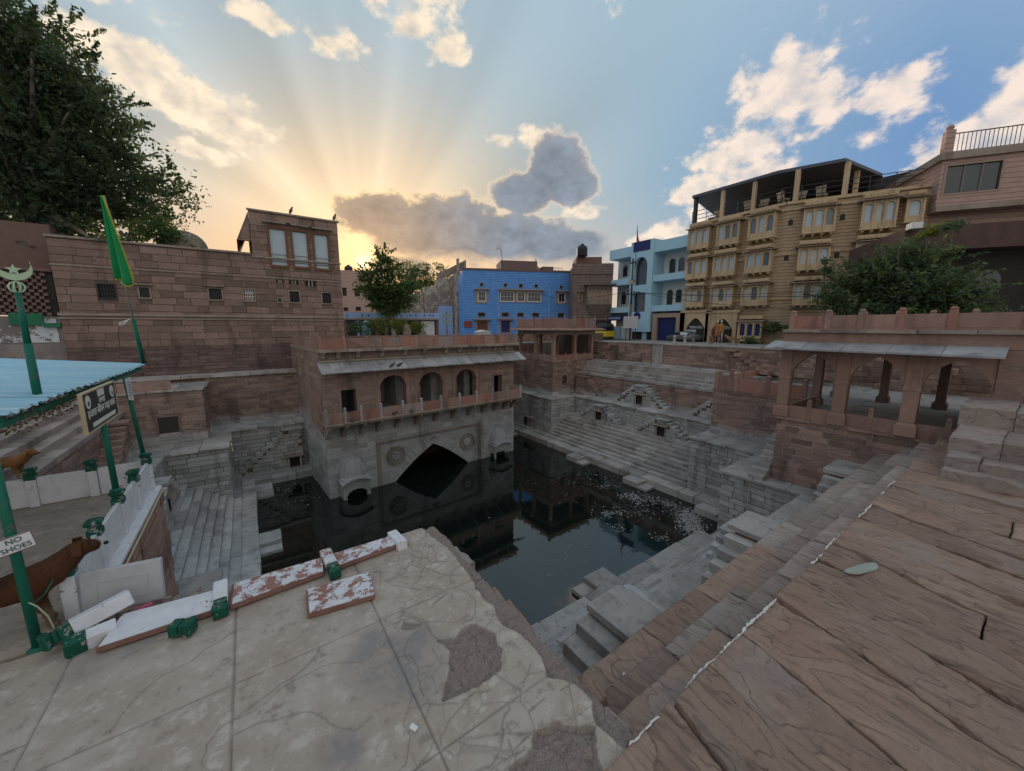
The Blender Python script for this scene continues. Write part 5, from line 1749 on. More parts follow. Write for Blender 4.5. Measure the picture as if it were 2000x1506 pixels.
# shop arches
for i, (z, txt) in enumerate((((115, 1235, 272, 1425), 'fabindia'), ((310, 1240, 482, 1425), 'फैबइंडिया'))):
    x0, x1, z0, z1 = G(F1, *z)
    x0, x1 = x0 + .1, x1 - .1
    w = MB()
    w.slab([[(x0 - .64, 6.9), (x0, 6.9)] + pointed((x0 + x1) / 2, x1 - x0, 6.9, z1 - 1.0, z1, 8, .18)[::-1][1:-1] + [(x1, 6.9), (x1 + .3, 6.9), (x1 + .3, z1 + .5), (x0 - .64, z1 + .5)]], -.3, .0)
    w.box(x0 - .55, x1 + .55, -.42, 0, z1 + .5, z1 + .72)
    o = w.build('shop_arch', MAT['carved'], ht)
    MB().box(x0, x1, -.012, -.004, 6.95, z1).build('shop_interior', MAT['dark'], o)
    text_mesh(txt, .6, MAT['lett'], 'lettering', o, ((x0 + x1) / 2, -.12, z1 - .85), (H90, 0, 0), width=(x1 - x0) * .68)
    MB().box(x0, x1, -.1, -.08, z1 - 1.15, z1 - 1.12).build('sign_rail', MAT['iron'], o)
    if i == 0:
        MB().box(x0 + .05, x0 + 1.0, -.2, -.15, 6.95, z1 - 1.1).build('glass_door', MAT['skypane'], o)
for k, (zx, zy) in enumerate(((900, 520), (1290, 480), (868, 785), (1247, 765))):
    f, t_ = (F1, ht) if zx < 830 else (F2, h2)
    s, z = f.sz(1310 + zx / 3.846, 300 + zy / 3.846)
    arched_pane(s - .15, s + .15, z - .2, z + .25, -.02, .02).build('vent', MAT['dark'], t_)
# roof terrace
RT = [(175, 335), (935, 130), (1305, 70), (1590, 170)]
def roof_pt(zx, zy, back=0.0):
    x, y = 1310 + zx / 3.846, 300 + zy / 3.846
    f = F1 if zx < 830 else F2
    s, z = f.sz(x, y)
    p = f.o + Vector((f.u.x * s, f.u.y * s, 0))
    n_ = Vector((-f.u.y, f.u.x, 0))
    return Vector((p.x, p.y, z)) + n_ * back


tc = thing('roof_terrace', 'dark roofed cafe terrace with posts and railing on top of the sandstone hotel', 'terrace', (XS, OH.y, ZT))
A_ = [roof_pt(175, 335, -.3), roof_pt(820, 165, -.3), roof_pt(1305, 65, -.3)]
ztr = sum(p.z for p in A_) / 3
loc = lambda p: (p.x - XS, p.y - OH.y, p.z - ZT)
w = MB()
fr = [Vector((p.x, p.y, ztr)) for p in A_]
P3 = on_z(1310 + 1590 / 3.846, 300 + 172 / 3.846, ztr)
fr.append(P3)
bk = [fr[0] + Vector((13, 3.0, .1)), P3 + Vector((7, 3.5, .1))]
top = fr + bk[::-1]
n_ = len(top)
vs = [loc(p) for p in top] + [loc(p + Vector((0, 0, .22))) for p in top]
fs = [tuple(range(n_))[::-1], tuple(range(n_, 2 * n_))] + [(i, (i + 1) % n_, n_ + (i + 1) % n_, n_ + i) for i in range(n_)]
w.add(vs, fs); w.build('canopy', plain('dark_canopy_sheet', (.09, .10, .13), .6), tc)
for zx in (185, 385, 615, 925, 1285):
    p = roof_pt(zx, 450); q_ = Vector((p.x, p.y, ZT + .2))
    w = MB(); w.box(-.14, .14, -.14, .14, 0, ztr - ZT - .2, Matrix.Translation(loc(q_))); w.build('post', MAT['carved'] if zx != 185 else MAT['iron'], tc)
    q2 = q_ + Vector((9.5, 3.2, 0))
    w = MB(); w.box(-.12, .12, -.12, .12, 0, ztr - ZT, Matrix.Translation(loc(q2))); w.build('post', MAT['carved'], tc)
for zx, zy in ((1405, 250), (1575, 240)):
    p = on_z(1310 + zx / 3.846, 300 + (130 if zx == 1405 else 175) / 3.846, ztr)
    w = MB(); w.box(-.14, .14, -.14, .14, 0, ztr - ZT, Matrix.Translation(loc(Vector((p.x, p.y, ZT))))); w.build('post', MAT['carved'] if zx == 1405 else MAT['iron'], tc)
MB().box(9.5, 10.0, -16, 4, 0, 3.0).build('back_wall', MAT['dark'], tc)
w = MB()
pr = [roof_pt(zx, 450) for zx in (165, 500, 828)] + [roof_pt(zx, 300) for zx in (832, 1300, 1880)]
for p, q_ in zip(pr[:-1], pr[1:]):
    for h in (.35, .7, 1.05):
        a_, c_ = Vector((p.x, p.y, ZT + .2 + h)), Vector((q_.x, q_.y, ZT + .2 + h))
        w.tube(loc(a_), loc(c_), .03, None, 5)
    m_ = int((q_ - p).length / 1.2)
    for i in range(m_):
        a_ = p.lerp(q_, i / max(1, m_))
        w.tube(loc(Vector((a_.x, a_.y, ZT + .2))), loc(Vector((a_.x, a_.y, ZT + 1.25))), .03, None, 5)
w.build('railing', MAT['iron'], tc)
chair_c = plain('wicker_chair', (.42, .36, .27), .7)
for k, (zx, lab) in enumerate(((560, 'second wicker chair from the left on the roof terrace'), (660, 'third wicker chair from the left on the roof terrace'), (860, 'fourth wicker chair from the left on the roof terrace'),
                               (980, 'fifth wicker chair from the left on the roof terrace'), (1150, 'yellowish wicker chair on the right of the roof terrace'), (330, 'leftmost wicker chair on the roof terrace'))):
    p = roof_pt(zx, 350, .9)
    t_ = thing('terrace_chair', lab, 'chair', (p.x, p.y, ZT + .2), random.uniform(-2, 2), 'chairs on the roof terrace')
    w = MB(); w.frustum(-.28, .28, -.26, .26, .4, .48, -.02, -.02); w.build('seat', chair_c, t_)
    w = MB(); w.add([(-.28, .22, .48), (.28, .22, .48), (.33, .36, 1.0), (-.33, .36, 1.0), (-.28, .28, .48), (.28, .28, .48), (.33, .42, 1.0), (-.33, .42, 1.0)], [(0, 1, 2, 3), (7, 6, 5, 4), (0, 4, 5, 1), (3, 2, 6, 7), (1, 5, 6, 2), (4, 0, 3, 7)])
    w.build('backrest', chair_c, t_)
    for sx in (-1, 1):
        for sy in (-1, 1):
            MB().tube((sx * .25, sy * .22, 0), (sx * .25, sy * .22, .42), .025, None, 6).build('leg', chair_c, t_)

# ------------------------------------------------------------------ pink building and dark shed at the right edge
o5 = P2 + Vector((math.cos(RZ2), math.sin(RZ2), 0)) * LW + Vector((.3, 0, 0)); o5.z = 0
pk = thing('pink_building', 'pink stone building with wide sliding window and roof railing at the right', 'building', o5, rad(-56))
F = Fac(pk, o5, rad(-56))
Y = lambda x0, y0, x1, y1: F.rect(1560 + x0 / 3.766, 260 + y0 / 3.766, 1560 + x1 / 3.766, 260 + y1 / 3.766)
zf = F.sz(1560 + 1200 / 3.766, 260 + 590 / 3.766)[1]; zs = F.sz(1560 + 1200 / 3.766, 260 + 225 / 3.766)[1]
x0 = F.sz(1560 + 950 / 3.766, 380)[0]
MB().box(x0, x0 + 16, 0, 8, 6.9, zf).build('lower_wall', MAT['pinkw'], pk)
MB().box(x0, x0 + 16, -1.1, 8, zf, zf + .35).build('floor_slab', MAT['cornice'], pk)
q = Y(1005, 270, 1385, 465)
w = MB(); w.slab([[(x0, zf + .35), (x0 + 5.0, zf + .35), (x0 + 5.0, zs), (x0, zs)], [(q[0], q[2]), (q[0], q[3]), (q[1], q[3]), (q[1], q[2])]], -1.0, -.8)
w.box(x0, x0 + .2, -.8, 8, zf + .35, zs); w.box(x0 + 4.8, x0 + 16, .2, 8, zf + .35, zs)
w.build('upper_wall', MAT['pinkw'], pk)
grille_window(pk, *q, -1.0, MAT['frame_st'], MAT['glass'], 2, 0, MAT['frame_st'], rec=.14, fw=.12, name='sliding_window')
MB().box(x0 - .2, x0 + 16, -1.2, 8, zs, zs + .45).build('roof_slab', MAT['cornice'], pk)
w = MB()
for i in range(60):
    x = x0 + i * .2
    w.tube((x, -1.0, zs + .45), (x, -1.0, zs + 1.55), .02, None, 4)
w.tube((x0, -1.0, zs + 1.55), (x0 + 12, -1.0, zs + 1.55), .035, None, 5)
w.build('roof_railing', MAT['iron'], pk)
for x in (x0 + .1, x0 + 4.6, x0 + 9.0):
    w = MB(); w.box(x - .22, x + .22, -1.2, -.8, zs + .45, zs + 1.75); w.lathe([(.02, 0), (.16, .06), (.2, .2), (.12, .34), (.01, .38)], (x, -1.0, zs + 1.75), 10); w.build('railing_pier', MAT['pinkw'], pk)
for x in (x0 + 5.6, x0 + 7.0):
    t_ = MB(); t_.box(x, x + 1.0, -.9, -.45, zf + .4, zf + 1.1); ac = t_.build('air_conditioner', MAT['white'], pk)
    w = MB(); w.lathe([(.28, 0), (.28, .03)], (0, 0, 0), 14, Matrix.Translation((x + .38, -.9, zf + .75)) @ Matrix.Rotation(H90, 4, 'X')); w.build('fan', MAT['iron'], ac)

o6 = at_d(1735, 637, 29.5); o6.z = 0
sd = thing('dark_shed', 'dark brown metal roofed shed behind the bushy tree at the right', 'shed', o6, rad(-56))
F = Fac(sd, o6, rad(-56))
MAT['rust'] = plain('dark_rusty_sheet', (.10, .055, .05), .7, .2, 2)
za, zb_ = F.sz(1560 + 1200 / 3.766, 260 + 680 / 3.766)[1], F.sz(1560 + 1200 / 3.766, 260 + 855 / 3.766)[1]
MB().box(0, 18, -.2, 6, zb_, za).build('fascia', MAT['rust'], sd)
MB().box(0.5, 18, 1.0, 6, 6.9, zb_).build('wall', MAT['dark'], sd)
for x in (1.2, 6.0, 11):
    MB().box(x, x + .3, .2, .5, 6.9, zb_).build('post', MAT['rust'], sd)
q = F.rect(1560 + 1385 / 3.766, 260 + 1015 / 3.766, 1560 + 1600 / 3.766, 260 + 1160 / 3.766)
arched_pane(q[0], q[1], q[2], q[3] + .2, .94, .99).build('arched_window', MAT['glass'], sd)
MB().box(.0, .45, -.7, -.2, za - .1, za + .2).build('flood_light', MAT['white'], sd)

tank_m = plain('black_plastic_tank', (.03, .03, .032), .5, .1)
for lab, p in (('black plastic water tank on the roof of the carved haveli', o3 + Vector((3.2, 2.0, F.sz(0, 0)[1] * 0))), ('black plastic water tank on the roof of the blue house', org + Vector((8.5, 1.0, 0))), ('black plastic water tank on the roof of the unfinished brick house', Vector((br.location.x + 2.5, br.location.y + 3, 0)))):
    zt_ = {'h': 0}
    base = TB + .0 if 'blue' in lab else (hz_top if 'haveli' in lab else bz_top)
    t_ = thing('water_tank', lab, 'tank', (p.x, p.y, base), 0, 'roof water tanks')
    w = MB(); w.lathe([(.62, 0), (.66, .1), (.64, .35), (.66, .4), (.64, .7), (.66, .75), (.62, 1.05), (.4, 1.25), (.2, 1.3), (.2, 1.38), (.02, 1.4)], (0, 0, 0), 18); w.build('body', tank_m, t_, True)
    w = MB(); w.lathe([(.22, 1.36), (.22, 1.44), (.02, 1.46)], (0, 0, 0), 12); w.build('lid', tank_m, t_)

# ================================================================== near terrace of cracked cement
def attr(me, name, arr):
    a = me.attributes.new(name, 'FLOAT_COLOR', 'POINT')
    a.data.foreach_set('color', np.ascontiguousarray(arr, dtype=np.float32).ravel())


def poly_sdf(px_, py_, poly):
    """signed distance (negative inside) to a polygon"""
    d = np.full(px_.shape, 1e9)
    ins = np.zeros(px_.shape, bool)
    n = len(poly)
    for i in range(n):
        ax, ay = poly[i]; bx, by = poly[(i + 1) % n]
        ex, ey = bx - ax, by - ay
        t = np.clip(((px_ - ax) * ex + (py_ - ay) * ey) / (ex * ex + ey * ey), 0, 1)
        d = np.minimum(d, np.hypot(px_ - ax - t * ex, py_ - ay - t * ey))
        c = ((ay > py_) != (by > py_)) & (px_ < (bx - ax) * (py_ - ay) / (by - ay + 1e-12) + ax)
        ins ^= c
    return np.where(ins, -d, d)


def cement_mat():
    m, n, b = new_mat('cracked_cement_floor')
    v, _ = pos(n, False)
    a = n.node('ShaderNodeAttribute'); a.attribute_name = 'wear'
    sp = n.node('ShaderNodeSeparateColor'); n.put(sp.inputs[0], a.outputs['Color'])
    big = n.noise(v, 1.7, 4, .6)
    mid = n.noise(v, 7.0, 6, .68)
    fine = n.noise(v, 60.0, 4, .7)
    col = n.mix(n.smooth(big, .36, .66), (.385, .31, .255), (.44, .375, .315))
    col = n.mix(n.smooth(mid, .52, .66), col, (.50, .435, .37))
    col = n.mix(n.smooth(mid, .46, .34), col, (.30, .24, .20))
    col = n.mix(n.m('MULTIPLY', n.smooth(fine, .6, .78), .5), col, (.25, .21, .19))
    col = n.mix(n.m('MULTIPLY', sp.outputs[2], n.smooth(mid, .3, .6)), col, (.20, .185, .19))
    bare = n.mix(n.smooth(fine, .4, .65), (.24, .185, .16), (.35, .275, .24))
    col = n.mix(sp.outputs[0], col, bare)
    col = n.mix(n.m('MULTIPLY', sp.outputs[1], .85), col, (.13, .105, .09))
    n.put(b.inputs['Base Color'], col)
    b.inputs['Roughness'].default_value = .88
    b.inputs['Specular IOR Level'].default_value = .25
    rough_h = n.m('MULTIPLY', fine, n.m('MULTIPLY_ADD', sp.outputs[0], 3.0, .45))
    bump(n, b, n.m('MULTIPLY_ADD', mid, .6, rough_h), .55, .012)
    return m


MAT['cement'] = cement_mat()


def build_terrace():
    x0, x1, y0, y1, st = -2.7, 2.2, 0.9, 5.12, .0105
    xs = np.arange(x0, x1 + st, st); ys = np.arange(y0, y1 + st, st)
    X, Y = np.meshgrid(xs, ys)
    nx, ny = len(xs), len(ys)
    wob = .02 * fbm(X * 2.3, Y * 2.3, 4, 3)
    Z = np.full(X.shape, 5.5) + .010 * fbm(X * .8, Y * .8, 3, 5) + .0035 * fbm(X * 6, Y * 6, 4, 9)
    bare = np.zeros(X.shape); crack = np.zeros(X.shape); stain = np.zeros(X.shape)
    # cast joints
    for k, jx in enumerate((-1.58, -.36, .86)):
        d = np.abs(X + wob * .35 - jx)
        wdt = .003 + .011 * np.clip(fbm(Y * 3, X * 0 + k, 3, 21) + .05, 0, 1)
        g_ = np.exp(-(d / (wdt + .004)) ** 2)
        Z -= .010 * g_; crack = np.maximum(crack, g_ * .62)
        Z += (.003 * (-1) ** k) * (X > jx)
    for k, jy in enumerate((2.12, 3.6)):
        d = np.abs(Y + wob * .35 - jy)
        wdt = .002 + .011 * np.clip(fbm(X * 3, Y * 0 + k, 3, 31) + .05, 0, 1)
        g_ = np.exp(-(d / (wdt + .004)) ** 2)
        Z -= .010 * g_; crack = np.maximum(crack, g_ * .62)
    # random cracks: wandering lines
    rg = np.random.default_rng(5)
    starts = [(-.36, 4.3, -2.9), (-.36, 3.1, .2), (.86, 3.05, -.1), (.86, 2.5, .3), (.86, 3.3, 2.9), (1.2, 4.6, -1.4), (1.5, 4.4, -1.8), (1.75, 3.6, 2.4), (1.1, 3.5, -.9), (1.45, 2.1, -2.2),
              (1.0, 2.1, -1.2), (-1.58, 3.9, 3.3), (-1.2, 4.5, .3), (.3, 3.6, -1.9), (.1, 2.12, -1.3), (.5, 2.12, .6), (1.7, 3.1, 1.0), (1.3, 3.9, .4), (1.6, 4.8, -2.2), (.86, 2.2, -2.6), (1.9, 2.9, 2.8),
              (1.4, 2.3, 2.9), (1.25, 3.05, 1.9), (1.1, 2.8, 3.0), (.4, 4.4, -.5), (-1.0, 2.9, .2), (.95, 1.7, .5), (1.3, 1.9, -1.7), (1.55, 2.2, -.2), (1.0, 4.1, 1.2)]
    for (cx, cy, ang) in starts:
        n = int(rg.integers(50, 150)); w0 = rg.uniform(.0035, .0065)
        pts = [(cx, cy)]
        for i in range(n):
            ang += rg.normal(0, .10) + (rg.normal(0, .55) if rg.random() < .06 else 0)
            pts.append((pts[-1][0] + math.cos(ang) * .009, pts[-1][1] + math.sin(ang) * .009))
        for i, (ax, ay) in enumerate(pts):
            ix, iy = int((ax - x0) / st), int((ay - y0) / st)
            r = 4
            sl = (slice(max(0, iy - r), max(0, iy + r + 1)), slice(max(0, ix - r), max(0, ix + r + 1)))
            if X[sl].size == 0:
                continue
            d = np.hypot(X[sl] - ax, Y[sl] - ay)
            w_ = w0 * (1 - .5 * i / n) + .002
            g_ = np.exp(-(d / w_) ** 2)
            crack[sl] = np.maximum(crack[sl], g_ * .75)
    # craquelure in the broken zone near the edge
    def cells(sc, seed):
        gx, gy = np.floor(X * sc).astype(int), np.floor(Y * sc).astype(int)
        d1 = np.full(X.shape, 9.); d2 = np.full(X.shape, 9.)
        for dx in (-1, 0, 1):
            for dy in (-1, 0, 1):
                cx, cy = gx + dx, gy + dy
                rx = _P[(cx * 7 + seed) % 256, (cy * 13 + seed) % 256]; ry = _P[(cx * 11 + 5 + seed) % 256, (cy * 5 + 3 + seed) % 256]
                d = np.hypot(X * sc + wob * sc * 1.5 - cx - rx, Y * sc + wob * sc * 1.5 - cy - ry)
                d2 = np.where(d < d1, d1, np.minimum(d2, d)); d1 = np.minimum(d1, d)
        return d2 - d1
    zone = np.clip((X - .75 + .6 * fbm(X * 1.2, Y * 1.2, 3, 50)) * 1.6, 0, 1)
    e = cells(3.2, 3)
    g_ = np.exp(-(e / .028) ** 2) * zone * (fbm(X * 2, Y * 2, 2, 61) > -.06)
    crack = np.maximum(crack, g_ * .7)
    e = cells(9.0, 8)
    g_ = np.exp(-(e / .06) ** 2) * np.clip((X - 1.2) * 1.2, 0, 1) * (fbm(X * 2.4, Y * 2.4, 2, 77) > .12)
    crack = np.maximum(crack, g_ * .6)
    Z -= .007 * crack
    # holes where the screed has come off
    nz = .035 * fbm(X * 9, Y * 9, 4, 41)
    h1 = [(1.57, 3.0), (1.67, 2.96), (1.73, 2.74), (1.68, 2.58), (1.57, 2.42), (1.47, 2.39), (1.24, 2.4), (1.03, 2.45), (1.1, 2.55), (1.22, 2.68), (1.28, 2.87), (1.24, 3.03), (1.39, 2.95)]
    h2 = [(1.2, 1.75), (1.4, 1.76), (1.52, 1.83), (1.66, 1.79), (1.8, 1.64), (1.93, 1.6), (1.74, 1.45), (1.66, 1.2), (1.2, 1.2)]
    h3 = [(1.0, 3.35), (1.06, 3.42), (1.13, 3.36), (1.2, 3.3), (1.1, 3.28)]
    edge_in = [(1.89, 5.2), (1.93, 4.7), (1.99, 4.36), (1.96, 3.68), (1.9, 3.36), (1.93, 3.05), (1.86, 2.81), (1.96, 2.58), (1.95, 2.3), (1.87, 2.12), (2.0, 1.95), (2.02, 1.75), (1.9, 1.6), (1.98, 1.35), (3, 1.3), (3, 5.3)]
    for pl, dp in ((h1, .032), (h2, .03), (h3, .016), (edge_in, .035)):
        d = poly_sdf(X, Y, pl) + nz
        mk = np.clip(-d / .012, 0, 1)
        Z -= mk * (dp + .022 * fbm(X * 14, Y * 14, 4, 43) + .02 * fbm(X * 45, Y * 45, 2, 47))
        bare = np.maximum(bare, mk)
        rim = np.exp(-(d / .007) ** 2)
        crack = np.maximum(crack, rim * .75)
    for cx, cy, r in ((.8, 3.1, .42), (1.15, 3.15, .25), (.9, 2.75, .2), (-1.3, 4.75, .35), (.35, 2.5, .2)):
        stain = np.maximum(stain, np.clip(1.2 - np.hypot(X - cx, Y - cy) / r + .8 * fbm(X * 4, Y * 4, 3, 91), 0, .75))
    # ragged outer edge
    ex = 2.09 + .05 * fbm(Y * 2.2, Y * 0 + 4, 4, 15) + .03 * fbm(Y * 9, Y * 0, 3, 16)
    ey = 5.06 + .03 * fbm(X * 3, X * 0 + 4, 4, 18)
    Xo, Yo = np.minimum(X, ex), np.minimum(Y, ey)
    drop = np.maximum(X - ex, 0) + np.maximum(Y - ey, 0)
    Z = np.where(drop > 0, Z - np.minimum(drop * 9, .9), Z)
    V = np.stack([Xo, Yo, Z], -1).reshape(-1, 3)
    idx = np.arange(nx * ny).reshape(ny, nx)
    Fq = np.stack([idx[:-1, :-1], idx[:-1, 1:], idx[1:, 1:], idx[1:, :-1]], -1).reshape(-1, 4)
    me = bpy.data.meshes.new('cement_terrace')
    me.vertices.add(len(V)); me.vertices.foreach_set('co', V.ravel())
    me.loops.add(Fq.size); me.loops.foreach_set('vertex_index', Fq.ravel())
    me.polygons.add(len(Fq)); me.polygons.foreach_set('loop_start', np.arange(0, Fq.size, 4)); me.polygons.foreach_set('loop_total', np.full(len(Fq), 4))
    me.polygons.foreach_set('use_smooth', np.ones(len(Fq), bool))
    me.update(calc_edges=True)
    attr(me, 'wear', np.stack([bare, np.clip(crack, 0, 1), stain, np.ones_like(bare)], -1))
    me.materials.append(MAT['cement'])
    o = bpy.data.objects.new('cement_terrace', me)
    COL.objects.link(o)
    return tag(o, 'cracked pale cement terrace with broken patches in the foreground', None, None, 'structure')


build_terrace()
b = MB(); b.box(-9, -2.69, -2, 9.6, 5.2, 5.497); b.box(-2.7, -1.78, 5.1, 9.6, 5.2, 5.4965); b.box(-2.7, 1.9, -2, .91, 5.2, 5.497)
yard = tag(b.build('shrine_yard', MAT['cement']), 'dusty cement yard inside the white parapet of the shrine', None, None, 'structure')
wall('terrace_wall', 'red stone wall under the broken edge of the cement terrace', (2.02, -1.0, 3.0), H90, 6.0, 2.38, MAT['red'], .26, .7)
wall('terrace_wall', 'red stone wall under the fallen parapet of the cement terrace', (2.0, 5.03, 3.0), math.pi, 3.8, 2.38, MAT['red'], .26, .7)
wall('terrace_wall', 'reddish rough stone wall below the white parapet', (-1.62, 5.06, 3.05), H90, 4.5, 2.36, MAT['red'], .3, .8)
MB().box(-1.8, 1.95, -1, 5.0, 2.9, 5.3).build('terrace_fill', MAT['darkmortar'], COL.objects['terrace_wall']).matrix_parent_inverse = (Matrix.Translation((2.02, -1.0, 3.0)) @ Matrix.Rotation(H90, 4, 'Z')).inverted()

# ================================================================== worn sandstone slabs
def slab_mat(name, a, b_, c, d, levels=9.0, stretch=(1.5, .75, 1.0)):
    """split sandstone: the face breaks back in thin layers, each with its own tint"""
    m, n, bs = new_mat(name)
    v, r = pos(n)
    st = n.node('ShaderNodeMapping'); n.put(st.inputs[0], v); st.inputs['Rotation'].default_value = (0, 0, .3); st.inputs['Scale'].default_value = stretch
    lay = n.noise(st.outputs[0], 1.0, 3.2, .5, .5)
    rp = n.node('ShaderNodeMapping'); n.put(rp.inputs[0], v); rp.inputs['Rotation'].default_value = (0, 0, .55); rp.inputs['Scale'].default_value = (7.0, 1.3, 3.0)
    rip = n.noise(rp.outputs[0], 2.2, 5, .62, .6)
    big = n.noise(v, .9, 3, .55)
    mid = n.noise(st.outputs[0], 5.0, 7, .70, .3)
    fine = n.noise(v, 60.0, 4, .7)
    L = n.m('MULTIPLY', lay, levels)
    fl = n.m('FLOOR', L); fr = n.m('FRACT', L)
    wn = n.node('ShaderNodeTexWhiteNoise', noise_dimensions='1D'); n.put(wn.inputs['W'], n.m('MULTIPLY_ADD', r, 31.0, fl))
    tint = wn.outputs['Value']
    col = n.mix(n.smooth(big, .36, .64), a, b_)
    col = n.mix(n.m('MULTIPLY', n.smooth(tint, .55, 1.0), .45), col, c)
    col = n.mix(n.m('MULTIPLY', n.smooth(tint, .42, .0), .4), col, d)
    col = n.mix(n.m('MULTIPLY', n.smooth(mid, .5, .72), .6), col, c)
    col = n.mix(n.m('MULTIPLY', n.smooth(rip, .5, .34), .55), col, tuple(x * .58 for x in d))  # shade of the ripple hollows put into the colour
    col = n.mix(n.m('MULTIPLY', n.smooth(big, .56, .7), .5), col, (.30, .265, .25))
    col = n.mix(n.m('MULTIPLY', n.smooth(fine, .56, .74), .5), col, tuple(x * .55 for x in a))
    crack_shade = n.m('MULTIPLY', n.smooth(fr, .80, .86), n.smooth(fr, .97, .9))  # crack dirt and shade painted as a dark line along layer edges
    col = n.mix(n.m('MULTIPLY', crack_shade, n.m('MULTIPLY', n.smooth(mid, .48, .62), .45)), col, tuple(x * .3 for x in a))
    col = n.vm('SCALE', col, n.m('MULTIPLY_ADD', r, .34, .83))
    n.put(bs.inputs['Base Color'], col)
    bs.inputs['Roughness'].default_value = .82
    bs.inputs['Specular IOR Level'].default_value = .3
    h = n.m('DIVIDE', n.m('ADD', fl, n.smooth(fr, .82, 1.0)), levels)
    k1 = n.node('ShaderNodeBump'); k1.inputs['Strength'].default_value = 1.0; k1.inputs['Distance'].default_value = .14; n.put(k1.inputs['Height'], h)
    k2 = n.node('ShaderNodeBump'); k2.inputs['Strength'].default_value = 1.0; k2.inputs['Distance'].default_value = .03
    n.put(k2.inputs['Height'], n.m('MULTIPLY_ADD', mid, 1.0, n.m('MULTIPLY_ADD', rip, .9, n.m('MULTIPLY', fine, .6)))); n.put(k2.inputs['Normal'], k1.outputs[0])
    n.put(bs.inputs['Normal'], k2.outputs[0])
    return m


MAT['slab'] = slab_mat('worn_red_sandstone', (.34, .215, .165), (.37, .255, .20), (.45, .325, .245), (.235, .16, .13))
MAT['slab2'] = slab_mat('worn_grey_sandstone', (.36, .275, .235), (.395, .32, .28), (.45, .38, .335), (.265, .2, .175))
MAT['slabrock'] = MAT['slab']


def rock_slab(parent, name, q, z, thick, res, seed, mat, relief=.036, edge=.012, lip=.014, strat=1.0):
    """heavy split sandstone slab: q = four corners (x, y) in order; layered, chipped upper face"""
    q = [np.array(p, float) for p in q]
    lu = max(np.linalg.norm(q[1] - q[0]), np.linalg.norm(q[2] - q[3])); lv = max(np.linalg.norm(q[3] - q[0]), np.linalg.norm(q[2] - q[1]))
    nu, nv = max(4, int(lu / res)), max(4, int(lv / res))
    U, V_ = np.meshgrid(np.linspace(0, 1, nu + 1), np.linspace(0, 1, nv + 1))
    P = (q[0][None, None] * ((1 - U) * (1 - V_))[..., None] + q[1][None, None] * (U * (1 - V_))[..., None] + q[2][None, None] * (U * V_)[..., None] + q[3][None, None] * ((1 - U) * V_)[..., None])
    X, Y = P[..., 0], P[..., 1]
    ca, sa = math.cos(seed * 1.7), math.sin(seed * 1.7)
    xr, yr = X * ca + Y * sa, -X * sa + Y * ca
    n1 = fbm(xr * 1.0 + .5 * fbm(X * 2, Y * 2, 3, seed), yr * 2.0 + .5 * fbm(X * 2, Y * 2, 3, seed + 5), 4, seed + 1)
    lv_ = n1 * 9 * strat
    fl = np.floor(lv_); fr = lv_ - fl
    ter = (fl + np.clip((fr - .85) / .15, 0, 1) ** 1.5) / 9 / strat
    n2 = fbm(xr * 2.2 + n1, yr * 6.0, 4, seed + 21)
    H = relief * 1.7 * ter + relief * .4 * n1 + .010 * np.floor(n2 * 6) / 6 * (n1 > -.08) + .006 * fbm(X * 9, Y * 9, 4, seed + 7) + .003 * fbm(X * 33, Y * 33, 3, seed + 8)
    du = np.minimum(U, 1 - U) * lu; dv = np.minimum(V_, 1 - V_) * lv
    chip = .5 + 1.6 * np.clip(fbm(X * 4.5, Y * 4.5, 3, seed + 11) + .2, 0, 1)
    dd = np.minimum(du, dv)
    H -= lip * chip * np.exp(-dd / (edge * chip))
    # ragged outline
    jx = .012 * fbm(X * 7, Y * 7, 3, seed + 13); jy = .012 * fbm(X * 7, Y * 7, 3, seed + 17)
    Xo, Yo, Zo = X + jx, Y + jy, z + H
    nx, ny = nu + 1, nv + 1
    top = np.stack([Xo, Yo, Zo], -1).reshape(-1, 3)
    idx = np.arange(nx * ny).reshape(ny, nx)
    ring = np.concatenate([idx[0, :-1], idx[:-1, -1], idx[-1, :0:-1], idx[:0:-1, 0]])
    bot = top[ring].copy(); bot[:, 2] = z - thick
    allv = np.concatenate([top, bot])
    faces = np.stack([idx[:-1, :-1], idx[:-1, 1:], idx[1:, 1:], idx[1:, :-1]], -1).reshape(-1, 4)
    nr = len(ring); k = np.arange(nr); kb = nx * ny + k
    side = np.stack([ring, kb, nx * ny + (k + 1) % nr, ring[(k + 1) % nr]], -1)
    area = (q[1][0] - q[0][0]) * (q[3][1] - q[0][1]) - (q[1][1] - q[0][1]) * (q[3][0] - q[0][0])
    Fq = np.concatenate([faces, side])
    if area < 0:
        Fq = Fq[:, ::-1]
    me = bpy.data.meshes.new(name)
    me.vertices.add(len(allv)); me.vertices.foreach_set('co', allv.ravel())
    me.loops.add(Fq.size); me.loops.foreach_set('vertex_index', np.ascontiguousarray(Fq).ravel())
    me.polygons.add(len(Fq)); me.polygons.foreach_set('loop_start', np.arange(0, Fq.size, 4)); me.polygons.foreach_set('loop_total', np.full(len(Fq), 4))
    me.polygons.foreach_set('use_smooth', np.arange(len(Fq)) < len(faces))
    me.update(calc_edges=True)
    me.materials.append(mat)
    o = bpy.data.objects.new(name, me)
    COL.objects.link(o)
    o.parent = parent
    return o


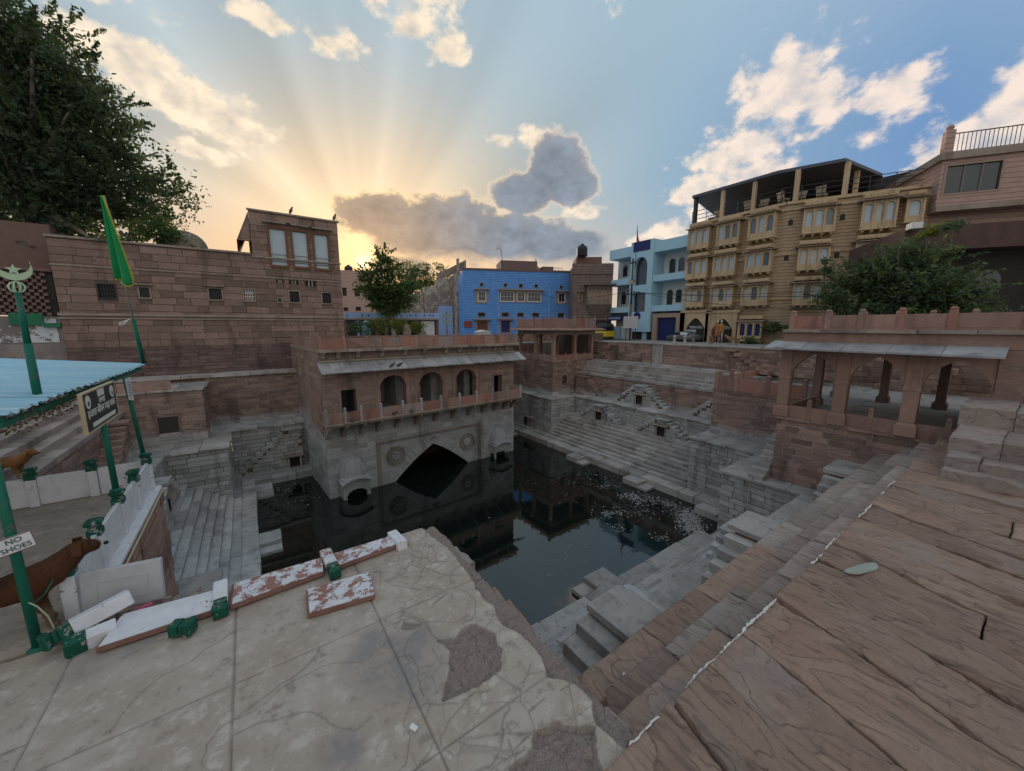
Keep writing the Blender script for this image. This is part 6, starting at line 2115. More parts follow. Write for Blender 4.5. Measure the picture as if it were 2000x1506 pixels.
bank = bpy.data.objects.new('slab_bank', None); COL.objects.link(bank)
tag(bank, 'top bank of long worn red sandstone slabs in the right foreground', None, None, 'structure')
SE = 1.33
xs_ = [1.62, 2.47, 3.02, 3.63, 4.42, 5.05, 5.68, 6.25, 6.85, 7.55, 8.2, 8.85, 9.6, 10.3, 11.0, 11.8, 13.4, 15.05]
def sl(x, y): return x + .27 * (y - SE)
for i, (a, c) in enumerate(zip(xs_[:-1], xs_[1:])):
    g_ = .003 + .006 * random.random()
    zo = random.uniform(-.01, .01)
    ye = SE + random.uniform(-.035, .03)
    splits = [-1.7, ye] if i not in (2, 6, 11) else [-1.7, -.1 + .3 * random.random(), ye]
    for y0, y1 in zip(splits[:-1], splits[1:]):
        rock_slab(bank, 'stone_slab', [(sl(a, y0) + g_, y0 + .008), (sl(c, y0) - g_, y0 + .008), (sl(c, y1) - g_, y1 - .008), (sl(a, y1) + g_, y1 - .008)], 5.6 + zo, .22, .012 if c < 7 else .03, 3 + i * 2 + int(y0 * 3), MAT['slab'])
MB().box(1.9, 15, -1.8, 1.25, 4.9, 5.44).build('bed', MAT['darkmortar'], bank)
# lower treads of the bank
for j, (y0, y1, z, mt, st_) in enumerate(((1.22, 1.64, 5.36, 'slab2', 2.06), (1.56, 1.97, 5.1, 'slab2', 2.06), (1.9, 2.45, 4.8, 'slab2', 2.06))):
    fl_ = thing('bank_tread', ['highest worn sandstone tread below the top slabs of the near bank', 'middle worn sandstone tread of the near bank', 'lowest broad sandstone tread over the near bank wall'][j], 'steps', (0, 0, 0))
    x = st_
    while x < 14.9:
        l = random.uniform(.9, 2.0)
        if x + l > 14.3: l = 15.0 - x
        ye = y1 + random.uniform(-.02, .025)
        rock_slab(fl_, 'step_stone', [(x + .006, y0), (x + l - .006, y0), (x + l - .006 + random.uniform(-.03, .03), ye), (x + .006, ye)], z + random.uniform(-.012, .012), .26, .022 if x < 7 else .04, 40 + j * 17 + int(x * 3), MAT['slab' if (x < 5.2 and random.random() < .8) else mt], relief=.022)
        x += l
    MB().box(2.0, 15.0, y0 + .03, y1 - .05, z - 1.2, z - .2).build('bed', MAT['darkmortar'], fl_)
# crumbling white bead of lime along the edge of the top slabs
w = MB()
x = 1.95
while x < 9.8:
    l = random.uniform(.04, .34)
    if random.random() < .8:
        pts = []
        r0 = random.uniform(.004, .010)
        for i in range(int(l / .025) + 2):
            xx = x + i * .025
            pts.append((xx, SE + .002 + .03 * float(fbm(np.array(xx * 3), np.array(2.0), 3, 2)) + random.uniform(-.006, .006), 5.585 + .02 * float(fbm(np.array(xx * 5), np.array(7.0), 3, 4))))
        w.path(pts, [r0 * random.uniform(.4, 1.7) for _ in pts], 5)
    x += l + .01
o = w.build('lime_bead', plain('white_lime', (.66, .65, .63), .9), bank)
# steps stones near the terrace: bare red stones by the broken corner
rb = thing('edge_stones', 'ragged row of red edging stones along the broken side of the terrace', 'stones', (0, 0, 0))
y = 1.45
k = 0
while y < 5.0:
    l = random.uniform(.2, .6)
    if random.random() < .82:
        x0_ = 1.98 + random.uniform(-.03, .03); x1_ = 2.14 + random.uniform(-.05, .07)
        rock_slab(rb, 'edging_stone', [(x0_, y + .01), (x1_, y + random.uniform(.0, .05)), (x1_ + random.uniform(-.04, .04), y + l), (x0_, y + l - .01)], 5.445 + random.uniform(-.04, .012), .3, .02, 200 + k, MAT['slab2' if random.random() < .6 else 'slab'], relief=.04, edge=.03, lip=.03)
    y += l; k += 1

# ================================================================== white parapet of the shrine
MAT['wht'] = paint_worn('flaking_white_paint', (.66, .66, .69), (.30, .15, .125), .82, 4)
MAT['whtbad'] = paint_worn('badly_flaked_white_paint', (.62, .62, .66), (.30, .15, .125), .665, 7)
MAT['grn'] = paint_worn('chipped_green_paint', (.010, .085, .055), (.30, .30, .28), .74, 9, .45)
MAT['redp'] = stone('red_primer_stone', (.22, .115, .095), (.26, .145, .12), (.17, .09, .075), 6, vary=.1)


def capital(z=0.0, k=1.0):
    b_ = MB()
    w_ = .066 * k
    b_.box(-w_, w_, -w_, w_, z, z + .085)
    b_.box(-w_ * .82, w_ * .82, -w_ * .82, w_ * .82, z + .085, z + .125)
    b_.frustum(-w_ * .82, w_ * .82, -w_ * .82, w_ * .82, z + .125, z + .15, -w_ * .35, -w_ * .35)
    b_.box(-w_ * 1.17, w_ * 1.17, -w_ * 1.17, w_ * 1.17, z + .15, z + .18)
    b_.frustum(-w_ * 1.17, w_ * 1.17, -w_ * 1.17, w_ * 1.17, z + .18, z + .20, w_ * .25, w_ * .25)
    return b_


def parapet(t, xs2, z=0.0, ph=.47, panel_h=.5, first=0):
    for i, x in enumerate(xs2):
        b_ = MB(); b_.box(x - .058, x + .058, -.058, .058, z, z + ph)
        p = bevelled(b_.build('parapet_post', MAT['wht'], t), .008)
        c = bevelled(capital(z + ph).build('capital', MAT['grn'], p), .006)
        c.location = (x, 0, 0)
    for a, c in zip(xs2[:-1], xs2[1:]):
        b_ = MB(); b_.box(a + .057, c - .057, -.025, .025, z + .01, z + panel_h)
        bevelled(b_.build('panel', MAT['wht'], t), .008)


pr1 = thing('white_parapet', 'white parapet with green post caps running away along the left of the well', 'parapet', (-1.74, 5.5, 5.5), H90)
parapet(pr1, [0, .92, 1.94, 2.87, 3.85])
b = MB(); b.box(-.1, 3.95, -.14, .02, -.09, -.005); bevelled(b.build('kerb', MAT['wht'], pr1), .02)
w = MB(); w.path([(-.2, -.17, -.12), (1, -.165, -.1), (2.2, -.17, -.08), (3.9, -.165, -.06)], .014, 6); w.build('pale_pipe', plain('pale_plastic_pipe', (.5, .42, .25), .5), pr1)
pr2 = thing('white_parapet', 'white parapet with green post caps closing the back of the shrine yard', 'parapet', (-1.75, 9.47, 5.5), math.pi)
parapet(pr2, [.72, 1.42, 2.9, 4.4])
b = MB(); b.box(.0, .65, -.025, .025, .01, .5); b.build('panel', MAT['wht'], pr2)


def lie(name, label, cat, loc, rot, group=None):
    t = thing(name, label, cat, loc, 0, group)
    t.rotation_euler = rot
    return t


# pieces of the parapet that fell over on the terrace
GP = 'fallen parapet pieces'
Z0 = 5.5
def panel_piece(label, quad, z, th, mat, upname='panel'):
    t = thing('fallen_slab', label, 'panel', (sum(p[0] for p in quad) / 4, sum(p[1] for p in quad) / 4, z), 0, GP)
    cx, cy = t.location.x, t.location.y
    n_ = 4
    def tilt(p): return 0.0
    vs = [(p[0] - cx, p[1] - cy, 0.0) for p in quad] + [(p[0] - cx, p[1] - cy, th) for p in quad]
    fs = [(3, 2, 1, 0), (4, 5, 6, 7)] + [(i, (i + 1) % 4, 4 + (i + 1) % 4, 4 + i) for i in range(4)]
    bevelled(MB().add(vs, fs).build('panel_body', MAT['redp'], t), .008)
    k = .965
    vs = [((p[0] - cx) * k + .008, (p[1] - cy) * k - .006, th + .002) for p in quad] + [((p[0] - cx) * k + .008, (p[1] - cy) * k - .006, th + .010) for p in quad]
    MB().add(vs, fs).build('painted_face', mat, t)
    return t


panel_piece('long fallen white panel with brown edge, leftmost on the terrace', [(-1.40, 4.66), (-.56, 4.64), (-.50, 5.0), (-1.32, 5.1)], Z0 + .02, .06, MAT['wht'])
panel_piece('fallen white panel in the middle of the terrace edge', [(-.41, 4.62), (.50, 4.66), (.54, 4.98), (-.40, 5.02)], Z0 + .02, .06, MAT['whtbad'])
panel_piece('shorter fallen white panel at the right end of the terrace edge', [(.66, 4.68), (1.40, 4.72), (1.42, 4.97), (.64, 4.98)], Z0 + .02, .06, MAT['whtbad'])
panel_piece('loose fallen white panel lying apart on the cement', [(.25, 4.03), (.90, 3.92), (.96, 4.36), (.28, 4.45)], Z0 + .005, .06, MAT['whtbad'])


def fallen_post(label, loc, rz, L=.46, tilt=0.0, cap=True, mat='wht'):
    t = lie('fallen_post', label, 'post', loc, (0, 0, rz), GP)
    t.rotation_euler = (0, 0, rz)
    b_ = MB(); b_.box(-.065, .065, 0, L, 0, .13)
    bevelled(b_.build('shaft', MAT[mat], t), .008)
    if cap:
        c = bevelled(capital(0, .85).build('capital', MAT['grn'], t), .006)
        c.rotation_euler = (H90, 0, 0)
        c.location = (0, 0, .075)
    return t


fallen_post('fallen white post with green cap between the left and middle fallen panels', (-.49, 4.74, Z0), rad(2), .36)
fallen_post('fallen flaked post with green cap between the middle and right fallen panels', (.60, 4.72, Z0), rad(3), .36, mat='whtbad')
fallen_post('short fallen white post without cap at the right end of the terrace edge', (1.47, 4.66, Z0), rad(6), .36, cap=False)
t = lie('fallen_capital', 'loose green post cap lying in front of the leftmost fallen panel', 'post cap', (-.86, 4.56, Z0 + .085), (H90, 0, rad(62)), GP)
bevelled(capital(0, .9).build('capital', MAT['grn'], t), .006)
t = lie('fallen_post', 'tilted fallen post with green cap beside the dog', 'post', (-1.62, 5.0, Z0 + .16), (rad(8), rad(-14), rad(-68)), GP)
b_ = MB(); b_.box(-.07, .07, .0, .42, -.07, .07); bevelled(b_.build('shaft', MAT['wht'], t), .008)
c = bevelled(capital(0, .95).build('capital', MAT['grn'], t), .006); c.rotation_euler = (H90, 0, 0)
t = lie('fallen_post', 'broken white post stump with green end under the tilted post', 'post', (-1.50, 4.86, Z0 + .07), (0, rad(6), rad(-75)), GP)
b_ = MB(); b_.box(-.07, .07, 0, .2, -.07, .07); bevelled(b_.build('shaft', MAT['wht'], t), .008)
b_ = MB(); b_.box(-.075, .075, -.14, 0, -.075, .075); bevelled(b_.build('capital', MAT['grn'], t), .008)
t = lie('leaning_slab', 'grey white parapet panel still standing on edge beside the dog', 'panel', (-1.66, 5.44, Z0), (rad(-6), 0, rad(-11)), GP)
b_ = MB(); b_.box(0, .66, -.03, .03, .0, .46); bevelled(b_.build('slab', plain('grey_white_panel', (.45, .45, .47), .7, .12, 5), t), .008)
for (x0_, x1_, z0_, z1_) in ((.12, .54, .1, .115), (.12, .54, .33, .345), (.12, .135, .115, .33), (.525, .54, .115, .33)):
    MB().box(x0_, x1_, -.036, -.03, z0_, z1_).build('moulding', MAT['cornice2'] if 'cornice2' in MAT else bpy.data.materials['grey_white_panel'], t)
# rubble and litter behind the fallen panels
lt = thing('litter_heap', 'small heap of rubbish with a pink scrap behind the fallen panels', 'litter', (-1.2, 5.15, 5.5))
for i in range(30):
    put_stone(lt, 'scrap', (random.uniform(-.4, .5), random.uniform(-.1, .12), random.uniform(0, .03)), (random.uniform(.03, .12), random.uniform(.02, .08), .02),
              [MAT['red'], MAT['rubble'], MAT['cornice']][i % 3], rz=random.uniform(0, 3))
put_stone(lt, 'pink_scrap', (.05, 0, .05), (.12, .07, .04), plain('pink_cloth', (.42, .10, .16), .8), rz=.5)
# scattered bits on the slabs
scr = plain('white_scrap', (.7, .7, .7), .8)
for i, (x, y, lab) in enumerate(((326, 0, ''),)):
    pass
for (x, y, z, c, lab) in ((808, 1422, 5.506, scr, 'small white paper scrap on the cement terrace'), (1222, 1320, 4.82, scr, 'small white scrap on the brown bank slab'), (1395, 1310, 5.12, scr, 'small white scrap near the lime edge')):
    p = on_z(x, y, z)
    t = thing('scrap' if c is scr else 'flat_stone', lab, 'litter' if c is scr else 'stone', (p.x, p.y, z), random.uniform(0, 3))
    s_ = (.06, .035, .015) if c is scr else (.42, .14, .03)
    put_stone(t, 'piece', (0, 0, .005), s_, c)

# heavy block steps at the far end of the slabs
t = STEP_BLOCKS
for k, (x, w_, z0, z1, y0, y1) in enumerate(((10.7, .8, 5.56, 5.80, -.35, .86), (11.06, .9, 5.6, 6.0, -.4, .87), (11.5, 1.75, 5.6, 6.3, -.6, .9), (13.2, 1.9, 5.4, 6.72, -1.6, .95))):
    ly = y0
    while ly < y1 - .05:
        l = min(y1 - ly, random.uniform(.7, 1.2))
        if y1 - ly - l < .4: l = y1 - ly
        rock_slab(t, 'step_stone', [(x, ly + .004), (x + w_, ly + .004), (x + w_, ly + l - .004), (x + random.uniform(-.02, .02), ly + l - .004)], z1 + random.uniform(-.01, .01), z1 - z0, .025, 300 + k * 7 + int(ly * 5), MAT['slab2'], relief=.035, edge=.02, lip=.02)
        ly += l
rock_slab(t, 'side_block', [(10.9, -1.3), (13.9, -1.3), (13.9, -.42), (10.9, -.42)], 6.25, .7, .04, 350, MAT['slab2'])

p = on_z(1685, 1112, 5.615)
t = thing('flat_stone', 'flat grey green stone flake lying on the red slabs', 'stone', (p.x, p.y, 5.62), rad(-18))
pts_ = [(.27 * math.cos(a) * (1 + .12 * math.sin(3 * a)), .075 * math.sin(a) * (1 + .2 * math.cos(2 * a))) for a in [k * 2 * math.pi / 18 for k in range(18)]]
vs = [(x, y, 0) for x, y in pts_] + [(x * .96, y * .92, .012) for x, y in pts_]
n_ = len(pts_)
MB().add(vs, [tuple(range(n_))[::-1], tuple(range(n_, 2 * n_))] + [(i, (i + 1) % n_, n_ + (i + 1) % n_, n_ + i) for i in range(n_)]).build('flake', stone('grey_green_flake', (.27, .29, .26), (.31, .33, .30), (.22, .23, .21), 9), t)

# ================================================================== shrine: canopy, poles, signs, flag
MAT['pole'] = paint_worn('green_pole_paint', (.012, .13, .085), (.12, .11, .09), .78, 8, .4)


def roof_mat():
    m, n, b = new_mat('pale_blue_corrugated_sheet')
    v, _ = pos(n, False)
    st = n.node('ShaderNodeMapping'); n.put(st.inputs[0], v); st.inputs['Scale'].default_value = (.35, 2.5, 1)
    nz = n.noise(st.outputs[0], 1.6, 4, .6)
    col = n.mix(n.smooth(nz, .4, .68), (.36, .62, .76), (.47, .70, .80))
    col = n.mix(n.m('MULTIPLY', n.smooth(n.noise(v, 5, 4, .7), .62, .72), .5), col, (.3, .3, .26))
    n.put(b.inputs['Base Color'], col)
    b.inputs['Roughness'].default_value = .38
    b.inputs['Specular IOR Level'].default_value = .5
    return m


MAT['sheet'] = roof_mat()
cn = thing('canopy', 'pale blue corrugated metal canopy roof over the shrine steps', 'canopy', (-1.9, 5.5, 7.68))
def sheet(y0, y1, x0, x1, dz):
    n_ = int((y1 - y0) / .02)
    vs, fs = [], []
    for i in range(n_ + 1):
        y = y0 + (y1 - y0) * i / n_
        h = .016 * math.sin(2 * math.pi * y / .085)
        xr = x0 + .02 * math.sin(i * .9) + random.uniform(-.008, .008)
        for x in (xr, (xr + x1) / 2, x1):
            vs.append((x, y, dz - x * .10 + h + .012 * math.sin(x * 1.3 + y)))
    for i in range(n_):
        for k in range(2):
            a = i * 3 + k
            fs.append((a, a + 3, a + 4, a + 1))
    o = mesh_obj('roof_sheet', vs, fs, MAT['sheet'], cn, True)
    m = o.modifiers.new('thick', 'SOLIDIFY'); m.thickness = .004
for i, (y0, y1) in enumerate(((0, .98), (.95, 1.93), (1.9, 2.9), (2.87, 3.9), (3.86, 4.85), (4.82, 5.9))):
    sheet(y0, y1, .0, -6.0, .0 + .006 * (i % 2))
w = MB()
for y in (.1, 1.9, 3.8, 5.7):
    w.add([(-.05, y - .025, -.08), (-.05, y + .025, -.08), (-5.9, y + .025, .5), (-5.9, y - .025, .5), (-.05, y - .025, -.03), (-.05, y + .025, -.03), (-5.9, y + .025, .55), (-5.9, y - .025, .55)],
          [(0, 3, 2, 1), (4, 5, 6, 7), (0, 1, 5, 4), (1, 2, 6, 5), (2, 3, 7, 6), (3, 0, 4, 7)])
w.box(-.09, -.04, 0, 5.8, -.12, -.07)
w.build('frame', MAT['pole'], cn)
lv = thing('creeper', 'dry creeper and dead leaves caught under the front edge of the canopy', 'plant', (-2.0, 6.2, 7.55))
vs, fs = [], []
for i in range(420):
    c = Vector((random.uniform(-.25, .12), random.uniform(-.6, 1.3), random.uniform(-.12, .1)))
    a = Vector((random.uniform(-1, 1), random.uniform(-1, 1), random.uniform(-1, 1))).normalized() * .022
    d = a.orthogonal().normalized() * .012
    k = len(vs); vs += [c - a, c + d, c + a, c - d]; fs.append((k, k + 1, k + 2, k + 3))
mesh_obj('leaves', vs, fs, leaf_mat('dry_leaf', (.12, .10, .05), (.09, .10, .045), (.2, .15, .07)), lv)

def pole(label, p0, p1, r=.032, name='green_pole', group=None):
    t = thing(name, label, 'pole', p0, 0, group)
    w = MB(); w.tube((0, 0, 0), Vector(p1) - Vector(p0), r, r * .96, 14); w.build('shaft', MAT['pole'], t, True)
    w = MB(); w.tube((0, 0, 0), (0, 0, .025), r * 2.1, r * 1.2, 12); w.build('base_collar', MAT['pole'], t)
    return t


pole('tall green pole with the small white notice at the left edge', (-1.88, 5.11, 5.5), (-1.93, 5.2, 7.72), .036, group='green poles of the shrine')
pole('green pole carrying the black name board', (-1.74, 7.42, 6.18), (-1.74, 7.36, 7.3), .036, group='green poles of the shrine')
pole('green pole at the far corner holding up the canopy', (-1.76, 9.3, 6.18), (-1.83, 9.25, 7.62), .032, group='green poles of the shrine')
# crescent pole
pm = thing('crescent_pole', 'green pole topped with a pale metal crescent and star', 'pole', (-2.05, 6.65, 7.62))
top = on_x(35, 572, -2.05)
dv = Vector((-2.05, top.y, top.z)) - pm.location
w = MB(); w.tube((0, 0, -.1), dv * .55, .038, .036, 14); w.tube(dv * .55, dv, .03, .026, 14); w.build('shaft', MAT['pole'], pm, True)
tin = plain('pale_green_tin', (.46, .58, .40), .45, .08, 5, metal=.2)
w = MB()
for i in range(4):
    a = math.pi * i / 4
    pts = [dv + Vector((.062 * math.sin(t_) * math.cos(a), .062 * math.sin(t_) * math.sin(a), .06 - .06 * math.cos(t_))) for t_ in [k * 2 * math.pi / 16 for k in range(17)]]
    w.path(pts, .007, 5)
w.build('wire_globe', tin, pm)
R_, cz = .135, .27
outer = [(R_ * math.sin(a), cz - R_ * math.cos(a)) for a in [rad(-118 + 236 * k / 24) for k in range(25)]]
inner = [(R_ * .93 * math.sin(a), cz + .06 - R_ * .93 * math.cos(a)) for a in [rad(-100 + 200 * k / 24) for k in range(25)]]
# the face of the crescent looks at the viewer
face = Matrix.Translation(dv) @ Matrix.Rotation(rad(20), 4, 'Z')
w = MB(); w.slab([(outer + inner[::-1])], -.006, .006, face); w.build('crescent', tin, pm)
star = []
for k in range(10):
    a = math.pi / 2 + k * math.pi / 5; r = .062 if k % 2 == 0 else .026
    star.append((r * math.cos(a), cz - .02 + r * math.sin(a)))
w = MB(); w.slab([star], -.006, .006, face); w.tube(face @ Vector((0, 0, cz - .14)), face @ Vector((0, 0, cz - .06)), .005); w.build('star', tin, pm)

# flag on a leaning staff
fg = thing('green_flag', 'furled green flag with a yellow fringe on a thin leaning staff', 'flag', (-1.72, 10.2, 7.78))
D_ = Vector((0, -.95, 2.85))
w = MB(); w.tube((0, 0, 0), D_ * .3, .035, .03, 10); w.build('lower_staff', MAT['pole'], fg, True)
w = MB(); w.tube(D_ * .28, D_ * 1.0, .014, .012, 8); w.build('upper_staff', plain('grey_bamboo', (.32, .28, .23), .8), fg, True)
vs, fs = [], []
NU, NV = 22, 30
right_v = Vector((.82, -.57, 0))
for j in range(NV + 1):
    v_ = j / NV                                 # 0 at the top
    wdt = .04 + .19 * v_ ** .8
    if v_ > .93: wdt *= 1 - (v_ - .93) * 3
    for i in range(NU + 1):
        u = i / NU
        base = D_ * (1.0 - .46 * v_)
        fold = math.sin(u * 9 + v_ * 2) * .05 * (.3 + v_)
        p = base + right_v * (-.05 + wdt * (u - .25)) + Vector((-.57, -.82, 0)) * fold + Vector((0, 0, -.10 * u * v_ + .03 * math.sin(u * 14) * v_))
        vs.append(p)
for j in range(NV):
    for i in range(NU):
        a = j * (NU + 1) + i
        fs.append((a, a + 1, a + NU + 2, a + NU + 1))
fl = mesh_obj('cloth', vs, fs, plain('green_cloth', (.02, .30, .09), .75, .1, 8), fg, True)
fl.modifiers.new('thick', 'SOLIDIFY').thickness = .004
w = MB()
edge_pts = [vs[NV * (NU + 1) + i] for i in range(NU + 1)] + [vs[j * (NU + 1) + NU] for j in range(NV, -1, -1)]
w.path(edge_pts, [.012 + .006 * random.random() for _ in edge_pts], 5); w.build('fringe', plain('yellow_fringe', (.50, .42, .06), .8), fg)
w = MB()
for k in range(3):
    p = D_ * .29
    w.path([p, p + Vector((-.06, -.02, .02)), p + Vector((-.14, -.03, -.02 - .03 * k)), p + Vector((-.2, -.02, -.05 - .02 * k))], .006, 5)
w.build('white_tie', MAT['white'], fg)

# boards
MAT['black'] = plain('black_board_paint', (.035, .04, .038), .5, .1)
MAT['lettw'] = plain('cream_lettering', (.68, .66, .60), .6, .03, bs=0)
sb = thing('name_board', 'black board with white Hindi lettering and a cream frame on the green pole', 'sign', (-1.70, 6.56, 7.21), H90)
SLp = .10
w = MB(); w.box(0, 1.34, -.012, .012, 0, .47); bevelled(w.build('board', MAT['black'], sb), .004)
w = MB()
for a in ((-.015, 1.355, .47, .49), (-.015, 1.355, -.02, 0.0)):
    w.box(a[0], a[1], -.02, .02, a[2], a[3])
w.box(-.016, 0.0, -.02, .02, 0, .47); w.box(1.34, 1.356, -.02, .02, 0, .47)
w.build('frame', plain('cream_wood_frame', (.50, .40, .26), .6), sb)
text_mesh('दरगाह', .085, MAT['lettw'], 'lettering', sb, (.70, -.016, .315), (H90, 0, 0), .003, width=.24)
text_mesh('हजरत जीवन शाह बाबा', .11, MAT['lettw'], 'lettering', sb, (.67, -.016, .205), (H90, 0, 0), .003, width=1.14)
text_mesh('गोडा गुजरात', .05, MAT['lettw'], 'lettering', sb, (.70, -.035, .115), (H90, 0, 0), .003, width=.36) if False else None
w = MB(); w.box(.56, .83, -.016, -.012, .37, .46); w.build('top_label', MAT['lettw'], sb)
w = MB(); w.box(.22, 1.2, -.016, -.012, .03, .085); w.build('lower_band', MAT['lettw'], sb)
for x in (.17, 1.17):
    w = MB(); w.lathe([(.085, 0), (.085, .006)], (0, 0, 0), 20, Matrix.Translation((x, -.012, .36)) @ Matrix.Rotation(H90, 4, 'X')); w.build('round_emblem', MAT['lettw'], sb)
    w = MB(); w.lathe([(.03, 0), (.03, .008)], (0, 0, 0), 10, Matrix.Translation((x, -.012, .34)) @ Matrix.Rotation(H90, 4, 'X')); w.build('emblem_mark', MAT['black'], sb)
pn = thing('paper_notice', 'white paper notice with rows of writing tied to the far canopy pole', 'notice', (-1.74, 8.85, 7.2), H90)
w = MB(); w.add([(0, 0, .06), (.36, .01, .0), (.33, .0, .42), (.0, .01, .42)], [(0, 1, 2, 3)]); o = w.build('sheet', plain('notice_paper', (.62, .60, .60), .8, .05), pn); o.modifiers.new('thick', 'SOLIDIFY').thickness = .003
w = MB()
for k in range(6):
    w.box(.05, .28 - .03 * (k % 2), -.004, -.002, .12 + k * .045, .13 + k * .045)
w.build('writing', MAT['iron'], pn)
ns = thing('no_shoes_sign', 'small white hand painted notice reading NO SHOES on the green pole', 'sign', (-1.885, 5.12, 6.57), 0)
ns.scale = (.86, 1, .9)
nsd = rad(-18)
ns.rotation_euler = (rad(-6), rad(-9), rad(14))
w = MB(); w.box(-.12, .14, -.055, -.045, -.085, .085); w.build('board', plain('white_notice_board', (.66, .66, .68), .6), ns)
w = MB()
for a in ((-.12, .14, .077, .085), (-.12, .14, -.085, -.077), (-.12, -.112, -.077, .077), (.132, .14, -.077, .077)):
    w.box(a[0], a[1], -.057, -.0549, a[2], a[3])
w.build('red_border', plain('dark_red_paint', (.16, .03, .04), .6), ns)
text_mesh('NO', .085, MAT['greenink'] if 'greenink' in MAT else plain('dark_green_ink', (.01, .06, .05), .6), 'lettering', ns, (.012, -.058, .036), (H90, 0, 0), .002, width=.105)
text_mesh('SHOES', .075, plain('dark_green_ink2', (.01, .06, .05), .6), 'lettering', ns, (.01, -.058, -.038), (H90, 0, 0), .002, width=.2)
# wire tied from the pole to the first post
w = MB(); w.path([(-1.88, 5.11, 5.93), (-1.82, 5.25, 5.95), (-1.75, 5.45, 6.1)], .006, 5)
tag(w.build('tie_wire', MAT['pole']), 'thin wire tied from the green pole to the nearest parapet post', 'wire')
w = MB(); w.path([(-1.88, 5.11, 5.98), (-1.80, 5.02, 5.96), (-1.74, 4.99, 5.85), (-1.72, 4.99, 5.72)], .007, 5)
tag(w.build('tie_rope', plain('pale_rope', (.30, .36, .24), .9)), 'pale rope looped from the green pole to the tilted post', 'rope')

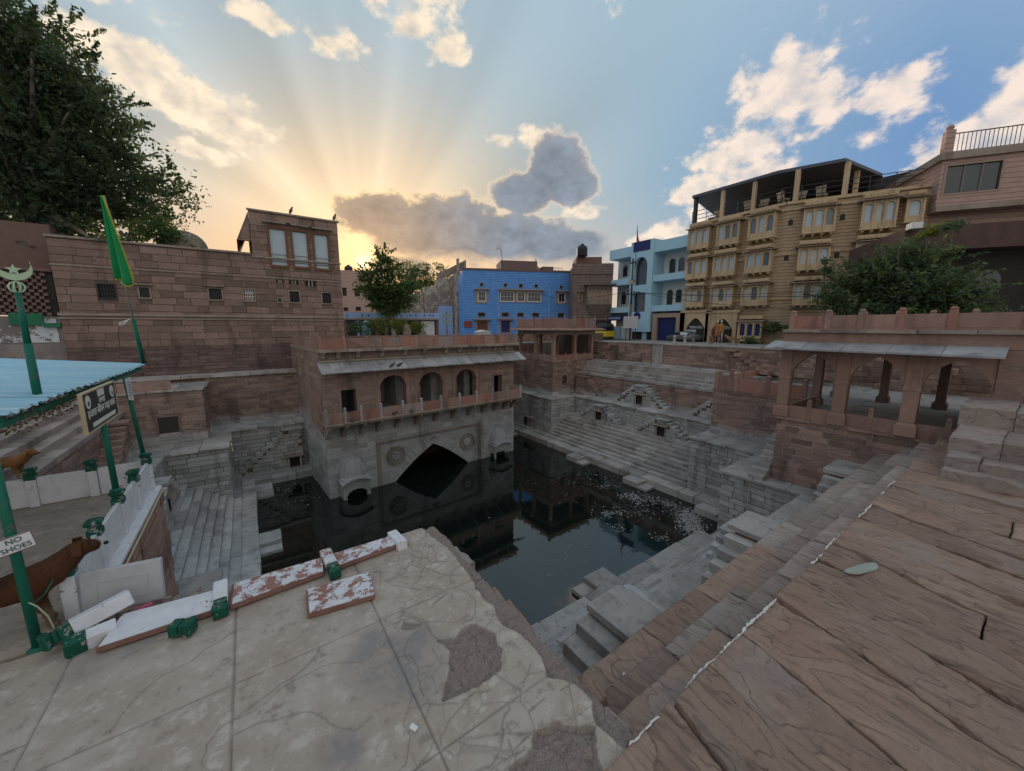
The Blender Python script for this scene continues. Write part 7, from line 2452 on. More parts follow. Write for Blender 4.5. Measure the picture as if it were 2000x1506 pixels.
# ================================================================== dogs
def dog(label, loc, rz, scale, head_up=.0, brown=(.085, .034, .016), light=(.24, .165, .11), name='dog'):
    t = thing(name, label, 'dog', loc, rz, 'street dogs')
    V_ = [(-.30, 0, .49), (-.12, 0, .475), (.06, 0, .475), (.22, 0, .485), (.33, 0, .555), (.425, 0, .635), (.505, 0, .70), (.575, 0, .682), (.635, 0, .66),
          (-.39, 0, .47), (-.47, 0, .38), (-.50, 0, .26),
          (-.28, .075, .42), (-.20, .085, .30), (-.335, .09, .165), (-.31, .09, .045), (-.25, .09, .028),
          (-.28, -.075, .42), (-.17, -.085, .30), (-.29, -.09, .165), (-.255, -.09, .045), (-.195, -.09, .028),
          (.22, .075, .42), (.17, .085, .30), (.215, .085, .16), (.205, .085, .045), (.265, .085, .028),
          (.22, -.075, .42), (.19, -.085, .30), (.245, -.085, .16), (.235, -.085, .045), (.295, -.085, .028)]
    E2 = [(0, 1), (1, 2), (2, 3), (3, 4), (4, 5), (5, 6), (6, 7), (7, 8), (0, 9), (9, 10), (10, 11), (0, 12), (12, 13), (13, 14), (14, 15), (15, 16), (0, 17), (17, 18), (18, 19), (19, 20), (20, 21),
          (3, 22), (22, 23), (23, 24), (24, 25), (25, 26), (3, 27), (27, 28), (28, 29), (29, 30), (30, 31)]
    RR = [.125, .118, .14, .16, .135, .108, .096, .064, .044, .035, .028, .018, .085, .058, .03, .028, .03, .085, .058, .03, .028, .03, .07, .046, .03, .028, .031, .07, .046, .03, .028, .031]
    me = bpy.data.meshes.new('body')
    me.from_pydata(V_, E2, [])
    o = bpy.data.objects.new('body', me); COL.objects.link(o); o.parent = t
    sk = o.modifiers.new('skin', 'SKIN'); sk.use_smooth_shade = True
    if not me.skin_vertices:
        bpy.context.view_layer.objects.active = o
    if me.skin_vertices:
        for i, r in enumerate(RR):
            d_ = me.skin_vertices[0].data[i]
            d_.radius = (r, r * (1.12 if i in (2, 3) else 1.0)); d_.use_root = (i == 0)
    ss = o.modifiers.new('sub', 'SUBSURF'); ss.levels = 2; ss.render_levels = 2
    m, n, b_ = new_mat('dog_fur')
    tc_ = n.node('ShaderNodeTexCoord'); sp = n.node('ShaderNodeSeparateXYZ'); n.put(sp.inputs[0], tc_.outputs['Object'])
    nz = n.noise(tc_.outputs['Object'], 9, 5, .65)
    fine = n.noise(tc_.outputs['Object'], 70, 3, .6)
    zz_ = n.m('MULTIPLY_ADD', n.m('SUBTRACT', nz, .5), .22, sp.outputs[2])
    col = n.mix(n.smooth(zz_, .10, .34), light, brown)
    col = n.mix(n.m('MULTIPLY', n.smooth(zz_, .48, .62), n.smooth(sp.outputs[0], .3, .0)), col, tuple(x * .5 for x in brown))
    col = n.vm('SCALE', col, n.m('MULTIPLY_ADD', fine, .9, .55))
    n.put(b_.inputs['Base Color'], col); b_.inputs['Roughness'].default_value = .8; b_.inputs['Specular IOR Level'].default_value = .2
    bump(n, b_, fine, .6, .008)
    me.materials.append(m)
    drk = plain('dog_dark', (.02, .014, .012), .5, bs=0)
    for s in (-1, 1):
        w = MB(); w.add([(.455, s * .065, .785), (.515, s * .085, .772), (.505, s * .128, .66), (.44, s * .12, .665), (.45, s * .055, .775)], [(0, 1, 2, 3), (0, 3, 4)])
        e = w.build('ear', m, t); e.modifiers.new('thick', 'SOLIDIFY').thickness = .012
        w = MB(); w.lathe([(.002, -.012), (.01, -.008), (.012, 0), (.01, .008), (.002, .012)], (.563, s * .056, .733), 8); w.build('eye', drk, t, True)
    w = MB(); w.lathe([(.002, -.02), (.016, -.014), (.021, 0), (.015, .014), (.002, .019)], (.672, 0, .668), 10); w.build('nose', drk, t, True)
    # short coat: thin blades lying back along the body
    dg0 = bpy.context.evaluated_depsgraph_get(); dg0.update()
    ev = bpy.data.meshes.new_from_object(o.evaluated_get(dg0))
    nv = len(ev.vertices)
    if nv > 200:
        co = np.empty(nv * 3); ev.vertices.foreach_get('co', co); co = co.reshape(-1, 3)
        no = np.empty(nv * 3); ev.vertices.foreach_get('normal', no); no = no.reshape(-1, 3)
        rg_ = np.random.default_rng(4)
        N_ = 16000
        k_ = rg_.integers(0, nv, N_)
        p_ = co[k_] + rg_.normal(size=(N_, 3)) * .012
        p_ -= no[k_] * np.sum((p_ - co[k_]) * no[k_], axis=1, keepdims=True)
        back = np.array([-1.0, 0, -.55]) + rg_.normal(size=(N_, 3)) * .35
        d_ = back - no[k_] * np.sum(back * no[k_], axis=1, keepdims=True) + no[k_] * .28
        d_ /= np.linalg.norm(d_, axis=1, keepdims=True)
        sd = np.cross(d_, no[k_]); sd /= np.maximum(1e-6, np.linalg.norm(sd, axis=1, keepdims=True))
        ln_ = (.016 + .016 * rg_.random(N_))[:, None] * np.where(p_[:, 2:3] < .2, .5, 1)
        v3 = np.stack([p_ - sd * .0022, p_ + sd * .0022, p_ + d_ * ln_], 1).reshape(-1, 3)
        cm = bpy.data.meshes.new('coat'); cm.from_pydata(v3.tolist(), [], np.arange(3 * N_).reshape(-1, 3).tolist()); cm.materials.append(m)
        co_ = bpy.data.objects.new('coat', cm); COL.objects.link(co_); co_.parent = t
    t.scale = (scale,) * 3
    return t


dog('large brown dog standing behind the green pole, looking right', (-2.13, 5.42, 5.5), rad(12), 1.04)
dog('small tawny dog walking on the steps behind the white parapet', (-5.0, 14.0, 4.82), rad(-20), .95, brown=(.27, .13, .05), light=(.34, .22, .12))

# ================================================================== trees and plants
def foliage(name, blobs, n, size, mat, parent, seed=1, hollow=.55, clump=.5, droop=.2, sprays=0, spray_l=1.0):
    """many small leaf faces gathered in clumps through the volume of several ellipsoids"""
    rg = np.random.default_rng(seed)
    vol = np.array([b_[3] * b_[4] * b_[5] for b_ in blobs]); pr_ = vol / vol.sum()
    nc = max(20, int(n / 34))
    k = rg.choice(len(blobs), nc, p=pr_)
    d = rg.normal(size=(nc, 3)); d /= np.linalg.norm(d, axis=1, keepdims=True)
    r = (hollow + (1 - hollow) * rg.random(nc)) ** .8 * (1 + .12 * rg.normal(size=nc))
    B_ = np.array(blobs)
    cc = B_[k, :3] + d * r[:, None] * B_[k, 3:6]
    ci = rg.integers(0, nc, n)
    csz = clump * (.5 + rg.random(nc))
    off = rg.normal(size=(n, 3)) * csz[ci][:, None] * np.array([1, 1, .55])
    c = cc[ci] + off
    nn = rg.normal(size=(n, 3)) + np.array([0, 0, .9]); nn /= np.linalg.norm(nn, axis=1, keepdims=True)
    a = np.cross(nn, rg.normal(size=(n, 3))); a /= np.linalg.norm(a, axis=1, keepdims=True)
    a[:, 2] -= droop; a /= np.linalg.norm(a, axis=1, keepdims=True)
    b_ = np.cross(nn, a)
    s = size * (.6 + .8 * rg.random(n))[:, None]
    if sprays:
        k3 = rg.choice(len(blobs), sprays, p=pr_); d3 = rg.normal(size=(sprays, 3)); d3[:, 2] = np.abs(d3[:, 2]) * .8; d3 /= np.linalg.norm(d3, axis=1, keepdims=True)
        p3 = B_[k3, :3] + d3 * B_[k3, 3:6]; l3 = (.4 + .9 * rg.random(sprays)) * spray_l
        m3 = n // 5
        i3 = rg.integers(0, sprays, m3); t3 = rg.random(m3)
        c[:m3] = p3[i3] + d3[i3] * (t3 * l3[i3])[:, None] + rg.normal(size=(m3, 3)) * spray_l * .07 * (1.2 - t3)[:, None]
    v = np.stack([c - a * s, c + b_ * s * .42 - a * s * .1, c + a * s, c - b_ * s * .42 - a * s * .1], 1).reshape(-1, 3)
    f = np.arange(4 * n).reshape(n, 4)
    me = bpy.data.meshes.new(name)
    me.vertices.add(4 * n); me.vertices.foreach_set('co', v.ravel())
    me.loops.add(4 * n); me.loops.foreach_set('vertex_index', f.ravel())
    me.polygons.add(n); me.polygons.foreach_set('loop_start', np.arange(0, 4 * n, 4)); me.polygons.foreach_set('loop_total', np.full(n, 4))
    me.update(calc_edges=True)
    me.materials.append(mat)
    o = bpy.data.objects.new(name, me); COL.objects.link(o); o.parent = parent
    return o, cc


MAT['bark'] = stone('tree_bark', (.17, .135, .11), (.22, .18, .15), (.12, .095, .08), 6, bs=.9, vary=.1)
MAT['palebark'] = stone('pale_tree_bark', (.42, .36, .29), (.36, .31, .26), (.48, .43, .36), 6, bs=.5, vary=.1)
LEAF_D = leaf_mat('dark_peepal_leaf', (.045, .08, .05), (.065, .10, .055), (.10, .13, .07))
LEAF_M = leaf_mat('mid_green_leaf', (.045, .085, .03), (.065, .11, .035), (.10, .13, .04))
LEAF_B = leaf_mat('bush_leaf', (.055, .095, .06), (.085, .13, .07), (.16, .21, .07))
LEAF_Y = leaf_mat('yellow_green_leaf', (.13, .16, .03), (.10, .14, .035), (.2, .2, .05))


def tree(label, base, blobs, n, size, leaf, trunk_r, seed, clump=.5, bark='bark', trunk_top=None, stems=1, hollow=.5, nb=26, name='tree', sprays=0, spray_l=1.0):
    t = thing(name, label, 'tree', base)
    bl = [tuple(np.array(b_[:3]) - np.array(base)) + tuple(b_[3:]) for b_ in blobs]
    o, cc = foliage('crown', bl, n, size, leaf, t, seed, hollow, clump, .2, sprays, spray_l)
    rg = random.Random(seed)
    w = MB()
    ctr = Vector(np.mean([b_[:3] for b_ in bl], axis=0))
    fork = Vector(trunk_top) - Vector(base) if trunk_top else ctr * .45
    for s in range(stems):
        q = Vector((rg.uniform(-.3, .3), rg.uniform(-.3, .3), 0)) * (s > 0) * 3 * trunk_r
        mid = fork * .5 + Vector((rg.uniform(-.2, .2), rg.uniform(-.2, .2), 0)) * trunk_r * 3
        f2 = fork + q * 2
        w.path([q * .3 + Vector((0, 0, -.2)), q * .3 + mid * .4, mid + q, f2], [trunk_r * 1.25, trunk_r, trunk_r * .85, trunk_r * .7], 10)
    idx = list(range(len(cc))); rg.shuffle(idx)
    for i in idx[:nb]:
        e = Vector(cc[i])
        m1 = fork.lerp(e, .4) + Vector((rg.uniform(-.4, .4), rg.uniform(-.4, .4), rg.uniform(0, .5))) * (e - fork).length * .2
        w.path([fork, m1, fork.lerp(e, .75) + (m1 - fork.lerp(e, .4)) * .5, e], [trunk_r * .5, trunk_r * .32, trunk_r * .18, trunk_r * .06], 6)
    w.build('trunk', MAT[bark], t, True)
    return t


def blob(x, y, Y, rx, ry, rz, plane='y'):
    p = on_y(x, y, Y)
    return (p.x, p.y, p.z, rx, ry, rz)


# great tree at the left behind the lattice wall
TY = 31.0
bl = [blob(30, 120, TY, 2.6, 2.5, 2.8), blob(110, 190, TY, 2.6, 2.5, 2.6), blob(190, 260, TY, 2.2, 2.4, 2.0), blob(60, 280, TY, 3.2, 3, 2.6), blob(160, 350, TY, 2.8, 2.6, 2.0), blob(60, 400, TY, 3.2, 3, 2.0),
      blob(245, 400, TY, 2.0, 2, 1.6), blob(310, 395, TY - 1, 1.5, 1.5, 1.2), blob(345, 365, TY - 1, 1.0, 1.0, .8), blob(-60, 200, TY, 3, 3, 4), blob(130, 460, TY, 2.4, 2.4, 1.2), blob(20, 480, TY - 1, 2.6, 2.2, 1.4),
      blob(230, 330, TY, 1.3, 1.6, 1.2), blob(230, 480, 27.4, 1.0, .5, 1.0)]
tree('huge dark leafy tree towering over the old house at the left', (-8.4, TY, 5.6), bl, 78000, .125, LEAF_D, .55, 3, .36, trunk_top=on_y(60, 420, TY), hollow=.35, nb=60, sprays=260, spray_l=1.5)
# tree in the garden behind the water palace
GY = 37.0
bl = [blob(752, 520, GY, 1.2, 1.2, 1.3), blob(735, 570, GY, 1.6, 1.5, 1.2), blob(775, 575, GY, 1.9, 1.6, 1.4), blob(760, 600, GY, 1.7, 1.5, 1.0), blob(725, 545, GY, .9, 1, .9), blob(800, 560, GY, .9, 1, .9), blob(752, 500, GY, .6, .6, .8)]
tree('garden tree with two pale trunks in front of the low shed', (on_y(770, 652, GY).x, GY, 7.1), bl, 15000, .13, LEAF_M, .17, 9, .33, 'palebark', trunk_top=on_y(765, 610, GY), stems=2, hollow=.3, sprays=90, spray_l=.8)
for i, (x, y, s, lab) in enumerate(((830, 540, 1.5, 'thin distant tree left of the ruined house'), (868, 545, 1.3, 'thin distant tree above the ruined cream walls'), (800, 535, 1.4, 'distant tree behind the garden tree'))):
    Yd = 64.0
    p = on_y(x, y, Yd)
    bl = [(p.x, Yd, p.z, 2.0 * s, 2 * s, 2.0 * s), (p.x + 1.5, Yd, p.z - 1.2, 1.5 * s, 1.5, 1.4 * s), (p.x - 1.4, Yd, p.z - 1.0, 1.4 * s, 1.5, 1.4 * s)]
    tree(lab, (p.x, Yd, 7.0), bl, 1500, .22, LEAF_M, .2, 20 + i, .5, trunk_top=(p.x, Yd, p.z - 3), hollow=.2, nb=22)
# bushy tree in front of the hotel
BX = 27.6
def bx_(x, y, rx, ry, rz): p = on_x(x, y, BX); return (p.x, p.y, p.z, rx, ry, rz)
bl = [bx_(1745, 540, 1.6, 1.6, 1.3), bx_(1690, 560, 1.5, 1.4, 1.2), bx_(1800, 560, 1.7, 1.4, 1.3), bx_(1850, 580, 1.6, 1.3, 1.1), bx_(1640, 585, 1.1, 1.0, .8), bx_(1760, 500, 1.0, 1.0, .8), bx_(1700, 600, 1.6, 1.6, .9), bx_(1800, 610, 1.8, 1.6, .9), bx_(1905, 600, 1.0, .9, .6), bx_(1660, 545, .8, .8, .6), bx_(1815, 510, .8, .7, .5)]
tree('bushy leafy tree with fresh green tips behind the arched pavilion', (BX, on_x(1765, 640, BX).y, 6.9), bl, 22000, .11, LEAF_B, .16, 31, .22, hollow=.3, nb=40, sprays=170, spray_l=.9)
for i, (x, y, s, lab) in enumerate(((1812, 455, .38, 'bright green leafy shoot above the bushy tree on its left'), (1860, 440, .5, 'tall bare stemmed shoot above the bushy tree on its right'), (1612, 510, .3, 'slender leafy shoot at the left of the bushy tree'))):
    p = on_x(x, y, BX); q_ = on_x(x - 15 + 6 * i, 560, BX)
    t = thing('leafy_shoot', lab, 'plant', (q_.x, q_.y, q_.z), 0, 'shoots of the bushy tree')
    foliage('leaves', [(p.x - q_.x, p.y - q_.y, p.z - q_.z, .3, s, s * .6), (0, (p.y - q_.y) * .6, (p.z - q_.z) * .6, .2, .2, .3)], 260, .10, LEAF_Y if i == 0 else LEAF_B, t, 60 + i, .1, .14)
    w = MB(); w.path([(0, 0, 0), ((p.x - q_.x) * .5, (p.y - q_.y) * .5, (p.z - q_.z) * .55), (p.x - q_.x, p.y - q_.y, p.z - q_.z + .2)], [.035, .025, .01], 6); w.build('stem', MAT['bark'], t)
# shrubs in the garden and by the shops
for i, (x, y, Yp, rx, rz, leaf, lab) in enumerate(((705, 640, 33, .9, .7, LEAF_B, 'dark green shrub in the garden at the left of the pale trunks'), (738, 636, 33, .9, .7, LEAF_Y, 'yellow green shrub in the garden beside the pale trunks'),
                                                   (778, 636, 33.5, .8, .6, LEAF_Y, 'yellow green shrub in the garden right of the pale trunks'), (815, 640, 33, .4, .8, LEAF_Y, 'narrow upright shrub in the garden before the white lattice'))):
    p = on_y(x, y, Yp)
    t = thing('shrub', lab, 'shrub', (p.x, Yp, 7.1), 0, 'shrubs in the garden')
    foliage('leaves', [(0, 0, p.z - 7.1, rx, .8, rz)], 900, .09, leaf, t, 70 + i, .3, .2)
    w = MB(); w.tube((0, 0, -.1), (0, 0, p.z - 7.1), .05, .03, 6); w.build('stem', MAT['bark'], t)
hp = on_x(1515, 640, 34.2)
t = thing('creeper', 'green creeper hanging beside the blue bay window of the hotel', 'plant', (34.3, hp.y, 7.1))
foliage('leaves', [(0, 0, hp.z - 7.1, .4, 1.0, .5), (0, .6, hp.z - 7.4, .3, .6, .35)], 900, .1, LEAF_B, t, 81, .2, .2)
w = MB(); w.path([(0, 0, 0), (0, .2, .8), (0, 0, hp.z - 7.1)], .04, 6); w.build('stem', MAT['bark'], t)
hp = on_x(1468, 668, 33.6)
t = thing('shrub', 'low green shrubs under the blue bay window of the hotel', 'shrub', (33.6, hp.y, 7.08))
foliage('leaves', [(0, 0, .3, .4, .9, .3)], 700, .07, LEAF_B, t, 83, .2, .15)
dp = thing('dome_creeper', 'green creeper growing over the small dome on the old house', 'plant', (-3.3, 27.8, 12.9))
foliage('leaves', [(-.3, .2, .8, 1.0, .8, .5), (.1, -.3, .4, 1.0, .6, .4)], 1500, .11, LEAF_M, dp, 84, .5, .25)

# ================================================================== street furniture
st = thing('electric_pole', 'tall electric pole with cross arms in front of the white building', 'pole', (32.6, on_x(1230, 640, 32.6).y, 7.06))
pz1 = on_x(1236, 505, 32.6).z - 7.06
w = MB(); w.tube((0, 0, 0), (0, 0, pz1 * .45), .14, .12, 10); w.build('lower_shaft', plain('rusty_pole', (.20, .09, .07), .7), st, True)
w = MB(); w.tube((0, 0, pz1 * .45), (0, 0, pz1), .10, .07, 10); w.build('upper_shaft', MAT['iron'], st, True)
for z, l in ((pz1 * .57, 1.1), (pz1 * .94, .35), (pz1 * .72, .3)):
    w = MB(); w.box(-.06, .06, -l, l, z, z + .1)
    for k in (-.8, -.3, .3, .8):
        w.tube((0, k * l, z + .1), (0, k * l, z + .28), .035, .03, 6)
    w.build('cross_arm', MAT['iron'], st)
w = MB(); w.box(-.25, .05, -.25, .2, pz1 * .69, pz1 * .69 + .4); w.build('junction_box', plain('old_cream_box', (.4, .36, .24), .6), st)
PT = st.location + Vector((0, 0, pz1 * .59))
for i, (p1, lab) in enumerate(((Vector((34.2, 4.0, 11.2)), 'lowest overhead wire crossing the hotel front'), (Vector((34.0, 2.0, 10.6)), 'second overhead wire crossing the hotel front'), (Vector((30.0, 36.0, 12.2)), 'overhead wire running left from the electric pole'),
                               (Vector((34.5, 8.0, 9.6)), 'sagging overhead wire in front of the shops'))):
    p0_ = PT + Vector((0, .3 * (i - 1), .1 * i))
    pts = [p0_.lerp(p1, k / 14) - Vector((0, 0, .5 * 4 * (k / 14) * (1 - k / 14))) for k in range(15)]
    w = MB(); w.path(pts, .022, 5)
    tag(w.build('overhead_wire', MAT['iron']), lab, 'wire', 'overhead wires')
# red pennant
fp = thing('red_flag', 'red orange pennant on a tall mast above the white building', 'flag', (34.6, on_x(1241, 520, 34.6).y, on_x(1238, 520, 34.6).z))
tz_ = on_x(1241, 441, 34.6).z - fp.location.z
w = MB(); w.tube((0, 0, 0), (0, 0, tz_), .035, .025, 6); w.build('mast', MAT['iron'], fp)
w = MB()
vs = [(0, 0, tz_), (0, -.12, tz_ * .75), (0, -.3, tz_ * .62), (0, -.55, tz_ * .50), (0, -.72, tz_ * .44), (0, -.35, tz_ * .47), (0, -.32, tz_ * .36), (0, 0, tz_ * .38), (.06, 0, tz_ * .6)]
w.add(vs, [(0, 8, 1), (8, 7, 2, 1), (7, 6, 5, 2), (5, 4, 3, 2)])
o = w.build('cloth', plain('faded_red_cloth', (.40, .07, .035), .8), fp); o.modifiers.new('thick', 'SOLIDIFY').thickness = .01
# cabinets, board, car, bollards, shop dummies, stray dogs
SX = 32.0
def street_rect(x0, y0, x1, y1, X=SX):
    a, b_ = on_x(x0, (y0 + y1) / 2, X), on_x(x1, (y0 + y1) / 2, X)
    return a.y, b_.y, on_x((x0 + x1) / 2, y1, X).z, on_x((x0 + x1) / 2, y0, X).z
MAT['cab'] = plain('grey_blue_cabinet', (.22, .30, .38), .5)
def box_thing(name, label, cat, r, dep, mat, X=SX):
    ya, yb, z0, z1 = r
    t = thing(name, label, cat, (X, ya, 7.06), -H90)
    wd = ya - yb
    h = z1 - 7.06
    b_ = MB(); b_.box(0, wd, 0, dep, .08, h); bevelled(b_.build('body', mat, t), .02)
    b_ = MB(); b_.box(.05, wd - .05, .03, dep - .03, 0, .08); b_.build('plinth', MAT['iron'], t)
    b_ = MB(); b_.box(wd * .08, wd * .48, -.02, 0, .2, h - .1); b_.box(wd * .52, wd * .92, -.02, 0, .2, h - .1); b_.build('door', mat, t)
    b_ = MB(); b_.box(wd * .46, wd * .5, -.05, -.02, h * .5, h * .5 + .12); b_.build('handle', MAT['iron'], t)
    return t
box_thing('cabinet', 'blue grey electrical cabinet beside the electric pole', 'cabinet', street_rect(1195, 640, 1209, 661), .6, MAT['cab'])
box_thing('cabinet', 'pale grey steel cabinet at the foot of the electric pole', 'cabinet', street_rect(1209, 637, 1223, 661), .7, plain('pale_grey_steel', (.38, .41, .42), .5), SX + .3)
box_thing('cabinet', 'small blue cabinet at the left of the pair near the pole', 'cabinet', street_rect(1187, 641, 1195, 659), .6, MAT['cab'], SX + .5)
ya, yb, z0_, z1_ = street_rect(1220, 618, 1248, 641)
bt = thing('hoarding', 'blank white board mounted on the electric pole', 'board', (SX - .2, ya, 7.06), -H90)
b_ = MB(); b_.box(0, ya - yb, 0, .06, z0_ - 7.06, z1_ - 7.06); b_.build('panel', plain('off_white_board', (.52, .48, .48), .7), bt)
for x in (.3, ya - yb - .3):
    b_ = MB(); b_.tube((x, .1, 0), (x, .1, z1_ - 7.1), .04, None, 8); b_.build('leg', MAT['iron'], bt)
ya, yb, z0_, z1_ = street_rect(1160, 646, 1175, 657, 30.5)
ar = thing('rickshaw', 'yellow and black auto rickshaw partly hidden behind the tower pavilion', 'rickshaw', (30.5, ya, 7.06), -H90)
wd = ya - yb + .5
b_ = MB(); b_.frustum(0, wd, 0, 1.6, .35, .95, .06, .1); bevelled(b_.build('body', plain('rickshaw_yellow', (.55, .40, .02), .4), ar), .03)
b_ = MB(); b_.frustum(.05, wd - .05, .1, 1.5, 1.4, 1.75, .15, .2); b_.box(.05, .12, .1, .18, .95, 1.4); b_.box(wd - .12, wd - .05, .1, .18, .95, 1.4); b_.box(.1, wd - .1, 1.3, 1.4, .95, 1.4); b_.build('hood', MAT['iron'], ar)
for x in (.1, wd - .1):
    b_ = MB(); b_.tube((x - .05, .35, .22), (x + .05, .35, .22), .22, None, 14); b_.build('wheel', MAT['iron'], ar)
text_mesh('07A', .4, plain('pale_yellow_paint', (.7, .6, .2), .6), 'lettering', ar, (wd * .45, -.02, .66), (H90, 0, 0), .004, width=.7)
# car seen over the wall
cp = on_x(1302, 660, 31.5)
cr_ = thing('parked_car', 'grey parked car whose roof shows above the street wall', 'car', (33.6, cp.y, 7.0), -H90 - .1)
cr_.scale = (.8, .8, .72)
def car_shell(prof, y0, y1, inset):
    vs, fs = [], []
    n_ = len(prof)
    for y, k in ((y0, inset), (y0 + .12, 0), (y1 - .12, 0), (y1, inset)):
        for x, z in prof:
            vs.append((x * (1 - k * .06), y, z - (k * .08 if z > 1.0 else 0)))
    for j in range(3):
        for i in range(n_):
            fs.append((j * n_ + i, j * n_ + (i + 1) % n_, (j + 1) * n_ + (i + 1) % n_, (j + 1) * n_ + i))
    fs += [tuple(range(n_))[::-1], tuple(range(3 * n_, 4 * n_))]
    return vs, fs
prof = [(-1.95, .3), (-1.95, .75), (-1.55, .88), (-1.0, .95), (-.55, 1.38), (.3, 1.46), (.95, 1.40), (1.5, .98), (1.9, .9), (1.95, .3)]
vs, fs = car_shell(prof, 0, 1.65, 1)
MB().add(vs, fs).build('body', plain('grey_car_paint', (.12, .125, .135), .25, .03, spec=.6, bs=0), cr_, True)
vs, fs = car_shell([(-.95, .96), (-.55, 1.33), (.28, 1.40), (.9, 1.34), (1.35, .98)], -.01, 1.66, .3)
MB().add(vs, fs).build('window', MAT['glass'], cr_, True)
for x in (-1.25, 1.25):
    for y in (.02, 1.45):
        b_ = MB(); b_.tube((x, y, .3), (x, y + .18, .3), .3, None, 16); b_.build('wheel', MAT['iron'], cr_)
b_ = MB(); b_.box(.1, 1.0, -.03, 0, .98, 1.3); b_.build('sun_shade', MAT['white'], cr_)
for i, (x, y0_, y1_) in enumerate(((1317, 656, 669), (1337, 658, 673), (1354, 654, 668))):
    a = on_x(x, y1_, 29.5 if i < 2 else 33.0)
    lab = ['stone bollard with a small dog beside it near the parked car', 'pale stone bollard between the car and the first shop arch', 'brown stone bollard in front of the first shop arch'][i]
    t = thing('bollard', lab, 'bollard', (a.x, a.y, 7.06), 0, 'bollards at the edge of the street')
    b_ = MB(); b_.lathe([(.15, 0), (.15, .08), (.11, .12), (.10, .5), (.14, .55), (.15, .62), (.1, .68), (.01, .7)], (0, 0, 0), 12); b_.build('shaft', plain('bollard_stone%d' % i, (.42, .36, .31) if i < 2 else (.24, .17, .14), .8), t, True)
def dummy(label, x, top, garment, trouser, dress):
    a = on_x(x, 671, 33.9)
    t = thing('mannequin', label, 'mannequin', (a.x, a.y, 7.08), -H90, 'shop mannequins')
    k = 1.12
    pale = plain('pale_dummy', (.55, .53, .5), .5)
    b_ = MB()
    for s in (-1, 1):
        b_.path([(s * .1 * k, 0, .02), (s * .1 * k, .01, .45 * k), (s * .09 * k, 0, .9 * k)], [.05, .07, .1], 8)
    b_.build('legs', trouser, t, True)
    b_ = MB(); b_.lathe([(.30 if dress else .17, .45 * k if dress else .8 * k), (.17, .98 * k), (.15, 1.1 * k), (.2, 1.3 * k), (.2, 1.4 * k), (.07, 1.48 * k), (.055, 1.55 * k)], (0, 0, 0), 14)
    for s in (-1, 1):
        b_.path([(s * .19, 0, 1.4 * k), (s * .27, .02, 1.1 * k), (s * .25, -.05, .85 * k)], [.06, .05, .035], 8)
    b_.build('garment', garment, t, True)
    b_ = MB(); b_.lathe([(.005, 1.5 * k), (.06, 1.54 * k), (.085, 1.63 * k), (.09, 1.7 * k), (.06, 1.77 * k), (.005, 1.79 * k)], (0, 0, 0), 12); b_.build('head', pale, t, True)
dummy('shop mannequin in a long orange pink dress under the second shop arch', 1399, 640, plain('orange_pink_cloth', (.42, .16, .09), .8), plain('pink_cloth2', (.4, .15, .14), .8), True)
dummy('shop mannequin in a mustard top and grey trousers under the second shop arch', 1406, 640, plain('mustard_cloth', (.42, .22, .05), .8), plain('grey_trousers', (.36, .36, .32), .8), False)
dg_ = on_x(1390, 672, 26.0)
dog('small sandy dog sitting at the edge of the street wall in front of the shops', (25.2, on_x(1389, 671, 25.2).y, 7.3), rad(200), .8, brown=(.34, .22, .12), light=(.40, .3, .2))
dog('sandy stray dog standing below the hotel by the shop display', (31.0, on_x(1430, 672, 31.0).y, 7.06), rad(100), 1.0, brown=(.30, .18, .09), light=(.4, .3, .2))

# ================================================================== things behind the palace roof
rr = on_y(943, 652, 31.2)
t = thing('white_box', 'small white box with a gabled lid on the palace roof', 'box', (rr.x, 31.2, 7.41))
b_ = MB(); b_.box(-.7, .7, -.4, .4, 0, .55); b_.build('body', plain('pale_box', (.55, .62, .62), .6), t)
b_ = MB(); b_.add([(-.78, -.46, .55), (.78, -.46, .55), (.78, .46, .55), (-.78, .46, .55), (-.1, -.46, .75), (-.1, .46, .75)], [(0, 1, 4), (2, 3, 5), (0, 4, 5, 3), (1, 2, 5, 4), (3, 2, 1, 0)]); b_.build('lid', MAT['white'], t)
for i, (x, h, lab) in enumerate(((795, 1.6, 'upright carved memorial stone in the garden'), (826, 1.0, 'plain grey stone slab standing in the garden'), (716, 1.9, 'pale blue niche stone standing among the garden shrubs'))):
    p = on_y(x, 655, 33.0)
    t = thing('standing_stone', lab, 'stone', (p.x, 33.0, 7.1), 0, 'standing stones in the garden')
    b_ = MB(); b_.slab([[(-.35, 0), (.35, 0), (.35, h * .75), (.18, h * .95), (0, h), (-.18, h * .95), (-.35, h * .75)]], -.12, .12); bevelled(b_.build('slab', MAT['cornice'] if i < 2 else plain('pale_turquoise', (.3, .5, .6), .7), t), .02)
sp_ = on_y(873, 640, 36.0)
t = thing('lamp_post', 'iron garden post with two small direction boards', 'post', (sp_.x, 36, 7.1))
b_ = MB(); b_.tube((0, 0, 0), (0, 0, 2.9), .05, .04, 8); b_.build('shaft', MAT['iron'], t)
for z in (1.6, 2.2):
    b_ = MB(); b_.box(-.45, .45, -.06, -.03, z, z + .42); b_.build('board', plain('green_grey_board%d' % int(z * 10), (.26, .33, .31), .6), t)
b_ = MB(); b_.box(0, 30, 0, .3, 7.0, 7.75)
gw = tag(b_.build('garden_kerb', MAT['rail']), 'low pink garden kerb wall behind the palace roof railing', 'wall')
gw.location = (3.0, 32.6, 0); gw.rotation_euler = (0, 0, rad(-10))
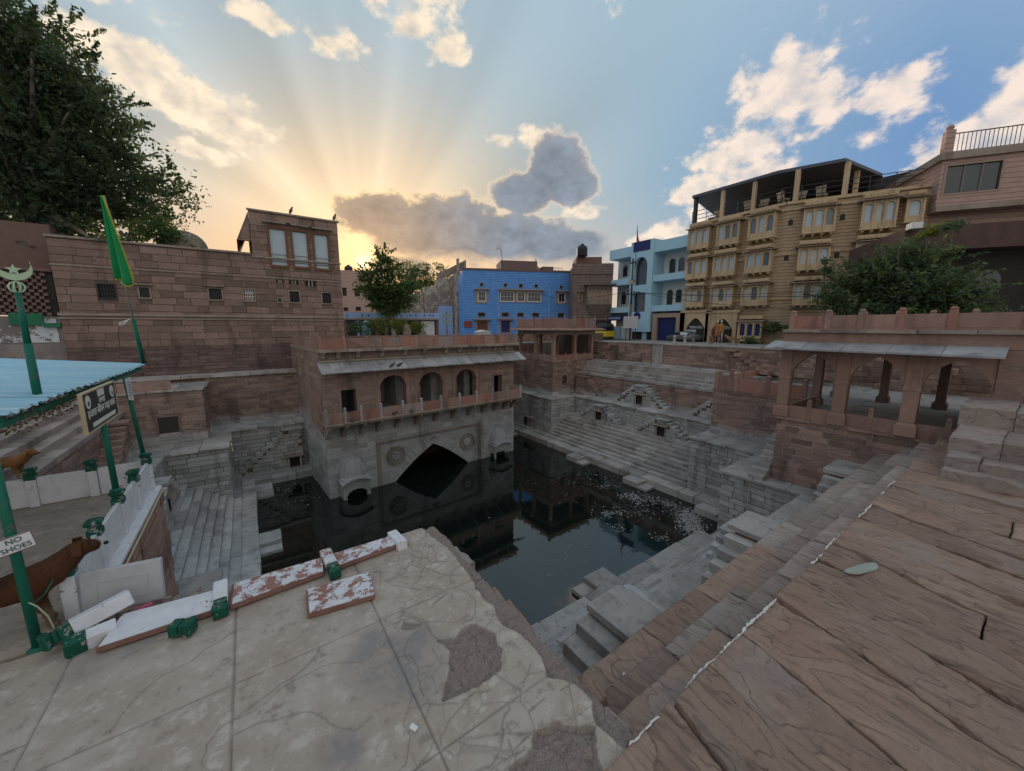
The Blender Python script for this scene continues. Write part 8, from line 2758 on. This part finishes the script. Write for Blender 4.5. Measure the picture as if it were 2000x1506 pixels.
# small birds on the palace balcony, on the eave and on the blue house
pg = plain('pigeon_dark', (.07, .07, .08), .7)
mt = tp.matrix_basis
for i, (u, y, z, lab) in enumerate(((4.0, -1.05, 4.0, 'first pigeon from the left on the palace balcony edge'), (3.05, -1.05, 4.0, 'second pigeon group bird on the palace balcony edge'), (1.0, -1.05, 4.0, 'pigeon near the left end of the palace balcony edge'),
                                   (3.2, -.7, 6.43, 'left pigeon of the pair on the palace eave'), (3.6, -.7, 6.43, 'right pigeon of the pair on the palace eave'))):
    t = thing('pigeon', lab, 'bird', mt @ Vector((u, y, z)), random.uniform(0, 6), 'pigeons on the water palace')
    w = MB()
    w.lathe([(.01, -.17), (.04, -.13), (.075, -.02), (.07, .06), (.035, .13), (.045, .17), (.03, .21), (.005, .22)], (0, 0, 0), 9, Matrix.Translation((0, 0, .12)) @ Matrix.Rotation(rad(60), 4, 'Y'))
    w.build('body', pg, t, True)

# ================================================================== floating leaves on the water
rg = np.random.default_rng(3)
cl = [((1228, 968), .3, 120), ((1250, 975), .35, 130), ((1280, 978), .3, 90), ((1310, 985), .25, 80), ((1345, 1012), .32, 420), ((1352, 1030), .33, 420), ((1340, 1000), .3, 160), ((1205, 1000), .35, 60), ((1190, 950), .35, 40), ((1250, 1000), .5, 50), ((1180, 1005), .5, 40), ((1205, 1030), .3, 30), ((1290, 1050), .3, 30),
      ((1160, 930), .6, 40), ((560, 955), .6, 40), ((600, 975), .4, 15), ((1110, 940), .9, 25), ((1060, 980), 2.0, 16), ((1150, 1090), .9, 14)]
vs, fs = [], []
for (p, sd_, n_) in cl:
    c = on_z(*p, 0.0)
    for i in range(n_):
        x, y = c.x + rg.normal() * sd_, c.y + rg.normal() * sd_ * .8
        if x > 16.9 or y < 7.2 or (x < -.3):
            continue
        a = rg.uniform(0, 6.28); r = rg.uniform(.018, .055); e = rg.uniform(.4, .8)
        k = len(vs)
        for t_ in (0, 1.2, 2.4, 3.7, 5.0):
            q0, q1 = r * math.cos(t_), r * e * math.sin(t_)
            vs.append((x + q0 * math.cos(a) - q1 * math.sin(a), y + q0 * math.sin(a) + q1 * math.cos(a), .006 + rg.uniform(0, .012)))
        fs.append((k, k + 1, k + 2, k + 3, k + 4))
o = mesh_obj('floating_leaves', vs, fs, plain('pale_dead_leaf', (.36, .33, .31), .8, .2, 20, bs=0))
tag(o, 'pale dead leaves and petals floating on the dark water', 'leaves', None, 'stuff')
